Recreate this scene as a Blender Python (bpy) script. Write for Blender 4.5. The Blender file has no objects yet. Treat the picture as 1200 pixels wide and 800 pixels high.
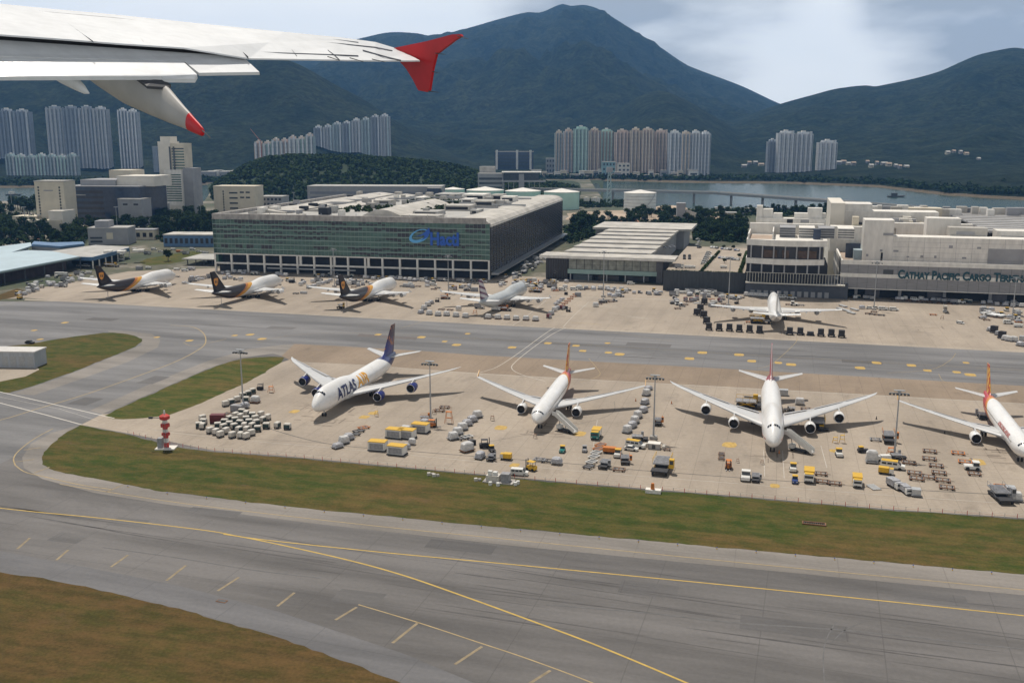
import bpy, bmesh, math, random
from mathutils import Vector, Matrix, noise
R = math.radians
scene = bpy.context.scene
# ---------------------------------------------------------------- camera model
F = 1170.0; CH = 92.0
PITCH = math.atan(240.0 / F)
cp, sp = math.cos(PITCH), math.sin(PITCH)
def ray(px, py):
    u = (px - 600) / F; v = (400 - py) / F
    return Vector((u, cp + v * sp, -sp + v * cp))
def G(px, py, z=0.0):
    r = ray(px, py); t = (z - CH) / r.z
    return Vector((r.x * t, r.y * t, z))
def AT(px, py, Y):
    r = ray(px, py); t = Y / r.y
    return Vector((r.x * t, Y, CH + r.z * t))
cam = bpy.data.cameras.new('camera'); camo = bpy.data.objects.new('camera', cam)
scene.collection.objects.link(camo); scene.camera = camo
camo.location = (0, 0, CH); camo.rotation_euler = (math.pi / 2 - PITCH, 0, 0)
cam.sensor_width = 36; cam.lens = 36 * F / 1200
cam.clip_start = 0.5; cam.clip_end = 30000
# ---------------------------------------------------------------- light
SUN_EL, SUN_AZ = 66.0, -22.0          # azimuth from +Y (away from camera) towards +X
sl = bpy.data.lights.new('sun', 'SUN'); so = bpy.data.objects.new('sun', sl); scene.collection.objects.link(so)
sl.energy = 4.7; sl.angle = R(2.5); sl.color = (1.0, 0.93, 0.83)
sd = Vector((math.sin(R(SUN_AZ)) * math.cos(R(SUN_EL)), math.cos(R(SUN_AZ)) * math.cos(R(SUN_EL)), math.sin(R(SUN_EL))))
so.rotation_euler = (-sd).to_track_quat('-Z', 'Y').to_euler()
so.location = (0, 0, 300)
scene.view_settings.view_transform = 'Standard'; scene.view_settings.look = 'None'
scene.view_settings.exposure = -0.15; scene.view_settings.gamma = 1.0
scene.view_settings.use_curve_mapping = False
scene.cycles.volume_bounces = 1; scene.cycles.max_bounces = 5
scene.cycles.volume_step_rate = 4.0
scene.cycles.use_denoising = True
# world
W = bpy.data.worlds.new('World'); scene.world = W; W.use_nodes = True
nt = W.node_tree; nt.nodes.clear()
def N(nt, t, **k):
    n = nt.nodes.new(t)
    for a, b in k.items(): setattr(n, a, b)
    return n
out = N(nt, 'ShaderNodeOutputWorld'); bg = N(nt, 'ShaderNodeBackground'); bg.inputs[1].default_value = 0.105
sky = N(nt, 'ShaderNodeTexSky'); sky.sky_type = 'NISHITA'; sky.sun_disc = False
sky.sun_elevation = R(SUN_EL); sky.sun_rotation = R(SUN_AZ); sky.air_density = 1.0; sky.dust_density = 2.0; sky.altitude = 50
tc = N(nt, 'ShaderNodeTexCoord')
mp = N(nt, 'ShaderNodeMapping'); mp.inputs['Scale'].default_value = (1.6, 1.6, 5.5)
nt.links.new(tc.outputs['Generated'], mp.inputs[0])
n1 = N(nt, 'ShaderNodeTexNoise'); n1.inputs['Scale'].default_value = 1.7; n1.inputs['Detail'].default_value = 7; n1.inputs['Roughness'].default_value = 0.5
nt.links.new(mp.outputs[0], n1.inputs['Vector'])
cr = N(nt, 'ShaderNodeValToRGB'); cr.color_ramp.elements[0].position = 0.40; cr.color_ramp.elements[1].position = 0.64
cr.color_ramp.elements[0].color = (.18, .18, .18, 1); cr.color_ramp.elements[1].color = (.97, .97, .97, 1)
nt.links.new(n1.outputs['Fac'], cr.inputs[0])
# shade of the cloud deck: dark masses towards two directions of the real sky, broken by noise
n2 = N(nt, 'ShaderNodeTexNoise'); n2.inputs['Scale'].default_value = 3.4; n2.inputs['Detail'].default_value = 8
nt.links.new(mp.outputs[0], n2.inputs['Vector'])
def mth(op, a, b=None, c=None, clamp=False, tree=None):
    tree = tree or nt
    m = tree.nodes.new('ShaderNodeMath'); m.operation = op; m.use_clamp = clamp
    for i, x in enumerate((a, b, c)):
        if x is None: continue
        if isinstance(x, (int, float)): m.inputs[i].default_value = x
        else: tree.links.new(x, m.inputs[i])
    return m.outputs[0]
def blob(px, py, rad):
    d = ray(px, py).normalized()
    dist = N(nt, 'ShaderNodeVectorMath', operation='DISTANCE')
    nt.links.new(tc.outputs['Generated'], dist.inputs[0]); dist.inputs[1].default_value = d
    return mth('SUBTRACT', 1.0, mth('DIVIDE', dist.outputs['Value'], rad), clamp=True)
bb = mth('MAXIMUM', blob(745, -30, .17), blob(1195, -20, .15))
bl = mth('MULTIPLY', mth('MULTIPLY', bb, 5.0, clamp=True), mth('ADD', mth('MULTIPLY', bb, 1.3), mth('MULTIPLY', mth('SUBTRACT', n2.outputs['Fac'], 0.40), 2.4)), clamp=True)
dk = N(nt, 'ShaderNodeMix', data_type='RGBA')
dk.inputs[6].default_value = (11.6, 11.7, 11.5, 1); dk.inputs[7].default_value = (4.9, 5.3, 5.6, 1)
nt.links.new(bl, dk.inputs[0])
mx = N(nt, 'ShaderNodeMix', data_type='RGBA'); nt.links.new(cr.outputs[0], mx.inputs[0])
mulsky = N(nt, 'ShaderNodeMix', data_type='RGBA', blend_type='MIX'); mulsky.inputs[0].default_value = .94
mulsky.inputs[7].default_value = (10.6, 11.0, 11.0, 1)
nt.links.new(sky.outputs[0], mulsky.inputs[6])
nt.links.new(mulsky.outputs[2], mx.inputs[6]); nt.links.new(dk.outputs[2], mx.inputs[7])
mx2 = N(nt, 'ShaderNodeMix', data_type='RGBA'); nt.links.new(bl, mx2.inputs[0])
nt.links.new(mx.outputs[2], mx2.inputs[6]); nt.links.new(dk.outputs[2], mx2.inputs[7])
# sky overhead, out of view, darkened to cut its fill light
sz = N(nt, 'ShaderNodeSeparateXYZ'); nt.links.new(tc.outputs['Generated'], sz.inputs[0])
mr = N(nt, 'ShaderNodeMapRange'); mr.inputs['From Min'].default_value = .16; mr.inputs['From Max'].default_value = .48; mr.inputs['To Min'].default_value = 1.0; mr.inputs['To Max'].default_value = .22
nt.links.new(sz.outputs[2], mr.inputs['Value'])
vm = N(nt, 'ShaderNodeVectorMath', operation='SCALE'); nt.links.new(mx2.outputs[2], vm.inputs[0]); nt.links.new(mr.outputs[0], vm.inputs['Scale'])
nt.links.new(vm.outputs[0], bg.inputs[0]); nt.links.new(bg.outputs[0], out.inputs[0])
# ---------------------------------------------------------------- helpers
C = scene.collection
MATS = {}
def mat(name, col, rough=.6, var=.12, scale=1.0, metal=0.0, spec=.4, bump=0.0, col2=None, stretch=(1, 1, 1), emit=None):
    if name in MATS: return MATS[name]
    m = bpy.data.materials.new(name); m.use_nodes = True; t = m.node_tree
    b = t.nodes['Principled BSDF']; b.inputs['Roughness'].default_value = rough; b.inputs['Metallic'].default_value = metal
    b.inputs['Specular IOR Level'].default_value = spec
    tcn = N(t, 'ShaderNodeTexCoord'); mpn = N(t, 'ShaderNodeMapping'); mpn.inputs['Scale'].default_value = stretch
    t.links.new(tcn.outputs['Object'], mpn.inputs[0])
    nz = N(t, 'ShaderNodeTexNoise'); nz.inputs['Scale'].default_value = scale; nz.inputs['Detail'].default_value = 5
    nz.inputs['Roughness'].default_value = .6
    t.links.new(mpn.outputs[0], nz.inputs['Vector'])
    rp = N(t, 'ShaderNodeValToRGB'); e = rp.color_ramp.elements; e[0].position = .3; e[1].position = .7
    c2 = col2 or tuple(min(1, c * (1 + var)) for c in col)
    e[0].color = (*[c * (1 - var) for c in col], 1) if not col2 else (*col, 1); e[1].color = (*c2, 1)
    t.links.new(nz.outputs['Fac'], rp.inputs[0]); t.links.new(rp.outputs[0], b.inputs['Base Color'])
    if bump:
        bp = N(t, 'ShaderNodeBump'); bp.inputs['Strength'].default_value = bump; bp.inputs['Distance'].default_value = 1
        t.links.new(nz.outputs['Fac'], bp.inputs['Height']); t.links.new(bp.outputs[0], b.inputs['Normal'])
    MATS[name] = m; return m
class MB:
    def __init__(s): s.v = []; s.f = []; s.m = []; s.s = []; s.k = 0
    def add(s, vs, fs, smooth=False):
        n = len(s.v); s.v += [tuple(v) for v in vs]
        for f in fs: s.f.append([n + i for i in f]); s.m.append(s.k); s.s.append(smooth)
    def box(s, x0, x1, y0, y1, z0, z1):
        s.add([(x0,y0,z0),(x1,y0,z0),(x1,y1,z0),(x0,y1,z0),(x0,y0,z1),(x1,y0,z1),(x1,y1,z1),(x0,y1,z1)],
              [(0,3,2,1),(4,5,6,7),(0,1,5,4),(1,2,6,5),(2,3,7,6),(3,0,4,7)])
        return s
    def prism(s, pts, z0, z1, inset=0):
        n = len(pts)
        s.add([(p[0],p[1],z0) for p in pts] + [(p[0],p[1],z1) for p in pts],
              [tuple(range(n-1,-1,-1)), tuple(range(n,2*n))] + [(i,(i+1)%n,n+(i+1)%n,n+i) for i in range(n)])
        return s
    def extr(s, pts, vec):
        n = len(pts); pts = [Vector(p) for p in pts]; vec = Vector(vec)
        s.add(pts + [p + vec for p in pts], [tuple(range(n-1,-1,-1)), tuple(range(n,2*n))] + [(i,(i+1)%n,n+(i+1)%n,n+i) for i in range(n)])
        return s
    def quad(s, a, b, c, d): s.add([a,b,c,d], [(0,1,2,3)]); return s
    def tube(s, p0, p1, r0, r1=None, n=8, smooth=True):
        p0, p1 = Vector(p0), Vector(p1); r1 = r0 if r1 is None else r1
        d = (p1 - p0).normalized(); a = d.orthogonal().normalized(); b = d.cross(a)
        vs = []
        for p, r in ((p0, r0), (p1, r1)):
            vs += [p + (a * math.cos(2*math.pi*i/n) + b * math.sin(2*math.pi*i/n)) * r for i in range(n)]
        s.add(vs, [(i,(i+1)%n,n+(i+1)%n,n+i) for i in range(n)], smooth)
        s.add(vs[:n], [tuple(range(n-1,-1,-1))]); s.add(vs[n:], [tuple(range(n))])
        return s
    def loft(s, rings, smooth=True, caps=True):
        n = len(rings[0]); base = []
        for r in rings: base += [Vector(p) for p in r]
        fs = []
        for k in range(len(rings)-1):
            for i in range(n): fs.append((k*n+i, k*n+(i+1)%n, (k+1)*n+(i+1)%n, (k+1)*n+i))
        s.add(base, fs, smooth)
        if caps:
            s.add(rings[0], [tuple(range(n-1,-1,-1))]); s.add(rings[-1], [tuple(range(n))])
        return s
    def lathe(s, prof, c=(0,0,0), n=24, axis='z', smooth=True):
        rings = []
        for r, h in prof:
            ring = []
            for i in range(n):
                a = 2*math.pi*i/n
                if axis == 'z': ring.append((c[0]+r*math.cos(a), c[1]+r*math.sin(a), c[2]+h))
                else: ring.append((c[0]+h, c[1]+r*math.cos(a), c[2]+r*math.sin(a)))
            rings.append(ring)
        return s.loft(rings, smooth, True)
    def build(s, name, mats, parent=None, loc=None, rz=0):
        me = bpy.data.meshes.new(name); me.from_pydata(s.v, [], s.f); me.validate()
        if not isinstance(mats, (list, tuple)): mats = [mats]
        for m in mats: me.materials.append(m)
        if len(me.polygons) == len(s.f):
            me.polygons.foreach_set('material_index', s.m); me.polygons.foreach_set('use_smooth', s.s)
        o = bpy.data.objects.new(name, me); C.objects.link(o)
        if parent: o.parent = parent
        if loc is not None: o.location = loc
        o.rotation_euler = (0, 0, rz)
        me.update(); return o
def Box(*a): return MB().box(*a)
SHORT = [(' from the left', ' from left'), ('in the row ', 'row '), (' with dark curtain', ''), (' and closed pale sides', ''), ('rusty brown empty cargo dolly', 'rusty dolly'), ('rusty brown cargo dolly', 'rusty dolly'),
    ('empty dark cargo dolly', 'dark dolly'), ('dark cargo dolly', 'dark dolly'), ('empty cargo dolly', 'empty dolly'), ('grey cargo dolly', 'grey dolly'), (' on its dolly', ''), ('plastic-wrapped', 'wrapped'), (' cab and rails', ' cab'),
    ('in the low line along the dark docks of', 'along the docks of'), ('at the foot of the mast before', 'at the mast before'), ('in the busy yard between the pale grey freighter nose and the low terminal', 'in the yard before the low terminal'), ('in the crowded lane between the green terminal and the low one', 'in the lane right of the green terminal'),
    ('in front of', 'before'), ('the middle brown-tailed freighter', 'the middle brown-tailed jet'), ('running up to the mast beside the grass wedge', 'climbing to the left mast'), ('slanting down to the right edge beside the taxiway', 'slanting to the right edge'), ('forming the slanting train below the middle airliner', 'of the slanting train below the middle airliner'),
    ('in the bunch below the parked vans under the car park wall', 'in the bunch below the car park wall'), ('at the right end of the cart cluster', 'right of the cart cluster'), ('packed in the dense cart cluster by the striped tower', 'in the cart cluster by the striped tower'), ('stack of long grey tubes', 'grey tube stack'), ('stack of long silver tubes', 'silver tube stack'), (' in the bundle left', ' left'),
    ('small pastel apartment block on the skyline of the wooded hill', 'small pastel block on the wooded skyline'), ('blue-grey apartment block rising behind the wooded hill', 'blue-grey block behind the wooded hill'), ('leading on from the wrapped loads left of the racks', 'left of the yellow-roofed racks'), ('under the right wing of', 'under the right wing of'), (' the row ', ' row '), (' of the ', ' of '), (' in the ', ' in '), (' at the ', ' at '), (' by the ', ' by '), (' under the ', ' under '), (' before the ', ' before '), (' below the ', ' below '), (' beside the ', ' beside '), (' and the ', ' and ')]
import re
def shorten(s):
    n = lambda t: len(re.findall(r"[A-Za-z0-9'-]+", t))
    for x, y in SHORT:
        if n(s) <= 16: break
        s = s.replace(x, y)
    return s
def tag(o, label=None, cat=None, group=None, kind=None):
    if label: o['label'] = shorten(label)
    if cat: o['category'] = cat
    if group: o['group'] = group
    if kind: o['kind'] = kind
    return o
def thing(name, label, cat, loc=(0,0,0), rz=0, group=None):
    o = bpy.data.objects.new(name, None); C.objects.link(o); o.location = loc; o.rotation_euler = (0,0,rz)
    o.empty_display_size = 1
    return tag(o, label, cat, group)
def struct(mb, name, m): return tag(mb.build(name, m), kind='structure')
KIDS = {}
def kids(o): return list(o.children)
def copy_tree(o, parent=None):
    c = o.copy(); C.objects.link(c)
    if parent: c.parent = parent
    for ch in kids(o): copy_tree(ch, c)
    return c
PROTO = {}
def place(key, maker, label, loc, rz=0, group=None, scale=None):
    """first use builds the thing, later uses copy it with all its parts"""
    if key not in PROTO: PROTO[key] = o = maker()
    else: o = copy_tree(PROTO[key])
    o.location = loc; o.rotation_euler = (0,0,rz)
    if scale: o.scale = scale
    o['label'] = shorten(label)
    if group: o['group'] = group
    return o
ORD = ['leftmost','second','third','fourth','fifth','sixth','seventh','eighth','ninth','tenth','eleventh','twelfth','thirteenth','fourteenth','fifteenth','sixteenth','seventeenth','eighteenth','nineteenth','twentieth']
def nth(i, n):
    if n == 1: return 'single one'
    if i == n-1: return 'rightmost'
    return ORD[i] if i == 0 else ORD[i] + ' from the left'
def text_mesh(body, size, depth=.05, bold=0.0, smallcaps=False, spacing=1.0):
    cu = bpy.data.curves.new('lettering', 'FONT'); cu.body = body; cu.size = size; cu.extrude = depth; cu.offset = bold
    cu.space_character = spacing; cu.resolution_u = 3
    if smallcaps:
        cu.small_caps_scale = .78
        for ch in cu.body_format: ch.use_small_caps = True
    o = bpy.data.objects.new('lettering', cu); C.objects.link(o)
    dg = bpy.context.evaluated_depsgraph_get(); dg.update()
    me = bpy.data.meshes.new_from_object(o.evaluated_get(dg))
    bpy.data.objects.remove(o); return me
def lettering(body, size, m, parent, loc, rz=0, depth=.06, bold=0.0, smallcaps=False, width=None, name='lettering', label=None, spacing=1.0):
    """upright text standing in the local xz plane, facing -y"""
    me = text_mesh(body, size, depth, bold, smallcaps, spacing)
    xs = [v.co.x for v in me.vertices]; k = 1.0
    if width: k = width / (max(xs) - min(xs))
    x0 = min(xs)
    for v in me.vertices:
        x, y, z = v.co; v.co = ((x - x0) * k, -z, y)
    me.materials.append(m)
    o = bpy.data.objects.new(name, me); C.objects.link(o); o.parent = parent; o.location = loc; o.rotation_euler = (0,0,rz)
    if label: o['label'] = label
    return o
def frame(px, py, deg, z=0.0):
    """origin on the ground under a pixel + rotation (local x runs right along the apron grid, local y away)"""
    o = G(px, py, z); a = -R(deg); return o, a
class Site:
    def __init__(s, px, py, deg, z=0.0, Y=None):
        s.o = G(px, py, z) if Y is None else Vector((AT(px, py, Y).x, Y, z)); s.a = -R(deg); s.u = Vector((math.cos(s.a), math.sin(s.a), 0)); s.w = Vector((-math.sin(s.a), math.cos(s.a), 0))
    def g(s, px, py, z=0.0):       # ground pixel -> local
        d = G(px, py, z) - s.o; return d.dot(s.u), d.dot(s.w)
    def p(s, px, py, yl=0.0):      # pixel on the vertical plane local y=yl -> local x, z
        r = ray(px, py); cam0 = Vector((0, 0, CH)); c = s.o + s.w * yl
        t = (c - cam0).dot(s.w) / r.dot(s.w); q = cam0 + r * t
        return (q - s.o).dot(s.u), q.z - s.o.z
    def px(s, px, py, yl=0.0): return s.p(px, py, yl)[0]
    def z(s, px, py, yl=0.0): return s.p(px, py, yl)[1]
    def thing(s, name, label, cat, group=None): return thing(name, label, cat, s.o, s.a, group)
GRID = 15.0
UX = Vector((math.cos(-R(GRID)), math.sin(-R(GRID)), 0)); VX = Vector((math.sin(R(GRID)), math.cos(R(GRID)), 0))
def interp(pts, x):
    if x <= pts[0][0]: return pts[0][1]
    for a, b in zip(pts, pts[1:]):
        if x <= b[0]:
            t = (x - a[0]) / (b[0] - a[0]); return a[1] + (b[1] - a[1]) * t
    return pts[-1][1]
def sinterp(pts, x):
    """Catmull-Rom through points"""
    n = len(pts)
    if x <= pts[0][0]: return pts[0][1]
    if x >= pts[-1][0]: return pts[-1][1]
    for i in range(n-1):
        if x <= pts[i+1][0]: break
    p0 = pts[max(i-1,0)]; p1 = pts[i]; p2 = pts[i+1]; p3 = pts[min(i+2,n-1)]
    h = p2[0]-p1[0]; t = (x-p1[0])/h
    m1 = (p2[1]-p0[1])/(p2[0]-p0[0])*h; m2 = (p3[1]-p1[1])/(p3[0]-p1[0])*h
    return (2*t**3-3*t*t+1)*p1[1] + (t**3-2*t*t+t)*m1 + (-2*t**3+3*t*t)*p2[1] + (t**3-t*t)*m2
# ================================================================ GROUND
def gmat(name, build):
    m = bpy.data.materials.new(name); m.use_nodes = True; t = m.node_tree; b = t.nodes['Principled BSDF']
    tcn = N(t, 'ShaderNodeTexCoord'); build(t, b, tcn.outputs['Object']); MATS[name] = m; return m
def noise_n(t, vec, scale, detail=5, stretch=None, rot=0, rough=.6):
    if stretch or rot:
        mpn = N(t, 'ShaderNodeMapping'); mpn.inputs['Scale'].default_value = stretch or (1,1,1); mpn.inputs['Rotation'].default_value = (0,0,rot)
        mp2 = N(t, 'ShaderNodeMapping'); mp2.inputs['Rotation'].default_value = (0,0,rot)
        mpn.inputs['Rotation'].default_value = (0,0,0)
        t.links.new(vec, mp2.inputs[0]); t.links.new(mp2.outputs[0], mpn.inputs[0]); vec = mpn.outputs[0]
    n = N(t, 'ShaderNodeTexNoise'); n.inputs['Scale'].default_value = scale; n.inputs['Detail'].default_value = detail; n.inputs['Roughness'].default_value = rough
    t.links.new(vec, n.inputs['Vector']); return n.outputs['Fac']
def ramp(t, fac, stops):
    r = N(t, 'ShaderNodeValToRGB'); e = r.color_ramp.elements
    while len(e) < len(stops): e.new(.5)
    for i, (p, c) in enumerate(stops): e[i].position = p; e[i].color = (*c, 1) if len(c) == 3 else c
    t.links.new(fac, r.inputs[0]); return r.outputs[0]
def mixc(t, fac, a, b, mode='MIX'):
    m = N(t, 'ShaderNodeMix', data_type='RGBA', blend_type=mode)
    for i, x in ((0, fac), (6, a), (7, b)):
        if isinstance(x, (int, float)): m.inputs[i].default_value = x
        elif isinstance(x, tuple): m.inputs[i].default_value = (*x, 1) if len(x) == 3 else x
        else: t.links.new(x, m.inputs[i])
    return m.outputs[2]
def M1(t, op, a, b=None, clamp=False): return mth(op, a, b, clamp=clamp, tree=t)
def joints(t, vec, size, wid, rot=R(GRID)):
    mpn = N(t, 'ShaderNodeMapping'); mpn.inputs['Rotation'].default_value = (0,0,rot); t.links.new(vec, mpn.inputs[0])
    sx = N(t, 'ShaderNodeSeparateXYZ'); t.links.new(mpn.outputs[0], sx.inputs[0])
    o = []
    for ax in (0, 1):
        f = M1(t, 'FRACT', M1(t, 'DIVIDE', M1(t, 'ADD', sx.outputs[ax], 5000.0), size))
        o.append(M1(t, 'LESS_THAN', f, wid / size))
    return M1(t, 'MAXIMUM', o[0], o[1])
def concrete(name, base, dark):
    def f(t, b, v):
        big = noise_n(t, v, .012, 6); st = noise_n(t, v, .05, 8, (1, .22, 1), R(GRID)); fine = noise_n(t, v, .9, 5)
        c = ramp(t, big, [(.35, dark), (.62, base)])
        c = mixc(t, .55, c, ramp(t, st, [(.36, tuple(x*.74 for x in base)), (.6, tuple(min(1, x*1.1) for x in base))]))
        c = mixc(t, .25, c, ramp(t, fine, [(.3, (.45,.42,.38)), (.7, (1,1,1))]), 'MULTIPLY')
        # each slab a shade of its own
        mpn = N(t, 'ShaderNodeMapping'); mpn.inputs['Rotation'].default_value = (0,0,R(GRID)); mpn.inputs['Scale'].default_value = (1/7.5,)*3
        t.links.new(v, mpn.inputs[0]); fl = N(t, 'ShaderNodeVectorMath', operation='FLOOR'); t.links.new(mpn.outputs[0], fl.inputs[0])
        wn = N(t, 'ShaderNodeTexWhiteNoise'); wn.noise_dimensions = '2D'; t.links.new(fl.outputs[0], wn.inputs['Vector'])
        c = mixc(t, .5, c, ramp(t, wn.outputs[0], [(0, (.86,.86,.86)), (1, (1,1,1))]), 'MULTIPLY')
        j = joints(t, v, 7.5, .16)
        c = mixc(t, M1(t, 'MULTIPLY', j, .5), c, tuple(x*.45 for x in base))
        # oil and tyre stains
        oil = noise_n(t, v, .11, 7, (1, .5, 1), R(GRID), .72)
        c = mixc(t, M1(t, 'MULTIPLY', ramp(t, oil, [(.56, (0,0,0)), (.70, (1,1,1))]), .46), c, tuple(x*.42 for x in base))
        t.links.new(c, b.inputs['Base Color']); b.inputs['Roughness'].default_value = .85; b.inputs['Specular IOR Level'].default_value = .25
    return gmat(name, f)
def asphalt(name, a, bcol, rot=R(GRID)):
    def f(t, b, v):
        big = noise_n(t, v, .011, 6, None, 0); st = noise_n(t, v, .07, 8, (.14, 1, 1), rot, .62); fine = noise_n(t, v, 1.1, 5)
        c = ramp(t, big, [(.34, a), (.66, bcol)])
        c = mixc(t, .75, c, ramp(t, st, [(.36, tuple(x*.66 for x in a)), (.62, tuple(x*1.18 for x in bcol))]))
        sw = noise_n(t, v, .035, 9, (.5, 1, 1), rot + .5, .7)
        c = mixc(t, M1(t, 'MULTIPLY', ramp(t, sw, [(.56, (0,0,0)), (.68, (1,1,1))]), .35), c, tuple(x*.62 for x in a))
        c = mixc(t, .3, c, ramp(t, fine, [(.3, (.5,.5,.5)), (.75, (1,1,1))]), 'MULTIPLY')
        j = joints(t, v, 22, .22, rot)
        c = mixc(t, M1(t, 'MULTIPLY', j, .38), c, tuple(x*.55 for x in a))
        t.links.new(c, b.inputs['Base Color']); b.inputs['Roughness'].default_value = .8; b.inputs['Specular IOR Level'].default_value = .3
    return gmat(name, f)
def grassm(name, k=1.0, brown=.5):
    def f(t, b, v):
        big = noise_n(t, v, .035, 8, (.45, 1, 1), R(GRID), .68); med = noise_n(t, v, .22, 7, (.6, 1, 1), R(GRID), .7); fine = noise_n(t, v, 1.6, 6)
        s = brown
        c = ramp(t, big, [(.56 - s*.22, (.052*k,.072*k,.016*k)), (.64 - s*.22, (.085*k,.078*k,.024*k)), (.78 - s*.22, (.128*k,.076*k,.034*k))])
        c = mixc(t, .42, c, ramp(t, med, [(.40, (.034*k,.056*k,.011*k)), (.58, (.150*k,.100*k,.038*k))]))
        c = mixc(t, .6, c, ramp(t, fine, [(.3, (.55,.55,.55)), (.72, (1.25,1.25,1.2))]), 'MULTIPLY')
        mow = noise_n(t, v, .5, 2, (.03, 1, 1), R(GRID)); c = mixc(t, .5, c, ramp(t, mow, [(.38, (.74,.76,.74)), (.6, (1.12,1.1,1.05))]), 'MULTIPLY')
        soil = noise_n(t, v, .085, 8, (.5,1,1), R(GRID), .75); c = mixc(t, M1(t, 'MULTIPLY', ramp(t, soil, [(.60, (0,0,0)), (.68, (1,1,1))]), .6), c, (.13,.085,.05))
        t.links.new(c, b.inputs['Base Color']); b.inputs['Roughness'].default_value = .95; b.inputs['Specular IOR Level'].default_value = .1
        bp = N(t, 'ShaderNodeBump'); bp.inputs['Strength'].default_value = .5; bp.inputs['Distance'].default_value = .4
        t.links.new(fine, bp.inputs['Height']); t.links.new(bp.outputs[0], b.inputs['Normal'])
    return gmat(name, f)
M_conc = concrete('apron_concrete', (.395,.335,.272), (.275,.232,.192))
M_conc2 = concrete('apron_concrete_old', (.285,.222,.165), (.235,.180,.132))
M_road = concrete('service_road', (.40,.345,.285), (.33,.28,.225))
M_asp = asphalt('taxiway_asphalt', (.118,.111,.108), (.156,.147,.143), R(17))
M_asp2 = asphalt('taxiway_asphalt_far', (.150,.148,.152), (.190,.186,.187), R(GRID))
M_shoul = asphalt('shoulder_asphalt', (.205,.188,.170), (.245,.222,.200), R(GRID))
M_grass = grassm('grass', 1.0, .5); M_grass2 = grassm('grass_dry', .85, 1.32); M_grass3 = grassm('grass_green', 1.15, .25)
def smooth_poly(pts, it=2):
    for _ in range(it):
        q = []
        n = len(pts)
        for i in range(n):
            a, b = pts[i], pts[(i+1) % n]
            q += [(a[0]*.75+b[0]*.25, a[1]*.75+b[1]*.25), (a[0]*.25+b[0]*.75, a[1]*.25+b[1]*.75)]
        pts = q
    return pts
def sheet(name, pxs, z, m, label=None, smooth=0, ground=False):
    pts = [tuple(G(*p)[:2]) for p in pxs] if not ground else pxs
    if smooth: pts = smooth_poly(pts, smooth)
    if name.startswith('grass'):            # ragged verge: real turf never ends on a ruled line
        q_ = []; rj = random.Random(len(pts))
        for i_ in range(len(pts)):
            a_, b_ = Vector(pts[i_]), Vector(pts[(i_+1) % len(pts)]); L_ = (b_-a_).length; k_ = max(1, min(120, int(L_/2.2)))
            for j_ in range(k_):
                p_ = a_.lerp(b_, j_/k_); nr_ = Vector((-(b_-a_).y, (b_-a_).x)).normalized(); q_.append(tuple(p_ + nr_*(rj.uniform(-.28,.28) + .5*noise.noise(Vector((p_.x*.11, p_.y*.11, 0))))))
        pts = q_
    bm = bmesh.new(); vs = [bm.verts.new((x, y, z)) for x, y in pts]; f = bm.faces.new(vs)
    if f.normal.z < 0 or True:
        bm.normal_update()
        if f.normal.z < 0: f.normal_flip()
    bmesh.ops.triangulate(bm, faces=[f])
    me = bpy.data.meshes.new(name); bm.to_mesh(me); bm.free(); me.materials.append(m)
    o = bpy.data.objects.new(name, me); C.objects.link(o); o['kind'] = 'structure'
    return o
def pxX(px, D): return (px - 600) / 1194.0 * D
# water sheet and island ground (land behind the aprons)
def water_f(t, b, v):
    n = noise_n(t, v, .02, 6, (1, .35, 1), .2); c = ramp(t, n, [(.3, (.014,.040,.034)), (.7, (.028,.060,.050))])
    t.links.new(c, b.inputs['Base Color']); b.inputs['Roughness'].default_value = .2; b.inputs['Specular IOR Level'].default_value = .24
    w = noise_n(t, v, .35, 4, (1, .5, 1), .3)
    bp = N(t, 'ShaderNodeBump'); bp.inputs['Strength'].default_value = .25; bp.inputs['Distance'].default_value = .5
    t.links.new(w, bp.inputs['Height']); t.links.new(bp.outputs[0], b.inputs['Normal'])
M_water = gmat('sea_water', water_f)
sheet('water', [(-9000,-300),(9000,-300),(9000,11000),(-9000,11000)], -2.6, M_water, ground=True)
def land_f(t, b, v):
    n = noise_n(t, v, .012, 8, None, 0, .7); n2_ = noise_n(t, v, .12, 6)
    c = ramp(t, n, [(.40, (.045,.062,.028)), (.52, (.10,.095,.06)), (.60, (.24,.215,.18))])
    c = mixc(t, .4, c, ramp(t, n2_, [(.3, (.5,.5,.5)), (.7, (1.1,1.1,1.1))]), 'MULTIPLY')
    t.links.new(c, b.inputs['Base Color']); b.inputs['Roughness'].default_value = .95
M_land = gmat('island_ground', land_f)
edge = [(-900,1440),(20,1465),(235,1465),(255,2300),(690,2300),(712,1400),(760,1330),(900,1270),(1050,1230),(1200,1215),(1900,1200)]
isl = [(-2200,-200)] + [(2200,-200)] + [(pxX(p, d), d) for p, d in reversed(edge)]
sheet('island_ground', isl, -0.012, M_land, ground=True)
sk = MB()                         # sea wall round the island's far shore
for a, b in zip(edge, edge[1:]):
    p = Vector((pxX(*a), a[1], -.02)); q = Vector((pxX(*b), b[1], -.02)); o_ = Vector((0, 6, -3.2))
    sk.quad(p, q, q + o_, p + o_)
struct(sk, 'sea_wall', mat('sea_wall_stone', (.30,.27,.23), .9, .2, .3))
# asphalt base for the whole near field, pixel-traced outlines laid on the ground
sheet('taxiway', [(-500,352),(82,353),(300,365),(600,381.5),(1200,412.5),(1700,438),(2400,1150),(-1400,1150)], 0.0, M_asp)
sheet('taxiway_far', [(-500,352),(82,353.6),(300,365.6),(600,382),(1200,413),(1700,439),(1700,480),(1200,452),(1040,443),(860,432.5),(560,416),(500,411.5),(400,405.5),(345,402.8),(290,409),(120,485),(-200,640),(-900,560),(-900,360)], 0.004, M_asp2)
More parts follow.
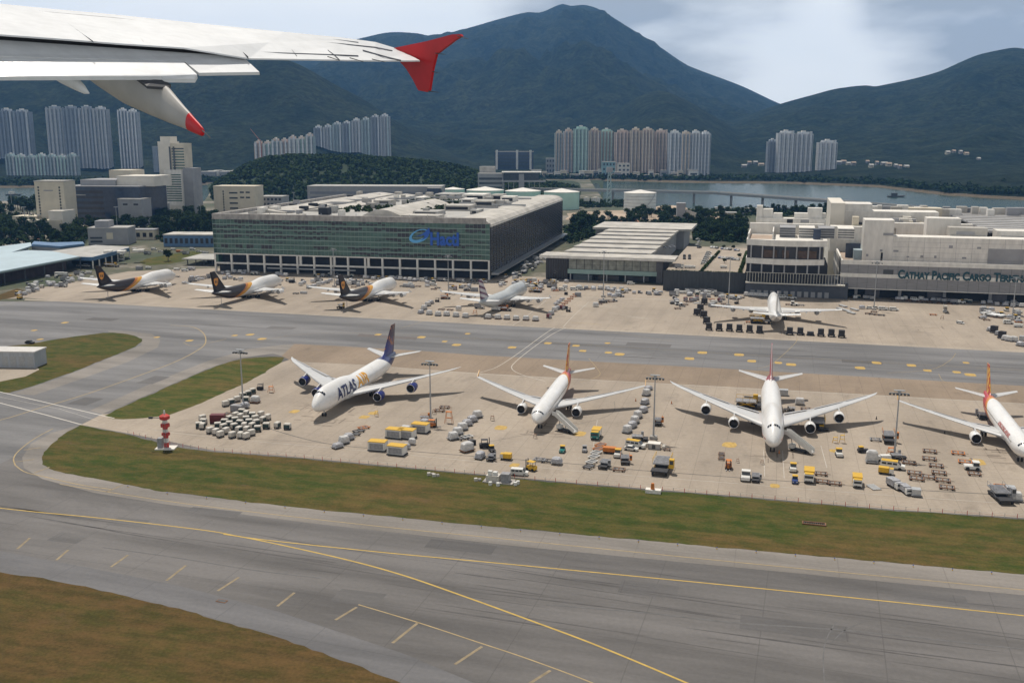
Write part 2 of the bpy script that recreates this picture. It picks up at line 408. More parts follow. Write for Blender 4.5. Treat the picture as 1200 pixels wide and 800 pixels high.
# upper apron
sheet('upper_apron', [(-60,352),(0,350.5),(30,349),(82,353),(300,365),(600,381.5),(1200,412.5),(1700,438),(1700,372),(1200,345),(985,339),(870,338),(780,334),(640,325),(575,322),(252,314),(150,318),(60,335),(0,345),(-60,350)], 0.008, M_conc)
sheet('apron_edge_strip', [(30,350),(82,352.2),(300,364.0),(600,380.3),(1200,411.0),(1700,436.5),(1700,438.6),(1200,413.0),(600,382),(300,365.6),(82,353.7),(28,351.8)], 0.012, M_road)
# lower apron
sheet('lower_apron', [(95,497.5),(120,485),(200,480),(250,460),(300,435),(340,421),(345,412),(400,412),(560,416),(860,432.5),(1200,452),(1700,480),(1700,645),(1200,606.5),(1040,596),(860,580.5),(680,566),(500,549.5),(350,535.5),(250,527.5),(150,507.5)], 0.008, M_conc)
sheet('jet_blast_strip', [(345,402.8),(400,405.5),(500,411.5),(560,416),(860,432.5),(1040,443),(1200,452),(1700,480),(1700,500),(1200,472.5),(980,460),(740,447),(560,437),(430,428),(345,424),(330,417)], 0.012, M_conc2)
# grass islands
sheet('grass_bank', [(-260,425),(25,405),(60,398),(100,392.5),(127,389.3),(150,391),(166,396),(166,401),(155,408),(125,420),(75,440),(15,460),(0,459.5),(-300,448)], 0.014, M_grass, smooth=1)
sheet('shed_pad', [(-120,448),(-120,428),(42,428.5),(46,433),(30,441),(0,447)], 0.018, M_road)
sheet('grass_wedge', [(338,419),(318,417.3),(275,421),(240,434),(190,456),(122,485.5),(128,490),(150,491),(178,489.5),(205,484.5),(250,466),(300,443)], 0.014, M_grass3, smooth=1)
sheet('grass_strip', [(94,497.5),(75,508),(60,521),(49,535),(50,544),(65,551),(92,557),(125,563),(190,575.5),(360,595.5),(600,619),(750,632),(900,646),(1200,673),(1700,715),(1700,649),(1200,608),(1040,597.5),(860,582),(680,567.5),(500,551),(350,537),(250,529),(212,524.5),(150,509)], 0.016, M_grass)
sheet('grass_field', [(-400,600),(0,670.5),(50,677),(100,687),(210,712.5),(325,745.5),(400,772),(475,801),(600,850),(900,1050),(900,1500),(-900,1500)], 0.016, M_grass2)
def gr_left(): pass
sheet('grass_verge', [(-200,365),(0,345),(20,338),(30,341),(22,347),(0,351.5),(-200,375)], 0.016, M_grass2)
sheet('grass_lawn', [(162,308),(172,303),(200,298),(222,294.5),(238,295),(236,300),(215,306),(200,309),(175,311)], 0.016, M_grass3)
# asphalt shoulder beside the grass strip + lower shoulder
sheet('taxiway_shoulder', [(49,535),(50,544),(65,551),(125,563),(190,575.5),(360,595.5),(600,619),(900,646),(1200,673),(1700,715),(1700,745),(1200,697),(900,668),(600,639),(360,612),(190,590),(110,577),(50,561),(28,548),(26,536),(36,520),(60,507),(94,497.5),(75,508),(60,521)], 0.006, M_shoul)
sheet('taxiway_edge', [(-400,575),(0,645),(100,664),(210,686),(325,716),(475,766),(640,835),(900,980),(900,1050),(600,850),(475,801),(325,745.5),(210,712.5),(100,687),(0,670.5),(-400,600)], 0.006, asphalt('edge_asphalt', (.128,.126,.132), (.160,.156,.160), R(20)))
sheet('lead_in_shoulder', [(165,399),(166,404),(125,421),(75,441),(15,461),(40,463),(95,444),(150,424),(185,407),(188,398),(178,391),(150,388),(127,387),(127,389.3),(160,393.5)], 0.010, M_shoul)
sheet('lead_in_shoulder', [(320,414),(275,420.5),(240,433),(190,455),(120,485),(105,481),(180,448),(240,424),(290,409),(330,404),(345,403),(330,417)], 0.010, M_shoul)
# ---------------------------------------------------------------- painted markings
M_yel = mat('paint_yellow', (.46,.31,.07), .7, .18, .5); M_whi = mat('paint_white', (.62,.58,.52), .7, .15, .5)
M_faint = mat('paint_worn_yellow', (.34,.255,.13), .75, .2, .4); M_fwhi = mat('paint_worn_white', (.46,.42,.37), .75, .15, .4)
M_tar = mat('tar_seam', (.10,.095,.09), .8, .2, .5); M_patch = mat('paint_patch_yellow', (.44,.29,.08), .75, .25, .8)
def stripe(mb, pxs, w, z=0.022, sm=True):
    pts = [G(*p) for p in pxs]
    if sm and len(pts) > 2:
        q = []; n = len(pts)
        for i in range(n-1):
            p0, p1, p2, p3 = pts[max(i-1,0)], pts[i], pts[i+1], pts[min(i+2,n-1)]
            for k in range(8):
                t = k/8; q.append(.5*((2*p1)+(p2-p0)*t+(2*p0-5*p1+4*p2-p3)*t*t+(3*p1-p0-3*p2+p3)*t**3))
        q.append(pts[-1]); pts = q
    L = []
    for i, p in enumerate(pts):
        d = (pts[min(i+1,len(pts)-1)] - pts[max(i-1,0)]); d.z = 0; d.normalize(); nrm = Vector((-d.y, d.x, 0))
        L.append((p + nrm*w/2, p - nrm*w/2))
    for (a, b), (c, d) in zip(L, L[1:]):
        mb.quad((a.x,a.y,z),(b.x,b.y,z),(d.x,d.y,z),(c.x,c.y,z))
def marks(name, lines, m, z=0.022, sm=True):
    mb = MB()
    for pxs, w in lines: stripe(mb, pxs, w, z, sm)
    return struct(mb, name, m)
marks('taxiway_centre_lines', [
    ([(-200,570),(0,595),(120,607),(240,621),(300,631),(450,647),(600,661),(900,690),(1200,721),(1700,775)], .42)], M_yel)
marks('branch_centre_line', [([(262,625.5),(300,632),(400,654),(470,673),(540,697),(620,726),(700,756),(810,802),(900,842)], .48)], M_yel, .026)
marks('taxiway_edge_lines', [
    ([(70,567),(190,586),(300,600),(450,617),(600,632),(900,662),(1200,691),(1700,745)], .3),
    ([(420,708),(490,729),(560,752),(620,772),(700,802),(800,845)], .32),
    ([(-100,515),(0,492),(40,480),(100,462),(160,441),(205,424),(232,410),(241,401),(238,390),(225,383),(200,381)], .5),
    ([(215,401),(228,405),(265,397)], .3), ([(18,545),(16,537),(22,528),(40,514),(62,502)], .35), ([(18,545),(30,553),(55,559),(95,568),(130,573)], .35)], M_faint)
tick = [((20,643),(35,630)),((66,656),(80,644)),((130,664),(150,650)),((195,680),(218,662)),((255,692),(280,676)),((325,710),(345,694)),((393,726),(418,711)),((460,753),(490,729)),((533,778),(565,757)),((618,802),(645,785)),((18,541),(40,538)),((28,527),(48,524)),((40,554),(58,547)),((125,576),(144,568))]
marks('taxiway_edge_ticks', [([a, b], .6) for a, b in tick], mat('paint_tick_yellow', (.235,.185,.115), .75, .3, .5))
marks('service_road_lines', [
    ([(-200,415),(0,459),(134,490)], .40), ([(-200,424),(0,472),(50,485),(96,497.5)], .40),
    ([(-100,455),(0,465),(70,479),(115,493)], .12)], M_whi, .026, False)
marks('stand_lines', [
    ([(345,424),(430,428),(560,437.5),(740,447.5),(980,460.5),(1200,473),(1700,501)], .35),
    ([(560,437),(580,431),(597,421),(614,409),(640,390),(650,384)], .35),
    ([(640,447),(612,439),(600,432),(604,424),(625,407),(648,391),(663,384)], .35),
    ([(176,503),(230,510),(300,517),(450,530),(680,552),(860,566),(1040,580),(1200,591),(1500,612)], .2),
    ([(895,527),(896,558)], .2), ([(917,528),(919,560)], .2), ([(962,522),(969,548)], .2), ([(700,492),(692,545)], .15),
    ([(640,352),(615,372),(601,381)], .3), ([(690,354),(672,370),(660,383)], .3), ([(600,345),(740,350),(870,352)], .8),
    ([(712,366),(760,374)], .3), ([(0,358),(30,352),(60,349)], .25)], M_fwhi, .030)
marks('stand_guide_lines', [
    ([(300,402),(340,393),(420,390),(600,399),(900,417),(1200,434)], .18),
    ([(470,384),(485,380),(505,372),(507,366)], .2), ([(690,420),(700,432),(702,440),(680,448)], .2), ([(1116,450),(1105,446),(1100,438)], .2), ([(887,432),(905,426),(930,404),(935,396)], .2),
    ([(665,383),(720,390),(790,400)], .2), ([(1120,414),(1112,423),(1090,433),(1040,437)], .2), ([(670,378),(706,380)], .5)], M_faint, .030)
marks('drain_channel', [([(300,497),(380,519),(500,530),(680,544),(740,550),(860,559),(1040,572),(1200,581),(1500,600)], .35),
    ([(175,503),(300,514),(380,519)], .12), ([(560,520),(705,490),(720,470)], .12)], M_tar, .034)
# rubber scuffs and seams on the taxiway
marks('tar_seams', [([(120,641),(200,652),(300,668),(375,677)], .35), ([(640,708),(760,718),(860,729),(1000,739),(1200,760),(1500,790)], .5),
    ([(980,728),(970,745),(965,765),(966,800)], .25), ([(1012,728),(990,738),(975,752)], .2)], mat('tar_faint', (.115,.112,.112), .8, .2, .5), .020)
# old asphalt repair near the tail of the blue aircraft
sheet('asphalt_repair', [(421,391),(490,395),(487,398),(418,394)], .020, mat('asphalt_repair', (.12,.105,.10), .85, .15, .4))
def blobs(name, lst, m, z=.024, rx=1.6, ry=2.0):
    mb = MB(); rnd = random.Random(3)
    for it in lst:
        px, py = it[:2]; k = it[2] if len(it) > 2 else 1
        c = G(px, py); n = 12; pts = []
        for i in range(n):
            a = 2*math.pi*i/n; r = 1 + rnd.uniform(-.08,.08)
            q = UX*math.copysign(abs(math.cos(a))**.6, math.cos(a))*rx*k*r + VX*math.copysign(abs(math.sin(a))**.6, math.sin(a))*ry*k*r
            pts.append((c.x+q.x, c.y+q.y, z))
        mb.add(pts, [tuple(range(n))])
    return struct(mb, name, m)
blobs('painted_taxi_signs', [(642,402,1.1),(675,405),(683,411),(713,413),(726,415,1.3),(712,402,.8),(823,413,1.3),(808,420,1.3),(866,415.5,1.3),(881,423,1.2),(912,425),(927,427,1.3),(1008,431,1.3),(1027,425,1.2),(1068,428,1.2),(1087,434),(1121,436),(1132,425,.8),(1137,439,1.3),(293,392,1.1),(307,397,1.2),(443,392,1),(494,395,1.2),(521,400,.8),(535,404,1.2),(600,407,1.2),(548,391,.8),(76,378,1),(40,387,.8),(47,397.5,.8),(184,395,.8),(222,399,1),(275,393,.8)], M_patch)
blobs('stand_number_paint', [(345,482,.9),(427,488.5,.9),(437,484,.8),(587,501,1.1),(679,508,1.1),(855,521,1.2),(1145,541,1.2),(977,528,.7),(908,569,.7),(603,545,.8)], M_patch, .034, 1.8, 2.3)
# oil and rubber stains under the nose wheels (real marks on the slabs)
rnd = random.Random(9); mb = MB()
for cx, cy in ((385,492),(640,508),(900,532),(1180,528),(370,480),(1075,385),(650,500),(1170,537),(902,388)):
    for _ in range(9):
        a = G(cx + rnd.gauss(0, 17), cy + rnd.gauss(0, 4.5)); l = rnd.uniform(2, 8); w = rnd.uniform(.15, .5)
        d = (UX if rnd.random() < .7 else VX) * l; n_ = Vector((-d.y, d.x, 0)).normalized() * w
        mb.quad(*[(p.x, p.y, .036) for p in (a - d/2 - n_, a + d/2 - n_*.4, a + d/2 + n_, a - d/2 + n_*.5)])
struct(mb, 'tyre_marks', mat('tyre_rubber_stain', (.19,.155,.125), .9, .3, .6))
rq = random.Random(71); mb = MB(); mb2 = MB()
def streak(m_, px, py, L, w, ang, z):
    c0 = G(px, py); d = Vector((math.cos(ang), math.sin(ang), 0)); n_ = Vector((-d.y, d.x, 0)); cv = rq.uniform(-.0012,.0012); pr_ = None
    for k in range(13):
        s_ = (k/12-.5)*L; p_ = c0 + d*s_ + n_*(cv*s_*s_); ww = w*math.sin(math.pi*(k+.3)/12.6)
        if pr_: m_.quad((pr_[0].x-n_.x*pr_[1], pr_[0].y-n_.y*pr_[1], z),(p_.x-n_.x*ww, p_.y-n_.y*ww, z),(p_.x+n_.x*ww, p_.y+n_.y*ww, z),(pr_[0].x+n_.x*pr_[1], pr_[0].y+n_.y*pr_[1], z))
        pr_ = (p_, ww)
for _ in range(46):
    px = rq.uniform(-50,1250); base = interp([(0,600),(300,640),(600,668),(1200,728)], px); py = base + rq.uniform(-18, 70 if px > 500 else 26); streak(mb, px, py, rq.uniform(10,55), rq.uniform(.08,.30), -R(interp([(0,20),(600,17),(1200,16)], px)) + rq.uniform(-.05,.05), .0185)
for _ in range(34):
    px = rq.uniform(0,1250); py = interp([(0,372),(300,385),(600,400),(1200,432)], px) + rq.uniform(-11, 11); streak(mb, px, py, rq.uniform(15,70), rq.uniform(.12,.4), -R(15) + rq.uniform(-.06,.06), .0185)
struct(mb, 'rubber_streaks', mat('rubber_streak', (.085,.08,.08), .85, .25, .3))
for (px, py, w_, l_) in ((150,612,9,5),(250,600,14,4),(420,700,10,6),(540,640,16,5),(760,690,12,6),(930,735,20,6),(1090,700,14,5),(80,630,8,5),(330,384,14,6),(760,404,20,7),(1010,424,16,6),(120,374,16,7),(180,445,7,12),(100,470,8,10)):
    c0 = G(px, py); a_ = UX*w_/2; b_ = VX*l_/2; mb2.quad(*[(p.x, p.y, .0165) for p in (c0-a_-b_, c0+a_-b_, c0+a_+b_, c0-a_+b_)])
struct(mb2, 'patch_repairs', asphalt('patch_asphalt', (.105,.10,.10), (.128,.122,.12), R(15)))
# stretch of painted parking bays etc. on the left bank
blobs('concrete_patch', [(700,359,2.4),(745,372,1.2)], M_road, .028, 5, 2.2)

# ================================================================ TERRAIN
RIDGES = [
 (7800, 4900, 1700, [(-900,140),(-400,120),(0,100),(200,80),(343,72),(400,56),(433,48),(460,43),(490,44),(510,47),(543,40),(587,28),(617,21),(633,21),(657,12),(667,14),(683,13),(700,18),(733,37),(767,57),(800,78),(817,85),(867,103),(910,122),(960,140),(1100,150),(1900,150)]),
 (4900, 2500, 2500, [(-900,300),(600,210),(700,185),(800,160),(880,133),(913,122),(945,113),(977,105),(1010,101),(1023,102),(1087,88),(1133,68),(1153,63),(1178,59),(1200,62),(1350,75),(1900,100)]),
 (3500, 950, 1400, [(-900,130),(-100,105),(0,92),(150,80),(300,68),(343,72),(400,102),(430,118),(470,145),(520,170),(580,188),(700,215),(1900,300)]),
 (3900, 1300, 1500, [(-900,300),(560,215),(640,178),(700,145),(740,118),(770,108),(800,117),(850,145),(900,172),(960,195),(1050,220),(1900,300)]),
 (2950, 600, 700, [(-900,180),(-100,178),(100,188),(250,182),(330,175),(420,183),(480,180),(540,186),(600,196),(680,204),(760,208),(900,212),(1900,230)]),
 (2900, 900, 900, [(-900,300),(840,215),(900,200),(960,190),(1050,180),(1120,182),(1200,176),(1400,165),(1900,160)]),
 (2050, 380, 500, [(-900,300),(1000,218),(1080,212),(1150,207),(1200,202),(1350,190),(1900,180)])]
SHORE = [(-900,1950),(-300,1900),(45,1895),(300,2050),(700,2190),(800,2110),(917,2070),(1030,1930),(1117,1640),(1200,1530),(1400,1380),(1900,1250)]
def terrain_z(px, D, fine=True):
    sh = interp(SHORE, px) + 25*noise.noise(Vector((px*.02, 3.3, 0)))
    if D < sh: return -5 - min(20, (sh - D)*.05)
    z = -3 + min(1, (D - sh)/25) * 6.0
    base = z
    for i, (Dk, wf, wb, pts) in enumerate(RIDGES):
        py = sinterp(pts, px)
        crest = CH + Dk * (160 - py) / 1194.0
        if crest < 0: continue
        off = 260*noise.noise(Vector((px*.006, i*7.7, 0))) * (wf/2500)
        t = (D - (Dk - wf)) / wf if D < Dk else 1 - (D - Dk) / wb
        if D < Dk:
            if t <= 0: continue
            q = t ** 1.25
            s = q*(1-t)                               # zero at crest and at foot
            # spurs and gullies running down the slope
            X_ = pxX(px, D); V1 = Vector((X_*.0011, D*.0011, i*3.1)); g = 1.15*noise.noise(V1)
            V2 = Vector((X_*.0030 + .8*noise.noise(V1*2), D*.0024, i*5.1)); g += .55 - 1.5*abs(noise.noise(V2)); V3 = Vector((X_*.0085, D*.0075, i*1.7)); g += .16 - .55*abs(noise.noise(V3))
            h = crest*q + crest*s*.7*g
            h += 6*noise.noise(Vector((px*.25, D*.012, i)))*min(1, (1-t)*8)*t
        else:
            if t <= 0: continue
            h = crest * t
        z = max(z, h)
    return z
bm = []; fs = []
cols = [(-420 + i*4.4) for i in range(470)]
Ds = []
d = 1180.0
while d < 9600: Ds.append(d); d *= 1.0125
for D in Ds:
    for px in cols: bm.append((pxX(px, D), D, terrain_z(px, D)))
nc = len(cols)
for r in range(len(Ds)-1):
    for c in range(nc-1): fs.append((r*nc+c, r*nc+c+1, (r+1)*nc+c+1, (r+1)*nc+c))
def mount_f(t, b, v):
    a1 = noise_n(t, v, .0022, 9, None, 0, .62); a2 = noise_n(t, v, .011, 9, None, 0, .7); a3 = noise_n(t, v, .05, 6, None, 0, .7)
    c = ramp(t, a1, [(.36, (.012,.026,.018)), (.56, (.024,.040,.024)), (.72, (.050,.060,.032))])
    c = mixc(t, .55, c, ramp(t, a2, [(.40, (.005,.014,.008)), (.60, (.062,.074,.036))]))
    c = mixc(t, .75, c, ramp(t, a3, [(.38, (.22,.22,.22)), (.62, (1.9,1.9,1.8))]), 'MULTIPLY')
    # rocky scars and pale shore band
    sx = N(t, 'ShaderNodeSeparateXYZ'); t.links.new(v, sx.inputs[0])
    low = M1(t, 'MULTIPLY', M1(t, 'LESS_THAN', M1(t, 'ADD', sx.outputs[2], M1(t, 'MULTIPLY', a2, 3.0)), 2.4), 1.0)
    c = mixc(t, .45, c, (.008,.018,.016)); c = mixc(t, low, c, (.20,.165,.12))
    t.links.new(c, b.inputs['Base Color']); b.inputs['Roughness'].default_value = .95; b.inputs['Specular IOR Level'].default_value = .05
    bp = N(t, 'ShaderNodeBump'); bp.inputs['Strength'].default_value = .9; bp.inputs['Distance'].default_value = 45
    t.links.new(a2, bp.inputs['Height'])
    bp2 = N(t, 'ShaderNodeBump'); bp2.inputs['Strength'].default_value = .9; bp2.inputs['Distance'].default_value = 9
    t.links.new(a3, bp2.inputs['Height']); t.links.new(bp.outputs[0], bp2.inputs['Normal'])
    t.links.new(bp2.outputs[0], b.inputs['Normal'])
M_mount = gmat('mountain_forest', mount_f)
me = bpy.data.meshes.new('hills'); me.from_pydata(bm, [], fs); me.materials.append(M_mount)
me.polygons.foreach_set('use_smooth', [True]*len(me.polygons))
o = bpy.data.objects.new('hills', me); C.objects.link(o); o['kind'] = 'structure'
# wooded knoll on the island behind the cargo terminal
KN = [(225,233),(235,226),(267,203),(300,187),(333,181),(367,181),(400,181),(457,184),(500,188),(535,193),(560,200),(600,209),(650,214),(700,224)]
def knoll(px, D):
    py = sinterp(KN, px) + 3
    Dk = 1720; crest = CH + Dk*(160-py)/1194.0
    t = (D-1430)/(Dk-1430) if D < Dk else 1-(D-Dk)/480
    if t <= 0 or px < 215 or px > 705: return -1
    s = math.sin(min(t,1)*math.pi/2)
    return crest*s*(1+.10*noise.noise(Vector((px*.04, D*.01, 0)))*(1-s)) - 1
bm = []; fs = []; cols = list(range(212, 712, 8)); Ds = [1420+i*16 for i in range(50)]; nc = len(cols)
for D in Ds:
    for px in cols: bm.append((pxX(px, D), D, knoll(px, D)))
for r in range(len(Ds)-1):
    for c in range(nc-1): fs.append((r*nc+c, r*nc+c+1, (r+1)*nc+c+1, (r+1)*nc+c))
me = bpy.data.meshes.new('wooded_hill'); me.from_pydata(bm, [], fs); me.materials.append(mat('hill_soil', (.014,.030,.010), .95, .3, .03))
me.polygons.foreach_set('use_smooth', [True]*len(me.polygons))
o = bpy.data.objects.new('wooded_hill', me); C.objects.link(o); o['kind'] = 'structure'
# ---------------------------------------------------------------- foliage
def leafm(name, a, b_):
    def f(t, b, v):
        n = noise_n(t, v, .35, 5); n3 = noise_n(t, v, .03, 5)
        c = ramp(t, n, [(.3, a), (.7, b_)]); c = mixc(t, .5, c, ramp(t, n3, [(.35, a), (.65, b_)])); n4 = noise_n(t, v, .11, 3); c = mixc(t, .7, c, ramp(t, n4, [(.36, (.40,.42,.45)), (.66, (1.3,1.25,1.1))]), 'MULTIPLY')
        t.links.new(c, b.inputs['Base Color']); b.inputs['Roughness'].default_value = .9; b.inputs['Specular IOR Level'].default_value = .05
    return gmat(name, f)
M_leaf = leafm('leaves', (.010,.028,.008), (.052,.080,.024)); M_leaf2 = leafm('leaves_olive', (.020,.032,.012), (.058,.070,.026)); M_leaf3 = leafm('leaves_deep', (.008,.023,.008), (.038,.064,.020))
M_bark = mat('bark', (.10,.075,.055), .9, .25, 2)
def clump(mb, c, r, n, size, rnd, flat=.8):
    for _ in range(n):
        d = Vector((rnd.gauss(0,1), rnd.gauss(0,1), rnd.gauss(0,1))).normalized(); d.z *= flat
        p = Vector(c) + d * r * (rnd.random() ** .4)
        nrm = (d + Vector((rnd.uniform(-.6,.6), rnd.uniform(-.6,.6), rnd.uniform(0,.9)))).normalized()
        a = nrm.orthogonal().normalized(); a = Matrix.Rotation(rnd.uniform(0,6.28), 3, nrm) @ a; b = nrm.cross(a); s = size*rnd.uniform(.6,1.3)
        mb.add([p + a*s, p + b*s*.8, p - a*s, p - b*s*.9], [(0,1,2,3)])
def wood(name, label, cat, fn, count, seed, m, size=1.9, rad=3.6, per=26):
    rnd = random.Random(seed); mb = MB(); k = 0
    while k < count:
        q = fn(rnd)
        if q is None: continue
        x, y, z = q; h = rnd.uniform(.8, 1.25)
        clump(mb, (x, y, z + rad*.55*h), rad*h, per, size, rnd); k += 1
    o = mb.build(name, m); return tag(o, label, cat, kind='stuff')
def knf(rnd):
    px = rnd.uniform(216, 700); D = rnd.uniform(1430, 1790)
    z = knoll(px, D)
    return None if z < 1 else (pxX(px, D), D, z)
wood('woodland', 'dense dark green woodland covering the low hill behind the cargo terminal', 'woodland', knf, 2600, 5, M_leaf, 2.3, 4.6, 26)
def shf(rnd):
    px = rnd.uniform(-60, 1260); D = interp(SHORE, px) + 20 + abs(rnd.gauss(0, 90))
    z = terrain_z(px, D)
    return (pxX(px, D), D, z)
wood('shore_trees', 'far belt of trees along the opposite shore of the water', 'woodland', shf, 1500, 6, M_leaf3, 2.8, 5.2, 16)

def ugf(polys):
    P_ = [[G(*p) for p in q] for q in polys]
    def f(rnd):
        q = rnd.choice(P_); xs = [p.x for p in q]; ys = [p.y for p in q]; x, y = rnd.uniform(min(xs), max(xs)), rnd.uniform(min(ys), max(ys)); ins = False; j = len(q)-1
        for i in range(len(q)):
            if (q[i].y > y) != (q[j].y > y) and x < (q[j].x-q[i].x)*(y-q[i].y)/(q[j].y-q[i].y)+q[i].x: ins = not ins
            j = i
        return (x, y, -.5) if ins else None
    return f
wood('undergrowth', 'low dark shrubs and ground cover between the trees behind the terminals', 'undergrowth', ugf([[(-30,250),(60,254),(60,262),(-30,260)],[(-30,262),(60,266),(104,281),(82,293),(-30,288)],[(-30,262),(60,266),(104,281),(82,293),(-30,288)],[(80,267),(190,268),(190,282),(100,280)],[(180,271),(256,262),(256,280),(185,284)],[(660,268),(700,262),(700,276),(664,287)],[(808,262),(876,265),(876,285),(815,282)],[(808,262),(876,265),(876,285),(815,282)],[(688,261),(876,257),(876,265),(700,267)],[(765,248),(975,245),(975,254),(880,253),(775,257)],[(765,248),(975,245),(975,254),(880,253),(775,257)],[(640,236),(740,236),(740,243),(660,244)]]), 2300, 15, M_leaf3, 1.5, 3.2, 18)
# ================================================================ BUILDINGS
M_white = mat('white_wall', (.70,.67,.62), .7, .14, .35, stretch=(1,1,.3)); M_cream = mat('cream_wall', (.60,.54,.43), .8, .1, .1)
M_beige = mat('beige_wall', (.66,.62,.55), .8, .1, .1); M_greyw = mat('grey_wall', (.31,.31,.32), .75, .12, .12)
M_cgrey = mat('corrugated_grey', (.235,.23,.235), .5, .18, .6, spec=.5, stretch=(.3,.3,3.5))
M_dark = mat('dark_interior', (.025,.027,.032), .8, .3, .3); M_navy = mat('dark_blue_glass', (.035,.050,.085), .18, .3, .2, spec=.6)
M_glass = mat('window_glass', (.035,.045,.055), .15, .4, .4, spec=.6); M_gglass = mat('green_glass', (.062,.122,.100), .22, .5, .22, spec=.6, stretch=(.5,1,2.2))
M_dglass = mat('black_glass', (.030,.030,.036), .25, .35, .1, spec=.5); M_conp = mat('weathered_concrete', (.34,.32,.30), .9, .38, .35, stretch=(1,1,.5))
M_rooflt = mat('pale_roof', (.45,.425,.385), .7, .28, .10); M_roofg = mat('grey_roof', (.38,.37,.35), .8, .2, .1)
M_blue = mat('blue_trim', (.10,.19,.33), .5, .15, .5); M_bluer = mat('pale_blue_roof', (.40,.50,.55), .45, .10, .06, spec=.5)
M_metal = mat('galvanised_metal', (.36,.37,.38), .4, .15, 2, metal=.3); M_dmetal = mat('dark_metal', (.06,.065,.07), .5, .2, 2)
M_mint = mat('mint_paint', (.42,.62,.54), .5, .08, .1); M_wtank = mat('white_tank', (.66,.70,.68), .45, .08, .1)
M_brown = mat('terrace_tile', (.36,.28,.22), .85, .15, .2); M_sand = mat('sandy_soil', (.42,.33,.25), .95, .25, .05)
M_signb = mat('sign_blue', (.02,.10,.46), .4, .1, 1); M_teal = mat('sign_teal', (.006,.055,.075), .4, .1, 1); M_signl = mat('sign_light_blue', (.12,.40,.72), .4, .1, 1)
rnd = random.Random(11)
# ---- 1. green glass cargo terminal with logo
S = Site(252, 318, 12.4); T = S.thing('cargo_terminal', 'huge green glass cargo terminal with blue logo and white columns behind the parked freighters', 'terminal')
Wd = S.px(574, 327.5); Ld = 282.0
zc_, zg, zp = S.z(500, 303), S.z(400, 259.5), S.z(400, 253)
TERM = dict(S=S, W=Wd, zp=zp)
mb = MB(); mb.box(.5, Wd-.5, 6, Ld, 0, zp-5); mb.build('core', M_dark, T)
mb = MB(); mb.box(0, Wd, .4, 6, zc_, zg); mb.box(0, 3, 0.4, Ld-40, 6, zg); gw = mb.build('glass_facade', M_gglass, T)
mm = MB(); nmull = 72
for i in range(nmull+1): x = Wd*i/nmull; mm.box(x-.06, x+.06, .22, .4, zc_, zg)
for k in range(1, 7): z = zc_ + (zg-zc_)*k/7; mm.box(0, Wd, .2, .41, z-.28, z+.28)
mm.build('window_frame', mat('green_frame', (.22,.30,.27), .5, .1, 1), T)
# runs of dark open louvres in the glass, row by row
cellw = Wd/nmull; rowh = (zg-zc_)/7; done = 0
spans = []
for (x0, x1, row, h) in [(int(a*.75), int(b_*.75)+1, r_, h_) for (a, b_, r_, h_) in ((9,34,6,.75),(40,47,6,.6),(52,60,6,.45),(5,14,5,.5),(22,36,5,.8),(38,52,5,.6),(58,84,5,.85),(2,9,4,.5),(12,24,4,.5),(30,46,4,.4),(4,10,3,.8),(12,20,3,.6),(22,40,3,.6),(62,66,3,.7),(66,68,4,.8),(20,24,2,.3),(66,80,2,.55),(82,90,2,.5),(3,5,1,.9),(8,10,1,.9),(12,14,1,.9),(18,21,1,.9),(36,40,1,.7),(72,77,0,.5),(80,92,0,.3),(84,90,1,.3),(48,66,1,.55),(50,84,0,.7),(88,94,6,.85),(88,94,5,.7),(70,74,6,.4),(0,3,5,.4),(90,94,3,.35))]:
    mb = MB(); z0 = zc_ + row*rowh + .25
    pr_t, pr_b = [], []
    for c in range(x0, x1):
        hh = (rowh-.5)*min(1, h*rnd.uniform(.55,1.25))
        zz = z0 + (rowh-.5-hh)*rnd.choice((.4,1,1))
        pr_b += [(c*cellw, zz), ((c+1)*cellw, zz)]; pr_t += [(c*cellw, zz+hh), ((c+1)*cellw, zz+hh)]
    n_ = len(pr_b); vs_ = [(x, .30, z) for x, z in pr_b] + [(x, .30, z) for x, z in pr_t]
    mb.add(vs_, [(k, k+1, n_+k+1, n_+k) for k in range(n_-1)])
    if mb.v: mb.build('window', M_dglass, T)
zf = S.z(500, 316)
for i in range(17):
    x = i*(Wd-1.2)/16; Box(x, x+1.2, 0, 1.4, 0, zc_).build('column', M_white, T)
for i in range(16):
    x = i*(Wd-1.2)/16 + 1.2; x1 = (i+1)*(Wd-1.2)/16
    Box(x, x1, .2, 1.0, zf, zf+1.1).build('floor_beam', M_white, T)
    if i in (5,7,9): Box(x+.8, x+2.4, .6, 1.6, zf+1.1, zc_-.8).build('panel', M_white, T)
Box(40, 104, -1.2, .15, zf-2.3, zf-1.5).build('walkway', M_metal, T)
mb = MB(); mb.box(0, Wd, .1, 1.6, zc_-.8, zc_+.003); mb.build('lintel', M_white, T)
mb = MB(); mb.box(-.2, Wd+.1, .15, 2.0, zg, zg+.7); mb.box(-.1, Wd*.985, .4, 3.0, zg+.7, zp); mb.box(0,3,3.0,Ld-40,zg,zp); mb.build('parapet', M_conp, T)
mb = MB()
mb.box(3, Wd-14, 3, Ld, zp-5, zp-2.2); mb.build('roof', M_roofg, T)
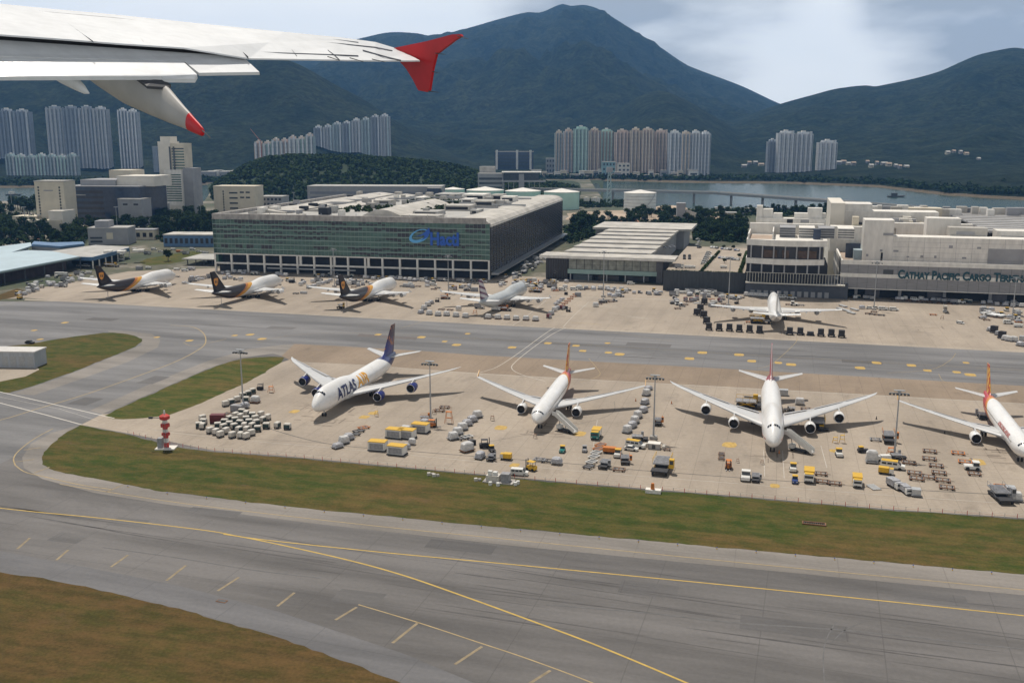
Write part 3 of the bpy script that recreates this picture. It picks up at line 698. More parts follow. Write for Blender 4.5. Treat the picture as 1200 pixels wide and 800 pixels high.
# rolled pale eaves along the right flank
prof = [(Wd-22, zp-2.3),(Wd-22, zp-.9),(Wd-12, zp-.6),(Wd-6, zp-.9),(Wd-2, zp-2.0),(Wd+.6, zp-4.2),(Wd+.6, zp-4.8),(Wd-22, zp-4.8)]
mb = MB(); mb.extr([(x, 1.2, z) for x, z in prof], (0, Ld-1.2, 0)); mb.build('eaves', M_rooflt, T)
mb = MB(); mb.box(Wd-.4, Wd+.9, 1, Ld, zp-5.5, zp-4.82); mb.build('eaves_line', M_white, T)
mb = MB(); mb.box(Wd-.5, Wd+.3, .45, Ld, 3.2, zp-5.51); mb.build('side_glazing', M_dglass, T)
mb = MB()
for k in range(1, 22): z = 3.2 + (zp-9)*k/22; mb.box(Wd+.3, Wd+.75, 1, Ld, z, z+.22)
for k in range(0, 36): y = 2 + k*8; mb.box(Wd+.3, Wd+.5, y, y+.25, 3.3, zp-5.6)
mb.build('louvre_panel', mat('bronze_louvre', (.038,.032,.033), .45, .25, .5), T)
prof = [(Wd+.3, 3.0),(Wd+5.5, 3.3),(Wd+5.5, 4.2),(Wd+.3, 4.6)]
mb = MB(); mb.extr([(x, 2, z) for x, z in prof], (0, Ld-2, 0)); mb.build('canopy', M_metal, T)
# logo: tilted ring with a swirl + lettering
xl, zl = S.p(508, 279); x2, _ = S.p(483, 283)
ring = MB(); n = 40; cxx = S.px(491.5, 277); czz = S.z(491.5, 276.5)
for i in range(n):
    def pt(a, k):
        rx, rz = 7.3*k, (4.0*k - (1-k)*1.5); x = rx*math.cos(a); z = rz*math.sin(a); t = R(22)
        return (cxx + x*math.cos(t) - z*math.sin(t), czz + x*math.sin(t) + z*math.cos(t))
    a0, a1 = 2*math.pi*i/n, 2*math.pi*(i+1)/n
    k0 = .78 + .12*math.cos(a0-1.0); k1 = .78 + .12*math.cos(a1-1.0)
    A, B_, C_, D_ = pt(a0,1), pt(a1,1), pt(a1,k1), pt(a0,k0)
    ring.extr([(A[0],-.5,A[1]),(B_[0],-.5,B_[1]),(C_[0],-.5,C_[1]),(D_[0],-.5,D_[1])], (0,.45,0))
ring.build('emblem_ring', M_signl, T)
sw = MB(); P = [(-3.2,-.6),(1.5,1.0),(4.6,3.2),(6.9,5.8),(7.6,2.6),(5.6,-.8),(1.0,-3.0),(3.6,-.6),(3.4,.8),(1.2,.1)]
sw.extr([(cxx+x, -.62, czz+z) for x, z in P], (0,.1,0)); sw.build('emblem_swirl', M_signb, T)
zb = S.z(520, 287); lettering('Hactl', 11.5, M_signb, T, (S.px(504.5, 284), -.3, zb), depth=.25, bold=.42, width=S.px(538,287)-S.px(504.5,284))
# roof: long hall, vault, plant rooms, garden
mb = MB()
def roofbox(pxl, pxr, pyb, h, dep, m, name):
    d = 20
    return
zr = zp - 2.2
def hall(x0, x1, y0, y1, h, name, m, arch=0):
    mb = MB(); n = 9; pr = []
    for i in range(n+1):
        t = i/n; pr.append((x0+(x1-x0)*t, zr + h*.45 + (arch*math.sin(math.pi*t) if arch else h*.55*(1-abs(2*t-1)))))
    pr = [(x0, zr)] + pr + [(x1, zr)]
    mb.extr([(x, y0, z) for x, z in pr], (0, y1-y0, 0)); return mb.build(name, m, T)
hall(12, 40, 30, 270, 3.0, 'roof_hall', M_rooflt); hall(44, 64, 60, 262, 2.2, 'roof_hall', M_rooflt)
hall(100, 128, 26, 150, 1.5, 'roof_vault', M_rooflt, 4.2)
for (x0,x1,y0,y1,h,m) in ((70,84,130,144,4.5,M_rooflt),(132,150,40,60,3,M_roofg),(140,160,90,110,4,M_rooflt),(150,166,140,156,4.5,M_rooflt),(134,144,160,176,4.5,M_white),(160,172,190,206,5,M_white),(146,156,215,232,5,M_rooflt),(88,96,180,200,4,M_white),(30,60,14,22,1.4,M_rooflt),(132,158,14,30,2.2,M_rooflt),(168,174,60,76,3,M_roofg),(120,140,215,240,5,M_white),(90,112,232,262,4,M_roofg)):
    b_ = Box(x0,x1,y0,y1,zr,zr+h).build('plant_room', m, T)
    Box(x0+1.5,x1-1.5,y0-.05,y0+.02,zr+h*.25,zr+h*.75).build('opening', M_dark, b_)
mb = MB(); r2 = random.Random(4)
for (x0,x1,y0,y1) in ((66,96,50,120),(98,134,158,186),(84,100,150,230),(128,140,60,120)):
    for _ in range(34): clump(mb, (r2.uniform(x0,x1), r2.uniform(y0,y1), zr+1.4), 2.2, 22, .9, r2)
tag(mb.build('roof_garden', M_leaf, T), kind='stuff')
# rail along roof
r6 = random.Random(66)
for k in range(70):
    x = r6.uniform(8, Wd-26); y = r6.uniform(14, Ld-20); w_, d_, h_ = r6.uniform(1.5,7), r6.uniform(2,9), r6.uniform(.8,3.2)
    if k % 3: Box(x, x+w_, y, y+d_, zr+.3, zr+2+h_).build('roof_unit', r6.choice((M_roofg, M_rooflt, M_greyw, M_dark, M_white)), T)
    else: Box(x, x+r6.uniform(10,34), y, y+.8, zr+1.2, zr+2.6).build('duct', r6.choice((M_greyw, M_metal)), T)
for k in range(14): Box(4+k*12.5, 4.3+k*12.5, 3.2, 3.5, zp-2.2, zp+1.3).build('rail_post', M_metal, T)
# ---- 2. low terminal with pale stepped roof
S = Site(639.5, 327, GRID); T = S.thing('freight_terminal', 'low freight terminal with pale stepped roof slabs and dark glazed front', 'terminal')
x1 = S.px(776, 330); zr = S.z(700, 300); roofth = 2.2
xL, xR = S.px(634, 298), S.px(792, 303)
Box(0, x1, 4, 36, 0, zr-2.4).build('core', M_dark, T)
Box(0, S.px(665, 320), .2, 4, 0, zr-2.6).build('glass_facade', M_dglass, T)
xa = S.px(666, 320); zw0, zw1, zgb = S.z(700, 321), S.z(700, 305), S.z(700, 316.5)
Box(xa, x1-4, .8, 4, zgb, zw1+.6).build('office_wall', mat('office_glazing', (.26,.27,.235), .3, .35, .35), T)
mb = MB()
for i in range(12): x = xa + (x1-4-xa)*i/11; mb.box(x-.14, x+.14, .55, .8, zgb, zw1+.6)
mb.box(xa, x1-4, .5, .62, zgb, zgb+.2); mb.box(xa, x1-4, .5, .62, zw1+.3, zw1+.6)
for i in range(12): x = xa + (x1-4-xa)*i/11; mb.box(x-.5, x+.5, .5, .62, (zgb+zw1)/2, (zgb+zw1)/2+.12)
mb.box(xa, x1-4, .48, .6, (zgb+zw1)/2+.02, (zgb+zw1)/2+.1)
mb.build('window_frame', M_dmetal, T)
Box(xa-.5, x1-3.6, .1, 4.1, zw0-.3, zgb).build('green_band', mat('pale_green_cladding', (.30,.42,.39), .4, .1, .3), T)
for i in range(5):
    xx = xa + 1 + (x1-6-xa)*i/4.6; Box(xx, xx+.7, .3, 1.0, 0, zw0-.3).build('column', M_metal, T)
for a, b in ((.03,.28),(.33,.6),(.64,.95)):
    w_ = x1-6-xa; Box(xa+w_*a+1.4, xa+w_*b, 1.4, 3.99, 0, zw0-1.0).build('dock_door', M_dglass if a > .1 else mat('slate_shutter',(.08,.10,.11),.6,.2,.3), T)
Box(x1-4, x1, .3, 5, 0, zr-2.4).build('end_pier', mat('dark_cladding', (.11,.11,.12), .6, .2, .3), T)
for i in range(8):
    x = 1+i*(xa-2)/8; Box(x, x+.15, 0, .2, 0, zr-2.6).build('frame', M_dmetal, T)
Box(xL, xR, -4.5, 16, zr-1.6, zr).build('front_roof', M_rooflt, T)
mb = MB(); mb.box(xL, xR, -4.6, -4.5, zr-1.7, zr-.2); mb.build('fascia', M_white, T)
# stem roof in steps; far bar
gx0, gy0 = S.g(677, 293, 0); yb = S.g(750, 268, 0)
y0s = 16; y1s = S.g(788, 269.5, zr)[1]; xs0 = S.g(668, 292, zr)[0]; xs1 = S.g(770, 292.5, zr)[0]; 
xs1b = S.g(787, 269, zr)[0]
nst = 6
for k in range(nst):
    ya = y0s + (y1s-y0s)*k/nst; yb_ = y0s + (y1s-y0s)*(k+1)/nst
    m_ = MB(); m_.extr([(xs0, ya, zr-1.2),(xs0, ya, zr+.9),(xs0, yb_-.8, zr-.1),(xs0, yb_-.8, zr-1.2)], (xs1-xs0, 0, 0)); rf = m_.build('roof_step', M_rooflt, T)
    for a, b in ((.08,.42),(.5,.6),(.66,.95)): Box(xs0+(xs1-xs0)*a, xs0+(xs1-xs0)*b, ya-.06, ya+.02, zr+.05, zr+.7).build('skylight', M_greyw, rf)
Box(xs0+2, xs1-2, 16, y1s, 0, zr-1.2).build('wall', M_greyw, T)
fb0 = S.g(693, 268, zr)[0]; fb1 = S.g(811, 269, zr)[0]; fy0 = y1s; fy1 = S.g(750, 261.5, zr)[1]
Box(fb0, fb1, fy0, fy1, zr-1.0, zr+.8).build('rear_roof', M_rooflt, T)
Box(fb0+2, fb1-6, fy0+3, fy1-2, 0, zr-1.0).build('wall', M_greyw, T)
# ---- 3. raised car park between the terminals
S = Site(777, 340, GRID); T = S.thing('car_park', 'raised open-air car park deck with dark retaining wall between the two pale terminals', 'car park')
zc = S.z(820, 320); wx = S.px(872, 342)
dk = Box(.5, wx-.3, .3, 150, 0, zc).build('deck', M_conc, T)
Box(0, wx, 0, .3, 0, zc+1.0).build('retaining_wall', mat('dark_wall_panel', (.055,.06,.065), .7, .25, .3, stretch=(3,1,.4)), T)
mb = MB()
for i in range(16): x = wx*i/15; mb.box(x-.12, x+.12, -.12, 0, 0, zc+1.0)
mb.build('wall_rib', M_dmetal, T)
mb = MB(); r2 = random.Random(8)
xh, yh = S.g(868, 300, zc); 
for i in range(60):
    t = i/59; y = 6 + t*110; x = wx*.46 + t*4
    clump(mb, (x, y, zc+.9), 1.2, 14, .55, r2)
    clump(mb, (wx-3, y, zc+.9), 1.4, 14, .6, r2)
    clump(mb, (2 + t*(wx-4), 1.2, zc+.7), .9, 12, .5, r2)
tag(mb.build('hedge', M_leaf, T), kind='stuff')
CARPARK = (S, zc, wx)
# ---- 4. curved office block
S = Site(873, 346, GRID); T = S.thing('office_block', 'office block with curved white balcony bands and dark glazed floors beside the grey cargo hall', 'building')
W0 = S.px(972, 346)
def curved(x0, x1, dep, bulge, n=14):
    f = []
    for i in range(n+1):
        t = i/n; f.append((x0+(x1-x0)*t, -bulge*math.sin(math.pi*min(1, t*1.0))))
    return f + [(x1, dep), (x0, dep)]
zl = [S.z(920, y) for y in (331, 319, 309.5, 303, 288, 281)]
Box(0, W0+10, .3, 40, 0, zl[0]).build('base_storey', mat('charcoal_cladding', (.065,.075,.095), .5, .2, .3), T)
for i in range(12): Box(3+i*(W0-2)/12, 5.4+i*(W0-2)/12, .1, .3, .2, 3.4).build('dock_door', M_greyw, T)
mb = MB(); mb.prism(curved(0, W0-2, 40, 2.5), zl[0], zl[2]); mb.build('lower_floor', M_dark, T)
mb = MB()
for i in range(34):
    x = .6 + i*(W0+8)/34; mb.box(x, x+.22, -3.6, -3.4, zl[0], zl[1])
mb.box(0, W0+8, -3.7, -3.3, zl[1]-.25, zl[1]); mb.box(0, W0+8, -3.8, -.0, zl[0]-.6, zl[0]); mb.build('balcony_railing', mat('pale_railing', (.55,.53,.47), .6, .1, 1), T)
mb = MB(); mb.prism(curved(-.5, W0-4, 40, 4.5), zl[2], zl[3]); mb.build('balcony_band', M_white, T)
mb = MB(); mb.prism(curved(0, W0-5, 40, 1.5), zl[3], zl[4]); fl = mb.build('upper_floor', M_dglass, T)
mb = MB(); mb.prism(curved(-.5, W0-3, 40, 4.5), zl[4], zl[5]); mb.build('roof_band', M_white, T)
for i in range(7):
    x = 2 + i*(W0-8)/6.2; Box(x, x+.8, -3, -2.2, zl[3], zl[4]).build('column', M_greyw, T); Box(x, x+.8, -3, -2.2, zl[1]-.3, zl[2]).build('column', M_greyw, T)
for a, b in ((.2,.36),(.42,.5),(.6,.82)): Box(W0*a, W0*b, -2.4, -1.6, zl[3]+.6, zl[4]-2.4).build('office_panel', mat('warm_interior', (.085,.055,.04), .7, .4, .5), fl)
xp = S.px(907, 280); Box(1, xp-1, 1, 28, zl[5], zl[5]+.05).build('roof_terrace', M_brown, T)
for (a,b,c,d,h) in ((xp-1,xp-.3,1,34,4.5),(0,.8,1,34,3),(0,W0-4,34,38,6.5)): Box(a,b,c,d,zl[5],zl[5]+h).build('parapet', M_white, T)
for k in range(4):
    x = xp + 3 + k*11; b_ = Box(x, x+9, 14, 30, zl[5], zl[5]+6).build('plant_room', M_white if k % 2 else M_greyw, T)
    for j in range(4): Box(x-.0, x+9, 13.9, 14.02, zl[5]+.6+j*1.4, zl[5]+1.2+j*1.4).build('louvre', M_dmetal, b_)
Box(xp+22, xp+26, 6, 12, zl[5], zl[5]+6).build('stair_head', M_navy, T)
yb = 46.0
def silh(x0p, x1p, pyt, yl, m, nm='rear_block', pyb=None, dep=10):
    xa_, xb_ = S.px(x0p, pyt, yl), S.px(x1p, pyt, yl); zt = S.z((x0p+x1p)/2, pyt, yl)
    return Box(xa_, xb_, yl, yl+dep, 0, zt).build(nm, m, T)
for a in ((886,968,256,46,8),(887,894,241,47,7),(894,906,245,48,7),(906,917,250,47.5,7),(931,950,250,49,7),(947,964,244,47.2,7),(961,968,250,50,6)): b_ = silh(a[0],a[1],a[2],a[3],M_white,dep=a[4])
Box(S.px(922,262,45.9), S.px(929,262,45.9), 45.9, 46.02, S.z(925,262,45.9)-1.5, S.z(925,257,45.9)).build('window', M_dark, T)
Box(S.px(938,262,45.9), S.px(948,262,45.9), 45.9, 46.02, S.z(940,261,45.9), S.z(940,257.5,45.9)).build('louvre', M_greyw, T)
# ---- 5. big grey cargo hall with lettering
S = Site(984, 347.5, GRID); T = S.thing('cargo_hall', 'vast grey and white cargo hall with dark teal lettering on its corrugated front', 'terminal')
WR = S.px(1400, 352); ov = -6.0     # overhang towards the apron
zlip, zs0, zs1, zpar0, zpar1 = S.z(1100, 341, ov), S.z(1100, 328, ov), S.z(1100, 323.5, ov), S.z(1100, 313, ov), S.z(1100, 308, ov)
xl0 = S.px(984, 336, ov)
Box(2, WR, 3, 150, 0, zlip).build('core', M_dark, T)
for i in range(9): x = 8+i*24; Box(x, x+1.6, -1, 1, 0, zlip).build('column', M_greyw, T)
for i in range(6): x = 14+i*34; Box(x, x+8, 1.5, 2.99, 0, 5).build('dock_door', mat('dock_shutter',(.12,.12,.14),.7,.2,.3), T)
Box(xl0, WR, ov, 120, zlip, zs0).build('wall_panel', M_cgrey, T)
Box(xl0-.05, WR, ov-.1, 119, zs0, zs1).build('stripe', M_white, T)
Box(xl0, WR, ov, 120, zs1, zpar0).build('wall_panel', M_cgrey, T)
Box(xl0-.05, WR, ov-.12, ov+1.0, zpar0, zpar1).build('parapet', M_white, T)
Box(xl0-.05, xl0+1.0, ov+1.0, 120, zpar0, zpar1).build('parapet', M_white, T)
Box(xl0+1, WR, ov+1, 120, zpar0, zpar0+.2).build('roof_terrace', M_brown, T)
Box(xl0-.2, WR, ov-.25, ov+.6, zlip-.4, zlip).build('lip', M_white, T)
tx0, tz0 = S.p(1052, 324.5, ov); tx1 = S.px(1209, 331, ov)
lettering('Cathay Pacific Cargo Terminal', 6.6, M_teal, T, (tx0, ov-.3, tz0-.55), depth=.2, bold=.24, smallcaps=True, width=tx1-tx0)
Box(tx0+ -8, tx0-2.5, ov-.06, ov+.05, tz0-1, tz0+4).build('vent', M_dmetal, T)
# set back white wall
def blk(x0p, x1p, pyt, yl, dep, m=M_white, nm='upper_block', base=None):
    xa_, xb_ = S.px(x0p, pyt+8, yl), S.px(x1p, pyt+8, yl); zt = S.z((x0p+x1p)/2, pyt, yl)
    return Box(xa_, xb_, yl, yl+dep, base if base is not None else zpar0, zt).build(nm, m, T), xa_, xb_, zt
b1, xa1, xb1, zt1 = blk(1013, 1400, 281, 12, 14)
b2, xa2, xb2, zt2 = blk(1013, 1048, 258, 11.6, 16)
for fx in (1036,): Box(S.px(fx-1,277,11.4), S.px(fx+11,277,11.4), 11.4, 11.62, S.z(fx,276,11.4), S.z(fx,273,11.4)).build('louvre', M_greyw, b2)
Box(S.px(1032,300,11.4), S.px(1034.5,300,11.4), 11.4, 11.62, zpar0, S.z(1033,296,11.4)).build('door', M_dark, b2)
Box(S.px(1158,300,11.8), S.px(1200,303,11.8), 11.8, 12.02, zpar0+.5, S.z(1180,292,11.8)).build('louvre', M_greyw, b1)
mb = MB()
for k in range(1,5): z = zpar0+(zt1-zpar0)*k/5; mb.box(xb2+.2, xb1, 11.9, 12.03, z, z+.08)
for k in range(18): x = xb2 + (xb1-xb2)*k/18; mb.box(x, x+.1, 11.9, 12.03, zpar0, zt1)
mb.build('panel_joint', M_greyw, b1)
# ramp void on the left with dark opening
Box(S.px(994,285,6), S.px(1012,285,6), 26, 27, zpar0, zpar0+9).build('ramp_wall', M_navy, T)
Box(S.px(1001,285,20), S.px(1014,285,20), 16, 60, zpar0+.2, zpar0+6).build('ramp', mat('pale_blue_ramp',(.36,.44,.48),.5,.1,.3), T)
# rear storeys
blk(973, 1050, 266, 60, 10, M_white, 'upper_block'); 
blk(978, 1100, 248, 96, 20, M_white, base=0); blk(973.5, 990, 238, 80, 60, M_beige, base=0); blk(990, 1022, 239, 98, 22, M_white, base=0)
blk(1022, 1140, 262, 60, 6, M_white); blk(1052, 1104, 244, 130, 12, M_cream, base=0)
blk(1086, 1126, 256, 40, 12, M_white); b3, xa3, xb3, zt3 = blk(1112, 1157, 267, 26, 10, M_rooflt)
Box(xa3+4, xa3+14, 25.9, 26.02, zt3-4, zt3-2.2).build('louvre', M_greyw, b3)
blk(1168, 1400, 273, 30, 14, M_white); Box(S.px(1173,280,29.8), S.px(1230,280,29.8), 29.8, 30.02, S.z(1190,285,29.8), S.z(1190,277,29.8)).build('louvre', M_greyw, T)
# long striped metal roof on the right
z8 = S.z(1150, 271, 44); xA, xB = S.px(1160, 271, 44), S.px(1430, 275, 44); dy = S.g(1110, 249.5, z8)[1]; 
dx = S.g(1110, 249.5, z8)[0]
mb = MB(); mb.extr([(xA,44,z8-1),(xB,44,z8-1),(xB,dy,z8-1),(dx,dy,z8-1)], (0,0,1)); rf = mb.build('metal_roof', M_greyw, T)
mb = MB()
for k in range(11):
    y = 46 + (dy-48)*k/10; xs = xA+(dx-xA)*(y-44)/(dy-44); mb.box(xs, xB, y, y+1.6, z8, z8+.5)
mb.build('roof_rib', M_rooflt, rf)
mb = MB(); mb.extr([(xA+1,46,0),(xB,46,0),(xB,dy-2,0),(dx+1,dy-2,0)], (0,0,z8-1.01)); mb.build('wall', M_dark, T)
# vans, cowls and ducts on the roof line
r2 = random.Random(21)
for k in range(26):
    pxx = 985 + k*8.6 + r2.uniform(-2,2); yl = (100 if pxx < 1100 else 150) + r2.uniform(20,60); x = S.px(pxx, 240, yl); z0 = S.z(pxx, 246 + (pxx-985)*.02, yl); w = r2.uniform(3,9); h = r2.uniform(1.5,4.5)
    Box(x, x+w, yl, yl+6, 0, z0+h).build('roof_unit', r2.choice((M_white, M_rooflt, M_greyw, M_white)), T)
mb = MB(); 
mb.box(S.px(1050,276,38), S.px(1140,276,38), 27, 96, zpar1+4, zpar1+4.2); mb.build('roof_deck', M_brown, T)
for (p, y_, w) in ((1052,36,10),(1062,34,14)):
    x = S.px(p, 276, y_); b_ = Box(x, x+w, y_, y_+4, zpar1+4.2, zpar1+6.6).build('roof_unit', M_white, T); Box(x+1, x+w-1, y_-.05, y_+.02, zpar1+4.6, zpar1+5.8).build('louvre', M_dark, b_)
for k in range(60):
    pxx = r2.uniform(990, 1100); yl = r2.uniform(66, 128); x = S.px(pxx, 262, yl); z0 = S.z(pxx, 262, yl); w = r2.uniform(1.5,6); 
    Box(x, x+w, yl, yl+r2.uniform(2,7), 0, z0+r2.uniform(-1,4.5)).build('roof_unit', r2.choice((M_white, M_beige, M_greyw, M_dark, M_brown, M_cream)), T)
for k in range(34):
    x = xl0 + 4 + k*(WR-xl0)/34; Box(x, x+.12, ov-.05, ov+.02, zlip, zpar0).build('panel_joint', M_dmetal, T)
for k in range(22):
    x = xa2 + 2 + k*7.5; z_ = zpar0 + r2.choice((3,6,9)); Box(x, x+r2.uniform(1,3), 11.86 if x > xb2 else 11.4, 12.02 if x > xb2 else 11.62, z_, z_+r2.uniform(.6,1.6)).build('vent', M_greyw, T)
m_ = MB()
for z_ in (.6, 1.1): m_.box(xl0+1, WR, ov+.4, ov+.46, zpar1+z_, zpar1+z_+.06)
for k in range(60): x = xl0+1+k*(WR-xl0-1)/60; m_.box(x, x+.06, ov+.4, ov+.46, zpar1, zpar1+1.16)
m_.build('guard_rail', M_metal, T)
# ---- generic block with window bands / grids
def block(px0, px1, pyb, pyt, deg, dep, m, name, label, cat, Y=None, z0=0.0, win=None, roof=M_roofg, wm=None, group=None, sideonly=False):
    s = Site(px0, pyb, deg, z0, Y); t = s.thing(name, label, cat, group)
    w = s.px(px1, pyb); h = s.z((px0+px1)/2, pyt)
    Box(0, w, 0, dep, -3, h).build('wall', m, t)
    r_ = Box(-.3, w+.3, -.3, dep+.3, h, h+.9).build('roof', roof, t)
    wm = wm or M_glass
    if win:
        kind = win[0]
        if kind == 'bands':
            n, x0, x1_, z0_, z1_ = win[1:6]
            for i in range(n):
                z = h*(z0_+(z1_-z0_)*i/n); b_ = Box(w*x0, w*x1_, -.12, .05, z, z+h*(z1_-z0_)/n*.5).build('window', wm, t)
        elif kind == 'grid':
            nx, nz = win[1:3]
            for i in range(nx):
                mbx = MB()
                for k in range(nz):
                    x = w*(i+.22)/nx; z = h*(k+.3)/nz; mbx.box(x, x+w*.56/nx, -.1, .04, z, z+h*.45/nz)
                mbx.build('window_column', wm, t)
    return s, t, w, h
# ---- residential towers across the water
PASTEL = dict(beige=(.58,.49,.40), pink=(.60,.48,.41), blue=(.54,.58,.62), green=(.44,.58,.52), grey=(.55,.56,.57), white=(.74,.74,.73), bluegrey=(.33,.36,.40), teal=(.44,.52,.52))
def facade(name, col):
    """render with floor lines: pale spandrel and dark glass storey by storey"""
    def f(t, b, v):
        s = N(t, 'ShaderNodeSeparateXYZ'); t.links.new(v, s.inputs[0])
        fl = M1(t, 'LESS_THAN', M1(t, 'FRACT', M1(t, 'DIVIDE', M1(t, 'ADD', s.outputs[2], 50.0), 3.0)), .42)
        h = M1(t, 'LESS_THAN', M1(t, 'FRACT', M1(t, 'DIVIDE', M1(t, 'ADD', M1(t, 'ADD', s.outputs[0], s.outputs[1]), 500.0), 3.6)), .55)
        c = mixc(t, M1(t, 'MULTIPLY', M1(t, 'MULTIPLY', fl, h), .78), col, (.035,.045,.055))
        n = noise_n(t, v, .06, 5); c = mixc(t, .35, c, ramp(t, n, [(.3, (.7,.7,.7)), (.7, (1.1,1.1,1.1))]), 'MULTIPLY')
        t.links.new(c, b.inputs['Base Color']); b.inputs['Roughness'].default_value = .7
    return MATS.get(name) or gmat(name, f)
def tower(px0, px1, pyt, Y, z0, colr, label, group, nb=4, dep=24, cap=None, colr2=None, ys=0.0, stepy=0):
    s = Site(px0, 400, 0, z0, Y); t = s.thing('apartment_tower', label, 'tower block', group)
    w = AT(px1, 205, Y).x - AT(px0, 205, Y).x; s.o.x = AT(px0, 205, Y).x; t.location = s.o
    h = AT(px0, pyt, Y).z - z0; wm = facade('wall_'+colr, PASTEL[colr]); wm2 = facade('pier_'+(colr2 or colr), tuple(min(.80, c*1.3) for c in PASTEL[colr2 or colr]))
    Box(0, w, 3, dep, -12, h).build('wall', wm, t)
    for i in range(nb):
        x = w*(i+.5)/nb; bw = w/nb*.26
        hh = h + (2.5 if i % 2 else 0) + ((i*7 + int(px0)) % 4)*1.1
        Box(x-bw, x+bw*.5, 0, 3.02, -12, hh).build('bay', wm2 if colr2 in ('white','pink','beige','green') or i == nb-1 else wm, t)
        Box(x+bw*.5, x+bw*1.15, .8, 3.01, -12, h-3).build('window_column', mat('tower_glazing', (.10,.12,.145), .4, .2, .1) if px0 > 500 else mat('tower_glazing_pale', (.20,.225,.25), .4, .2, .1), t)
    rr = Box(w*.2, w*.8, 6, dep-5, h, h+5).build('roof_block', mat('cap_'+(cap or colr), tuple(min(.75,c*1.15) for c in PASTEL[cap or colr]), .7, .1, .1), t)
    Box(w*.38, w*.6, 8, dep-8, h+5, h+8).build('water_tank', M_white, rr)
    return t
TG = 'tall apartment towers across the water'
tw = [ # px0 px1 top Y colour label
 (650,660,153,2420,'teal','slender blue-grey apartment tower at the left end of the group across the water','beige'),
 (660,672,151,2400,'blue','pale blue apartment tower with an orange-beige roof block, second of the group across the water','pink'),
 (672,689,148,2380,'green','apartment tower with a mint green crown block in the left cluster across the water','green'),
 (690,703,150,2400,'pink','pinkish beige apartment tower right of the mint green crowned one','beige'),
 (703,718,151,2420,'beige','beige apartment tower with green edge at the right end of the left cluster','green'),
 (720,737,152,2380,'pink','pinkish apartment tower first in the middle cluster across the water','pink'),
 (738,751,150,2360,'beige','beige apartment tower second in the middle cluster across the water','beige'),
 (751,766,150,2350,'pink','pinkish apartment tower third in the middle cluster across the water','beige'),
 (766,782,152,2370,'beige','beige apartment tower last in the middle cluster across the water','pink'),
 (783,797,153,2330,'blue','pale blue apartment tower first in the right cluster across the water','white'),
 (797,809,154,2320,'blue','pale blue and beige apartment tower second in the right cluster across the water','beige'),
 (809,820,153,2330,'grey','light grey apartment tower third in the right cluster across the water','white'),
 (820,832,154,2340,'blue','pale blue apartment tower at the right end of the right cluster','white'),
 (899,910,163,2500,'bluegrey','lower blue-grey apartment tower left of the two white ones across the water','blue'),
 (910,930,153,2480,'white','tall white apartment tower across the water, left of its twin','white'),
 (930,951,154,2490,'grey','tall white-grey apartment tower across the water, right of its twin','white'),
 (958,980,164,2480,'white','lone white apartment tower nearest the right mountain','white'),
 (-14,4,127,2700,'bluegrey','blue-grey tall apartment tower cut by the left edge of the picture','pink'),
 (4,21,127,2700,'bluegrey','blue-grey tall apartment tower second from the left edge','grey'),
 (21,40,128,2700,'bluegrey','blue-grey tall apartment tower third from the left edge','grey'),
 (59,78,124,2600,'grey','grey apartment tower at the left of the broad slab under the wing','bluegrey'),
 (78,97,124,2605,'bluegrey','grey apartment tower second in the broad slab under the wing','bluegrey'),
 (97,114,124,2605,'grey','grey apartment tower third in the broad slab under the wing','bluegrey'),
 (114,130,125,2600,'grey','grey apartment tower with pale right edge closing the broad slab under the wing','grey'),
 (142,153,127,2600,'bluegrey','narrow apartment tower with white fins right of the broad slab','white'),
 (153,165,128,2600,'grey','narrow grey apartment tower with white fins directly above the office blocks','white')]
for i, (a, b, tp, Y, c, lab, c2) in enumerate(tw):
    tower(a, b, tp+3, Y, 4, c, lab, TG, nb=3 if b-a < 15 else 4, colr2=c2, cap=c2)
for i in range(7):   # low slab row
    a = 7 + i*12; c = ('teal','grey')[i % 2]
    tower(a, a+12, 183 + (i%3)*.8, 2350, 3, c, f'low pale green-grey apartment block by the water, {nth(i,7)} of the row of seven', 'low apartment blocks by the left water', nb=3, colr2='green' if i % 2 else 'grey', dep=18)
for i in range(8):   # ridge block behind the knoll
    a = 369 + i*11.1; tp = 148 - i*2.1 + (0 if i % 2 else -1)
    tower(a, a+11.1, tp+3, 2750, 30, ('bluegrey','grey','teal')[i % 3], f'blue-grey apartment block rising behind the wooded hill, {nth(i,8)} of the stepped row of eight', 'stepped row of blocks behind the wooded hill', nb=3, colr2=('grey','teal')[i%2], cap='white')
for i in range(7):
    a = 299 + i*10; tp = 166 - i*1.4 + (i%2)*2
    tower(a, a+10, tp+2, 2300, 5, ('pink','green','teal','pink','white','green','teal')[i], f'small pastel apartment block on the skyline of the wooded hill, {nth(i,7)} of the low row', 'low pastel blocks behind the wooded hill', nb=2, colr2='white', cap='pink')
# construction crane behind the hill
p = AT(306, 172, 2290); T = thing('tower_crane', 'thin red construction crane with raised jib above the pastel blocks', 'crane', (p.x, 2290, 20)); q = AT(305, 165, 2290).z - 20
mb = MB(); mb.tube((0,0,0),(0,0,q),1.0,1.0,6); mb.build('mast', mat('crane_red',(.45,.16,.10),.6,.1,1), T)
mb = MB(); mb.tube((0,0,q-2),(-22,0,q+26),.8,.4,6); mb.build('jib', MATS['crane_red'], T)
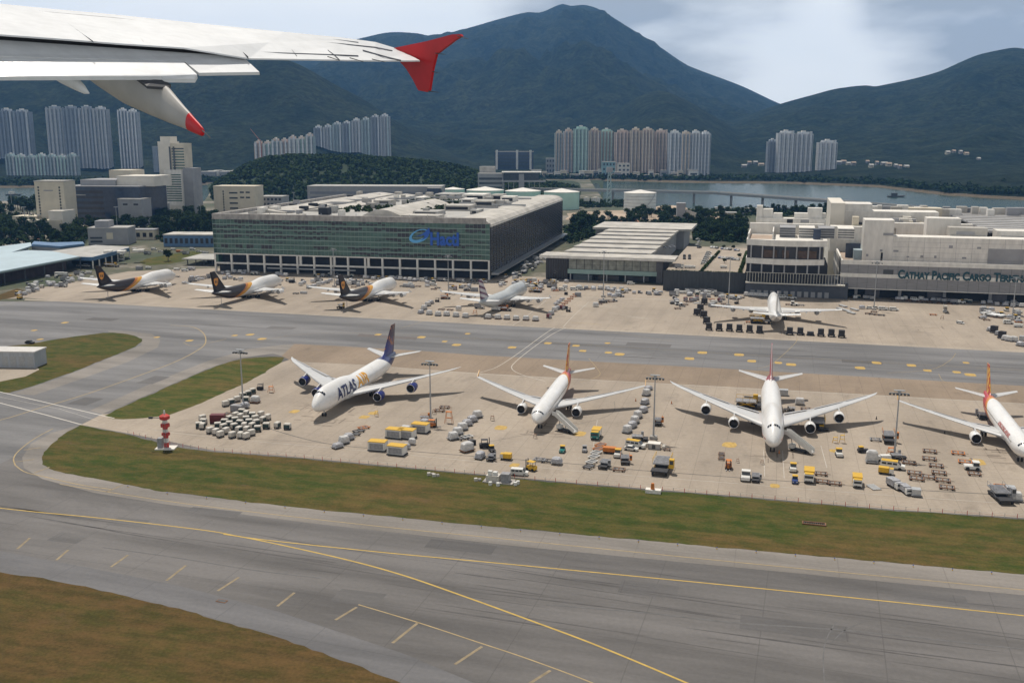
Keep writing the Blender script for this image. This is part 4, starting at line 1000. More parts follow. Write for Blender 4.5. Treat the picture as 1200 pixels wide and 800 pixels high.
# ---- left middle distance
s, t, w, h = block(45, 79, 268, 213, 6, 22, M_cream, 'hotel_block', 'square cream hotel block with dark corner slits, left of the dark blue glass building', 'building', win=None)
for a in (.10,.82): 
    for k in range(10): Box(w*a, w*a+1.6, -.15, .1, h*(.30+.062*k), h*(.30+.062*k)+h*.04).build('window', M_glass, t)
Box(w*.3, w*.62, -.12, .02, h*.80, h*.825).build('wall_sign', M_greyw, t)
Box(-22, 4, -8, 12, 0, h*.28).build('side_wing', M_cream, t); Box(2, w+8, -26, -1, 0, h*.23).build('front_wing', M_cream, t); Box(w-6, w+9, -22, 2, 0, h*.42).build('side_wing', M_beige, t)
s, t, w, h = block(82, 166, 262, 219, 8, 60, M_navy, 'glass_offices', 'wide dark blue glass office building with curved roof line behind the cream blocks', 'building', roof=M_greyw, win=('bands',6,.01,.5,.1,.97), wm=M_dglass)
Box(10, 50, 10, 50, h, h+7).build('roof_block', M_greyw, t); Box(50, 92, 14, 55, h, h+11).build('roof_block', M_beige, t)
s, t, w, h = block(150, 178, 256, 208, 8, 40, M_greyw, 'stepped_offices', 'grey office block with stacked dark window bands right of the blue glass building', 'building', win=('bands',6,.3,.98,.15,.95), wm=M_navy)
Box(-20, 6, 2, 34, h-4, h+8).build('roof_block', M_cream, t)
block(84, 103, 262, 229, 8, 14, M_cream, 'annexe_block', 'narrow cream annexe with a column of small windows before the blue glass building', 'building', win=('bands',6,.25,.38,.08,.9), wm=mat('brown_window',(.16,.10,.07),.5,.2,1))
block(130, 138, 259, 231, 8, 8, M_cream, 'stair_tower', 'slim cream stair tower left of the grey block with two window slots', 'building')
s, t, w, h = block(140, 167, 264, 234, 8, 22, M_greyw, 'machine_hall', 'plain grey box building with four dark slots, before the stepped offices', 'building')
for a in (.22,.68):
    for z in (.2,.78): Box(w*a, w*a+w*.2, -.1, .05, h*z, h*z+h*.07).build('window', M_dglass, t)
block(114, 139, 259, 248, 8, 12, M_cream, 'entrance_block', 'low cream gatehouse with tall doorway among trees at the foot of the blue glass building', 'building', win=('grid',4,1), wm=M_glass)
block(166, 190, 256, 240, 8, 20, M_greyw, 'low_store', 'low grey store with dark strip windows between the box building and the tall tower', 'building', win=('bands',2,.1,.9,.2,.9))
# tall beige tower
s = Site(189, 250, 6); t = s.thing('office_tower', 'tall beige office tower with striped window bands and a lower stepped front', 'tower')
w = s.px(219, 250); H1 = s.z(200, 164); wl = s.px(203, 250)
Box(0, wl, 3, 30, 0, s.z(197, 166)).build('shaft', M_beige, t); Box(wl*.15, wl*.95, 6, 26, s.z(197,166), s.z(197,160)).build('shaft_top', M_beige, t)
ub = Box(wl, w, 4, 26, 0, s.z(212, 168)).build('upper_slab', M_cream, t)
for k in range(1, 3): Box(wl*.9+ (k-1)*5, wl*.9+(k-1)*5+2, 2.85, 3.05, 18, H1-8).build('window_column', M_glass, t)
zt = s.z(212, 172); zb_ = s.z(212, 198)
for k in range(8): z = zb_ + (zt-zb_)*k/8; Box(wl+1.5, w-.5, 3.9, 4.02, z, z+(zt-zb_)/8*.5).build('window_band', M_gglass if k < 7 else M_glass, ub)
fb = Box(wl-4, w, -8, 3.9, 0, s.z(212, 199)).build('front_slab', M_white, t); zt = s.z(212, 203, -8); zb_ = s.z(212, 236, -8)
for k in range(12): z = zb_ + (zt-zb_)*k/12; Box(wl-3, w-1, -8.1, -7.95, z, z+(zt-zb_)/12*.5).build('window_band', M_gglass, fb)
Box(w, w+12, -4, 22, 0, s.z(226, 197)).build('side_wall', M_greyw, t); Box(-2, w, -14, -8.1, 0, s.z(212, 240)).build('podium', M_beige, t)
block(183, 188, 240, 172, 6, 14, MATS['wall_bluegrey'], 'slim_tower', 'thin pale tower peeping out behind the left edge of the beige office tower', 'tower', Y=2500, z0=4)
s, t, w, h = block(252, 300, 255, 219, 8, 26, M_cream, 'cream_block', 'broad cream block with dark slot windows behind the left end of the green terminal', 'building', roof=M_cream)
for k in range(5): Box(w*.38, w*.58, -.12, .03, h*(.12+.165*k), h*(.12+.165*k)+h*.05).build('window', M_glass, t)
for k in range(3,5):
    for a in (.64,.78): Box(w*a, w*a+w*.1, -.12, .03, h*(.14+.165*k), h*(.14+.165*k)+h*.05).build('window', M_glass, t)
for a in (.22,): 
    for k in range(10): Box(w*a, w*a+w*.03, -.12, .03, h*(.05+.085*k), h*(.05+.085*k)+h*.06).build('window', M_glass, t)
block(304, 331, 253, 231, 8, 24, M_greyw, 'small_store', 'small pale grey building in the gap right of the broad cream block', 'building', win=('grid',6,4))
# long warehouse behind HACTL roof
block(361, 517, 245, 219, 4, 40, M_greyw, 'long_warehouse', 'very long low grey warehouse behind the roof of the green terminal', 'warehouse', Y=1290, win=('bands',3,.02,.98,.25,.9), wm=mat('slate_band',(.20,.21,.24),.6,.1,.3))
block(501, 517, 245, 221, 4, 10, M_navy, 'blue_shed', 'dark blue shed at the right end of the long grey warehouse', 'shed', Y=1270)
# ship-shaped viewing building and stepped pale building behind the tanks
block(560, 590, 220, 204, 4, 20, M_greyw, 'stepped_building', 'pale stepped low building at the right foot of the wooded hill', 'building', Y=1480, win=('bands',5,.05,.95,.1,.95))
s, t, w, h = block(562, 580, 205, 196, 4, 16, M_rooflt, 'hillside_block', 'small pale upper building on the slope behind the stepped one', 'building', Y=1500, win=('bands',3,.05,.95,.1,.95))
p = AT(588, 222, 1470); T = thing('viewing_pavilion', 'pavilion with flat white roof on slim legs behind the mint green tanks', 'pavilion', (p.x, 1470, 0)); k_ = 1470/1194
zt = AT(600, 201.5, 1470).z; zm = AT(600, 206.5, 1470).z; w = 47*k_
Box(0, w, 0, 26, zt-1.2, zt).build('roof', M_white, T); Box(3, w-4, 2, 22, zm-6, zt-1.2).build('gallery', M_glass, T)
Box(w*.43, w*.56, -1, 8, 0, zt-3).build('pier', M_greyw, T)
for i in range(8): Box(2+i*(w-5)/7, 2.8+i*(w-5)/7, 1, 1.8, 0, zm-6).build('leg', M_greyw, T)
Box(0, w+6, -2, 4, zm-8.5, zm-6).build('deck', M_greyw, T)
# dark glass building far behind
s, t, w, h = block(580, 625, 192, 178, 2, 30, M_navy, 'campus_block', 'dark blue building with white stair towers on the hillside left of the apartment towers', 'building', Y=2500, z0=15, win=('bands',4,.02,.98,.1,.9), wm=M_glass)
for a in (.02,.55,.9): Box(w*a, w*a+5, -1.2, 8, -3, h+4).build('stair_tower', M_white, t)
block(640, 650, 195, 186, 0, 20, M_greyw, 'ramp_block', 'small pale stepped block left of the first apartment tower', 'building', Y=2450, z0=5, win=('grid',3,3))
block(706, 721, 201, 190, 0, 20, mat('teal_glass',(.20,.34,.36),.3,.1,.2), 'teal_block', 'small teal glass block in front of the apartment towers', 'building', Y=2250, z0=5, win=('grid',4,3))
block(724, 738, 203, 192, 0, 20, M_beige, 'beige_block', 'small beige block right of the teal one before the apartment towers', 'building', Y=2250, z0=5, win=('grid',3,3))
# tanks
def tank(px0, px1, pyb, pyt, m, label, n, ribs=False):
    c = G((px0+px1)/2, pyb); r = (px1-px0)/2 * c.y/1175
    t = thing('storage_tank', label, 'tank', (c.x, c.y+r, 0), 0, 'round storage tanks')
    h = AT(600, pyt, c.y).z
    mb = MB(); mb.lathe([(r,-.1),(r,h)], n=40); sh = mb.build('shell', m, t)
    mb = MB(); mb.lathe([(r*1.015,h+.003),(r*1.015,h+.5),(r*.5,h+r*.10),(.6,h+r*.19),(.1,h+r*.20)], n=40, smooth=False); mb.build('roof', M_white, t)
    if ribs:
        mb = MB()
        for k in range(1, 6): z = h*k/6; mb.lathe([(r+.02,z),(r+.35,z),(r+.35,z+.35),(r+.02,z+.35)], n=40)
        mb.build('wind_girder', M_greyw, sh)
        mb = MB()
        for k in range(20):
            a = -R(95) + R(65)*k/20; a2 = a + R(3.6); mb.quad(((r+.5)*math.cos(a),(r+.5)*math.sin(a),h*k/20),((r+.5)*math.cos(a2),(r+.5)*math.sin(a2),h*(k+1)/20),((r+.5)*math.cos(a2),(r+.5)*math.sin(a2),h*(k+1)/20+1),((r+.5)*math.cos(a),(r+.5)*math.sin(a),h*k/20+1))
        mb.build('spiral_stair', M_metal, sh)
tank(517, 544, 240, 222.5, M_mint, 'small mint green storage tank nearest the dark blue shed', 0)
tank(546, 590, 242, 224, M_mint, 'wide mint green storage tank second from the left', 1)
tank(592, 634, 243, 225, M_mint, 'wide mint green storage tank above the roof corner of the green terminal', 2)
tank(638, 680, 246, 226, M_mint, 'mint green storage tank just right of the green terminal roof', 3)
tank(733, 771, 250, 227, M_wtank, 'white ribbed storage tank with spiral stair, standing alone on the right', 4, True)
for px_, w_, lab in ((684, 7, 'small white fuel tank left of its twin beside the big mint tank'), (693, 10, 'small white fuel tank right of its twin beside the big mint tank')):
    c = G(px_+w_/2, 238.5); t = thing('fuel_tank', lab, 'tank', (c.x, c.y, 0)); rr = w_/2*c.y/1175
    mb = MB(); mb.lathe([(rr,-.1),(rr,8)], n=20); mb.build('shell', M_white, t); mb = MB(); mb.lathe([(rr*1.04,8.003),(rr*1.04,8.4),(.1,9.4)], n=20); mb.build('roof', M_rooflt, t)
# radar mast
c = G(713.5, 240); T = thing('radar_tower', 'slender pale lattice tower with boxy head beside the white ribbed tank', 'tower', (c.x, c.y, 0)); hz = AT(713, 202, c.y).z
mb = MB()
for sx_, sy_ in ((-1,-1),(1,-1),(1,1),(-1,1)): mb.tube((sx_*3.2, sy_*3.2, 0), (sx_*1.6, sy_*1.6, hz), .45, .4, 6)
for k in range(7):
    z = hz*k/7; z2 = hz*(k+1)/7; a = 3.2-1.6*k/7; b = 3.2-1.6*(k+1)/7
    for (p0, p1) in (((-a,-a,z),(b,-b,z2)),((a,-a,z),(-b,-b,z2)),((-a,a,z),(b,b,z2)),((a,-a,z),(b,b,z2))): mb.tube(p0, p1, .22, .22, 5)
mb.build('lattice', mat('pale_teal_steel',(.40,.50,.50),.5,.1,1), T)
z2 = AT(713, 196, c.y).z; Box(-4, 4, -4, 4, hz, z2).build('cabin', M_greyw, T)
# bridge
A_ = AT(636, 219.5, 1480); B_ = AT(842, 224.5, 1380); C_ = AT(1010, 236, 1270); D_ = AT(1320, 262, 1120)
zd = 14.0
pl = [Vector((pxX(620,1540), 1540, zd)), Vector((pxX(740,1500), 1500, zd)), Vector((pxX(842,1445), 1445, zd)), Vector((pxX(1000,1300), 1300, zd)), Vector((pxX(1330,1130), 1130, zd))]
zs = [AT(p, y, Y).z for p, y, Y in ((620,221,1540),(740,223,1500),(842,225.5,1445),(1000,236.5,1300),(1330,262,1130))]
T = thing('road_bridge', 'long grey road viaduct on piers crossing the water behind the terminals', 'bridge', (0,0,0))
mbd = MB(); mbp = MB(); segs = []
for i in range(4):
    a, b = pl[i].copy(), pl[i+1].copy(); a.z = zs[i]; b.z = zs[i+1]
    d = (b-a); L = d.length; n_ = Vector((-d.y, d.x, 0)).normalized()
    for off, zz0, zz1, W_ in ((0,-2.6,0,9),):
        q = [a+n_*W_, b+n_*W_, b-n_*W_, a-n_*W_]
        mbd.add([v+Vector((0,0,zz0)) for v in q]+[v+Vector((0,0,zz1)) for v in q], [(0,3,2,1),(4,5,6,7),(0,1,5,4),(1,2,6,5),(2,3,7,6),(3,0,4,7)])
    for sgn in (-1,1):
        o_ = n_*sgn*9; q = [a+o_+n_*.3, b+o_+n_*.3, b+o_-n_*.3, a+o_-n_*.3]
        mbp.add([v+Vector((0,0,.01)) for v in q]+[v+Vector((0,0,1.2)) for v in q], [(0,3,2,1),(4,5,6,7),(0,1,5,4),(1,2,6,5),(2,3,7,6),(3,0,4,7)])
    k = int(L//45)
    for j in range(k):
        segs.append(a + d*((j+.5)/k))
mbd.build('deck', M_greyw, T); mbp.build('parapet', mat('pale_parapet',(.45,.44,.42),.8,.1,.2), T)
for p in segs:
    m_ = MB(); m_.box(p.x-1.4, p.x+1.4, p.y-2, p.y+2, -6, p.z-2.61); m_.build('pier', M_greyw, T)
# blue-roofed sheds at the left edge
S = Site(-10, 340, -12); T = S.thing('transit_shed', 'large open transit shed with a broad pale blue roof at the left edge', 'shed')
zr = S.z(0, 322)
cor = [S.g(px, py, zr) for px, py in ((-110,338),(-4,318.5),(93,300.5),(60,294),(33,293),(-110,312))]
mb = MB(); mb.prism(cor, zr-.5, zr); mb.build('roof', M_bluer, T)
mb = MB()
for (a, b) in zip(cor[:3], cor[1:3]):
    d = Vector((b[0]-a[0], b[1]-a[1], 0)); n_ = Vector((d.y, -d.x, 0)).normalized()*.5
    mb.extr([(a[0],a[1],zr-1.4),(b[0],b[1],zr-1.4),(b[0],b[1],zr-.51),(a[0],a[1],zr-.51)], (n_.x, n_.y, 0))
mb.build('fascia', mat('grey_green_fascia',(.20,.25,.25),.5,.1,.4), T)
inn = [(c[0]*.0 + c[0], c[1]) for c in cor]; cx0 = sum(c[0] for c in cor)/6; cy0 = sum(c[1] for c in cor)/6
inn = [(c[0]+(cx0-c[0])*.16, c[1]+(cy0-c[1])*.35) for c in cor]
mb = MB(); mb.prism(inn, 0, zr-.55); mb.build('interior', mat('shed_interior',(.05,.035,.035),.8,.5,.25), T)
for i in range(9):
    t_ = i/8; a = cor[1]; b = cor[2]; a0 = cor[0]
    p_ = (a0[0]+(b[0]-a0[0])*t_, a0[1]+(b[1]-a0[1])*t_+1.4); Box(p_[0]-.35, p_[0]+.35, p_[1]-.35, p_[1]+.35, 0, zr-.52).build('column', M_dmetal, T)
S = Site(108, 314, -12); T = S.thing('loading_shed', 'L-shaped loading shed with blue fascia and grey roof beside the large transit shed', 'shed')
zr = S.z(108, 301); cor = [S.g(px, py, zr) for px, py in ((70,301),(108,302),(151,291),(151,289),(112,287),(60,294))]
mb = MB(); mb.prism(cor, zr-.4, zr); mb.build('roof', M_roofg, T)
mb = MB()
for (a, b) in zip(cor[:3], cor[1:3]):
    d = Vector((b[0]-a[0], b[1]-a[1], 0)); n_ = Vector((d.y, -d.x, 0)).normalized()*.5
    mb.extr([(a[0],a[1],zr-2.2),(b[0],b[1],zr-2.2),(b[0],b[1],zr+.5),(a[0],a[1],zr+.5)], (n_.x, n_.y, 0))
mb.build('fascia', M_blue, T)
for i in range(7):
    t_ = i/6; p_ = (cor[1][0]+(cor[2][0]-cor[1][0])*t_, cor[1][1]+(cor[2][1]-cor[1][1])*t_+.7); Box(p_[0]-.4, p_[0]+.4, p_[1]-.4, p_[1]+.4, 0, zr-.45).build('column', M_white, T)
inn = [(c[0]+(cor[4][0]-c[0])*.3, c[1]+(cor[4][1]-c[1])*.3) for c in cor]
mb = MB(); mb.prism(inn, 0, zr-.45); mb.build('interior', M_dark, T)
for (x0,x1,y0,y1) in ((14,20,20,26),(24,32,26,31),(4,10,24,28)): Box(x0,x1,y0,y1,zr,zr+1.6).build('roof_unit', M_white, T)
S = Site(38, 292, -12); T = S.thing('link_shed', 'narrow shed with blue fascia running behind the large transit shed', 'shed')
zr = S.z(60, 284); cor = [S.g(px, py, zr) for px, py in ((37,288),(70,290.5),(98,287.5),(96,285),(60,286),(40,284.5))]
mb = MB(); mb.prism(cor, 0, zr-.3); mb.build('wall', M_greyw, T); mb = MB(); mb.prism([(a*1.02, b*1.02) for a, b in cor], zr-.3, zr+1.4); mb.build('fascia', M_blue, T)
cor = [S.g(px, py, zr) for px, py in ((-110,310),(0,300),(37,288),(36,284),(-10,290),(-110,300))]
T2 = thing('rear_shed', 'pale blue roofed shed glimpsed behind the large transit shed at the left edge', 'shed', S.o, S.a)
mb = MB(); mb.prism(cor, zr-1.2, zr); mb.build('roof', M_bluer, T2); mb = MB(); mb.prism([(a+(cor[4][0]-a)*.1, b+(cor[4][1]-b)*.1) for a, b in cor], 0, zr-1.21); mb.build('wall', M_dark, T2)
# small buildings behind them
s, t, w, h = block(104, 151, 287, 268, -4, 22, M_greyw, 'plant_building', 'grey plant building with raised middle behind the loading shed', 'building', win=('bands',2,.05,.35,.15,.6))
Box(w*.16, w*.5, 3, 18, h+.9, h+6.5).build('upper_block', M_greyw, t); Box(w*.46, w*.62, -.1, .03, h*.35, h*.75).build('door', M_cream, t)
s, t, w, h = block(151, 181, 281, 270, 2, 12, M_cream, 'arcade_building', 'low cream building with four dark openings right of the grey plant building', 'building', win=('grid',4,1), roof=M_greyw, wm=M_dark)
s, t, w, h = block(192, 252, 289, 276, 3, 24, M_blue, 'blue_hall', 'long low hall with grey roof and blue walls left of the green terminal', 'hall', roof=M_rooflt, win=('grid',10,1), wm=M_dglass)
S = Site(224, 311, 8); T = S.thing('open_canopy', 'flat grey canopy on posts at the left corner of the green terminal', 'canopy')
zr = S.z(235, 303); w = S.px(256, 310)
Box(-6, w, -2, 30, zr-.8, zr).build('roof', M_roofg, T)
for i in range(4):
    for y_ in (0, 26): Box(-3+i*w/3.3, -2.4+i*w/3.3, y_, y_+.6, 0, zr-.8).build('post', M_dmetal, T)
Box(4, w-1, 18, 24, 0, 3).build('parked_load', M_dark, T)
# left concrete shed by the taxiway
S = Site(-24, 430, 4); T = S.thing('equipment_shed', 'pale grey windowless equipment shed on a concrete pad in the grass bank', 'shed')
w = S.px(41.5, 430); h = S.z(20, 413); Box(0, w, 0, 9, 0, h).build('wall', mat('metal_cladding',(.37,.39,.42),.5,.14,.35, stretch=(3,1,.3)), T); Box(-.3, w+.3, -.3, 9.3, h, h+.5).build('roof', mat('shed_roof',(.55,.53,.51),.6,.1,.5), T)
for i in range(4): Box(w*(.42+i*.15), w*(.42+i*.15)+2.4, -.06, .05, .4, h*.75).build('door', M_metal, T)
# white houses on the right hillside
r2 = random.Random(77); hg = 'small white houses scattered at the foot of the right mountain'
hs = [(1113,180),(1120,178.5),(1128,180),(1135,182),(1150,189)] + [(1018+k*7+r2.uniform(-2,2), 190+r2.uniform(-1.5,8)) for k in range(8)] + [(880,193),(887,192),(894,194),(985,193),(991,192),(997,193),(1003,194),(874,196)]
for i, (px, py) in enumerate(hs):
    D = 2900 if py < 186 else 2500
    best = min((abs(AT(px, py, D_).z - terrain_z(px, D_)), D_) for D_ in range(1700, 4400, 20)); D = best[1]
    z = terrain_z(px, D); wd = r2.uniform(6, 15); hh = r2.uniform(4, 7) if py > 189 or px > 1100 else 9
    side = 'right of the lone white tower' if 980 < px < 1015 else ('left of the white twin towers' if px < 900 else ('high on the slope near the right edge' if px > 1100 else 'among the trees at the foot of the right mountain'))
    t = thing('hillside_house', f'tiny pale house {side}', 'house', (pxX(px, D), D, z), 0, f'tiny pale houses {side}')
    Box(-wd/2, wd/2, 0, 10, -6, hh).build('wall', M_greyw if i % 3 else M_cream, t); mb = MB(); mb.extr([(-wd/2-.6, -.6, hh),(-wd/2-.6, 5, hh+3),(-wd/2-.6, 10.6, hh)], (wd+1.2, 0, 0)); mb.build('roof', M_brown if i % 2 else M_roofg, t)
    Box(-wd/3, wd/3, -.1, .05, hh*.4, hh*.7).build('window', M_glass, t)
# low town before the towers
r2 = random.Random(5)
for i in range(22):
    px = 628 + i*9 + r2.uniform(-3, 3); D = r2.uniform(2210, 2300)
    if px > 835: continue
    z = 2.5; wd = r2.uniform(10, 26); hh = r2.uniform(6, 16)
    t = thing('waterfront_house', 'tiny pale waterfront building at the foot of the apartment towers', 'house', (pxX(px, D), D, z), 0, 'tiny pale waterfront buildings below the apartment towers')
    Box(-wd/2, wd/2, 0, 12, -6, hh).build('wall', (M_white, M_cream, M_greyw)[i % 3], t); Box(-wd/2-.4, wd/2+.4, -.4, 12.4, hh, hh+1).build('roof', M_rooflt, t); Box(-wd/2.6, wd/2.6, -.1, .05, hh*.4, hh*.65).build('window', M_glass, t)
for i in range(9):
    px = 240 + i*7 + r2.uniform(-2,2); D = 2250 + (i % 3)*40; z = 6; wd = r2.uniform(14,40)
    t = thing('distant_shed', 'low pale building far behind, between the beige office tower and the wooded hill', 'shed', (pxX(px, D), D, z), 0, 'low pale buildings between the office tower and the hill')
    Box(-wd/2, wd/2, 0, 12, -6, 9).build('wall', (M_greyw, M_white, M_teal)[i % 3], t); Box(-wd/2-.4, wd/2+.4, -.4, 12.4, 9, 10).build('roof', M_white, t)
# construction yard soil heaps
def heap(px, py, rx, h, nm, lab, m):
    c = G(px, py); mb = MB(); n = 20; rings = []
    for j in range(6):
        t_ = j/5; rr = math.cos(t_*math.pi/2)+.02
        rings.append([(rx*rr*math.cos(2*math.pi*i/n)*(1+.22*noise.noise(Vector((i*.8, j, px)))), rx*.8*rr*math.sin(2*math.pi*i/n)*(1+.2*noise.noise(Vector((i*.7, j+5, px)))), h*math.sin(t_*math.pi/2)-.3) for i in range(n)])
    mb.loft(rings); o = mb.build(nm, m, loc=(c.x, c.y, 0)); return tag(o, lab, 'earth heap')
sheet('yard_ground', [(672,262),(770,262),(850,262),(868,258),(850,249),(790,245),(700,247),(664,250)], .01, concrete('yard_sand', (.42,.335,.25), (.34,.26,.19)))
heap(690, 257, 26, 5, 'soil_heap', 'sandy soil heap right of the green terminal behind the dark tree', M_sand); heap(718, 256, 30, 6, 'soil_heap', 'broad sandy soil heap with pale crest left of the ribbed tank', M_sand)
heap(735, 261, 14, 5, 'soil_heap', 'rust coloured soil heap among trees below the ribbed tank', mat('rust_soil',(.38,.17,.09),.9,.25,.2)); heap(785, 246, 24, 6, 'soil_heap', 'sandy heap right of the ribbed tank', M_sand)
s, t, w, h = block(793, 803, 256, 239, 5, 12, M_greyw, 'batching_plant', 'pale concrete batching plant tower among the trees', 'plant', roof=M_greyw)
mb = MB(); mb.extr([(w+1, 0, 0),(w+26, 0, 0),(w+26, 0, 1.5),(w+1, 0, h*.62)], (0,3,0)); mb.build('conveyor', M_rooflt, t)
block(847, 863, 259, 250, 8, 14, mat('tan_cabin',(.46,.40,.28),.8,.1,.2), 'site_cabin', 'tan flat-roofed cabin among trees left of the white rear blocks', 'cabin', win=('bands',1,.2,.8,.4,.8))
block(838, 857, 248, 244, 8, 10, M_white, 'white_shed', 'long white roofed shed among trees above the tan cabin', 'shed')
block(868, 888, 251, 245, 12, 10, M_white, 'white_shed', 'white roofed shed touching the left end of the white rear blocks', 'shed')
# boats
for px, py, L, lab in ((1050,231,26,'dark working boat on the water above the right terminal roof'), (847,213.5,22,'small ferry near the far shore under the mountain gap'), (16,229,24,'small dark vessel on the water at the left edge')):
    c = G(px, py, -2.5); t = thing('boat', lab, 'boat', (c.x, c.y, -2.6), 0)
    mb = MB(); mb.extr([(-L/2,-3,0),(L/2-3,-3,0),(L/2+2,-3,2.6),(-L/2,-3,2.2)], (0,6,0)); mb.build('hull', M_dmetal, t)
    Box(-L*.3, L*.05, -2, 2, 2.2, 6.5).build('wheelhouse', M_white if L < 26 else M_dmetal, t)
    mb = MB(); mb.tube((-L*.1,0,6.5),(-L*.1,0,11),.25,.15,6); mb.build('mast', M_metal, t)
# ================================================================ TREES
def crown_tree(seed, m, h, r, tall=1.0):
    rr = random.Random(seed); t = thing('leafy_tree', 'tree', 'tree')
    mb = MB(); th = h*.42
    mb.tube((0,0,-.3),(.2,.1,th),.30*h/8,.18*h/8,7)
    for k in range(4):
        a = k*1.6+rr.random(); mb.tube((.2,.1,th*.85),(math.cos(a)*r*.55, math.sin(a)*r*.55, th+h*.22),.12*h/8,.05*h/8,5)
    mb.build('trunk', M_bark, t)
    mb = MB()
    for k in range(9):
        a = rr.uniform(0,6.28); q = r*.58*rr.random()**.5
        clump(mb, (math.cos(a)*q, math.sin(a)*q, h*.55 + rr.uniform(-.1,.28)*h*tall), r*rr.uniform(.35,.55), 46, .55, rr)
    mb.build('crown', m, t); return t
TM = [(M_leaf,8,4.2),(M_leaf2,6.5,3.4),(M_leaf3,9,4.6),(M_leaf,7,3.8),(M_leaf3,10,4.0),(M_leaf2,5.5,3.2)]
def tree_at(x, y, z, i, label, group, sc=1.0, rz=0):
    m, h, r = TM[i % 6]
    o = place('tree%d' % (i % 6), lambda: crown_tree(i % 6 + 50, m, h, r, 1.0), label, (x, y, z), rz, group, (sc, sc, sc*1.02)); return o
rt = random.Random(31)
def grove(poly_px, n, label, group, sc=(1.0,1.5), kinds=(0,2,4)):
    pts = [G(*p) for p in poly_px]; xs = [p.x for p in pts]; ys = [p.y for p in pts]; k = 0; tries = 0
    while k < n and tries < 4000:
        tries += 1; x, y = rt.uniform(min(xs), max(xs)), rt.uniform(min(ys), max(ys)); ins = False; j = len(pts)-1
        for i in range(len(pts)):
            if (pts[i].y > y) != (pts[j].y > y) and x < (pts[j].x-pts[i].x)*(y-pts[i].y)/(pts[j].y-pts[i].y)+pts[i].x: ins = not ins
            j = i
        if not ins: continue
        tree_at(x, y, 0, rt.choice(kinds), label, group, rt.uniform(*sc), rt.uniform(0,6)); k += 1
grove([(-10,246),(50,243),(50,252),(-10,255)], 16, 'dark shoreline tree left of the cream hotel block', 'trees on the shore left of the hotel block', (1.5,2.2))
grove([(-10,262),(60,268),(100,282),(80,292),(-10,285)], 40, 'dense dark tree in the grove behind the blue-roofed sheds', 'trees in the grove behind the blue-roofed sheds', (1.2,1.8))
grove([(80,268),(120,262),(185,268),(185,276),(105,278)], 16, 'street tree in the belt before the dark blue offices', 'trees before the dark blue offices', (1.1,1.6), (0,2,3))
grove([(104,266),(180,262),(184,270),(104,272)], 18, 'dark tree between the low blocks at the foot of the dark blue offices', 'trees between the low blocks left of the office tower', (1.0,1.5))
grove([(183,256),(252,252),(252,262),(185,266)], 20, 'tree around the podium of the tall beige office tower', 'trees round the office tower podium', (1.2,1.7))
grove([(180,272),(252,262),(253,277),(185,282)], 34, 'dark tree in the thicket between the tall beige tower and the green terminal', 'trees in the thicket left of the green terminal', (1.3,1.9))
grove([(664,268),(690,264),(694,274),(668,283)], 9, 'big dark tree beside the rear corner of the green terminal', 'trees at the rear corner of the green terminal', (1.5,1.9), (2,4))
grove([(812,263),(872,266),(872,283),(822,280)], 34, 'dark tree in the plantation above the raised car park', 'trees above the raised car park', (1.1,1.5), (2,4,0))
grove([(690,258),(800,256),(872,261),(872,266),(700,264)], 36, 'tree in the long belt behind the pale stepped roof', 'trees behind the pale stepped roof', (1.1,1.6), (0,2,5))
grove([(770,250),(880,248),(975,247),(975,254),(880,253),(780,256)], 44, 'tree on the near bank of the water below the viaduct', 'trees on the near bank below the viaduct', (.9,1.3), (0,2,4))
grove([(718,250),(735,252),(790,252),(745,258)], 10, 'round tree around the foot of the white ribbed tank', 'trees around the white ribbed tank', (1.2,1.6), (2,0))
c = G(197, 306); tree_at(c.x, c.y, 0, 2, 'single round dark tree on the bright green lawn near the left freighter', None, 1.0)
# ================================================================ AIRCRAFT
def paint(name, f):
    return MATS.get(name) or gmat(name, f)
def swhite(t, b, v):
    n = noise_n(t, v, .35, 6, (.4,1,1)); c = ramp(t, n, [(.3, (.72,.71,.69)), (.7, (.82,.81,.80))]); s_ = sep(t, v); l_ = M1(t, 'LESS_THAN', M1(t, 'FRACT', M1(t, 'DIVIDE', M1(t, 'ADD', s_[0], 500.0), 5.6)), .018); return mixc(t, M1(t, 'MULTIPLY', l_, .35), c, (.25,.25,.26))
def finish(t, b, c, r=.32):
    t.links.new(c, b.inputs['Base Color']); b.inputs['Roughness'].default_value = r; b.inputs['Specular IOR Level'].default_value = .5
    b.inputs['Coat Weight'].default_value = .3; b.inputs['Coat Roughness'].default_value = .15
def sep(t, v):
    s = N(t, 'ShaderNodeSeparateXYZ'); t.links.new(v, s.inputs[0]); return s.outputs
def band(t, val, lim): return M1(t, 'LESS_THAN', val, lim)
M_ac = paint('aircraft_white', lambda t, b, v: finish(t, b, swhite(t, b, v)))
M_wing = paint('wing_grey', lambda t, b, v: finish(t, b, ramp(t, noise_n(t, v, .3, 6, (1,.25,1)), [(.3, (.46,.46,.46)), (.7, (.60,.60,.60))]), .4))
M_wingw = paint('wing_white', lambda t, b, v: finish(t, b, ramp(t, noise_n(t, v, .3, 6, (1,.25,1)), [(.3, (.60,.60,.59)), (.7, (.72,.72,.71))]), .4))
M_rub = mat('tyre_rubber', (.02,.02,.022), .85, .2, 3); M_fan = mat('fan_dark', (.012,.012,.014), .5, .3, 2); M_chrome = mat('intake_lip', (.62,.62,.64), .25, .05, 1, metal=.9)
M_cock = mat('cockpit_glass', (.015,.02,.035), .1, .2, 1, spec=.8); M_strut = mat('gear_strut', (.34,.34,.34), .5, .1, 2)
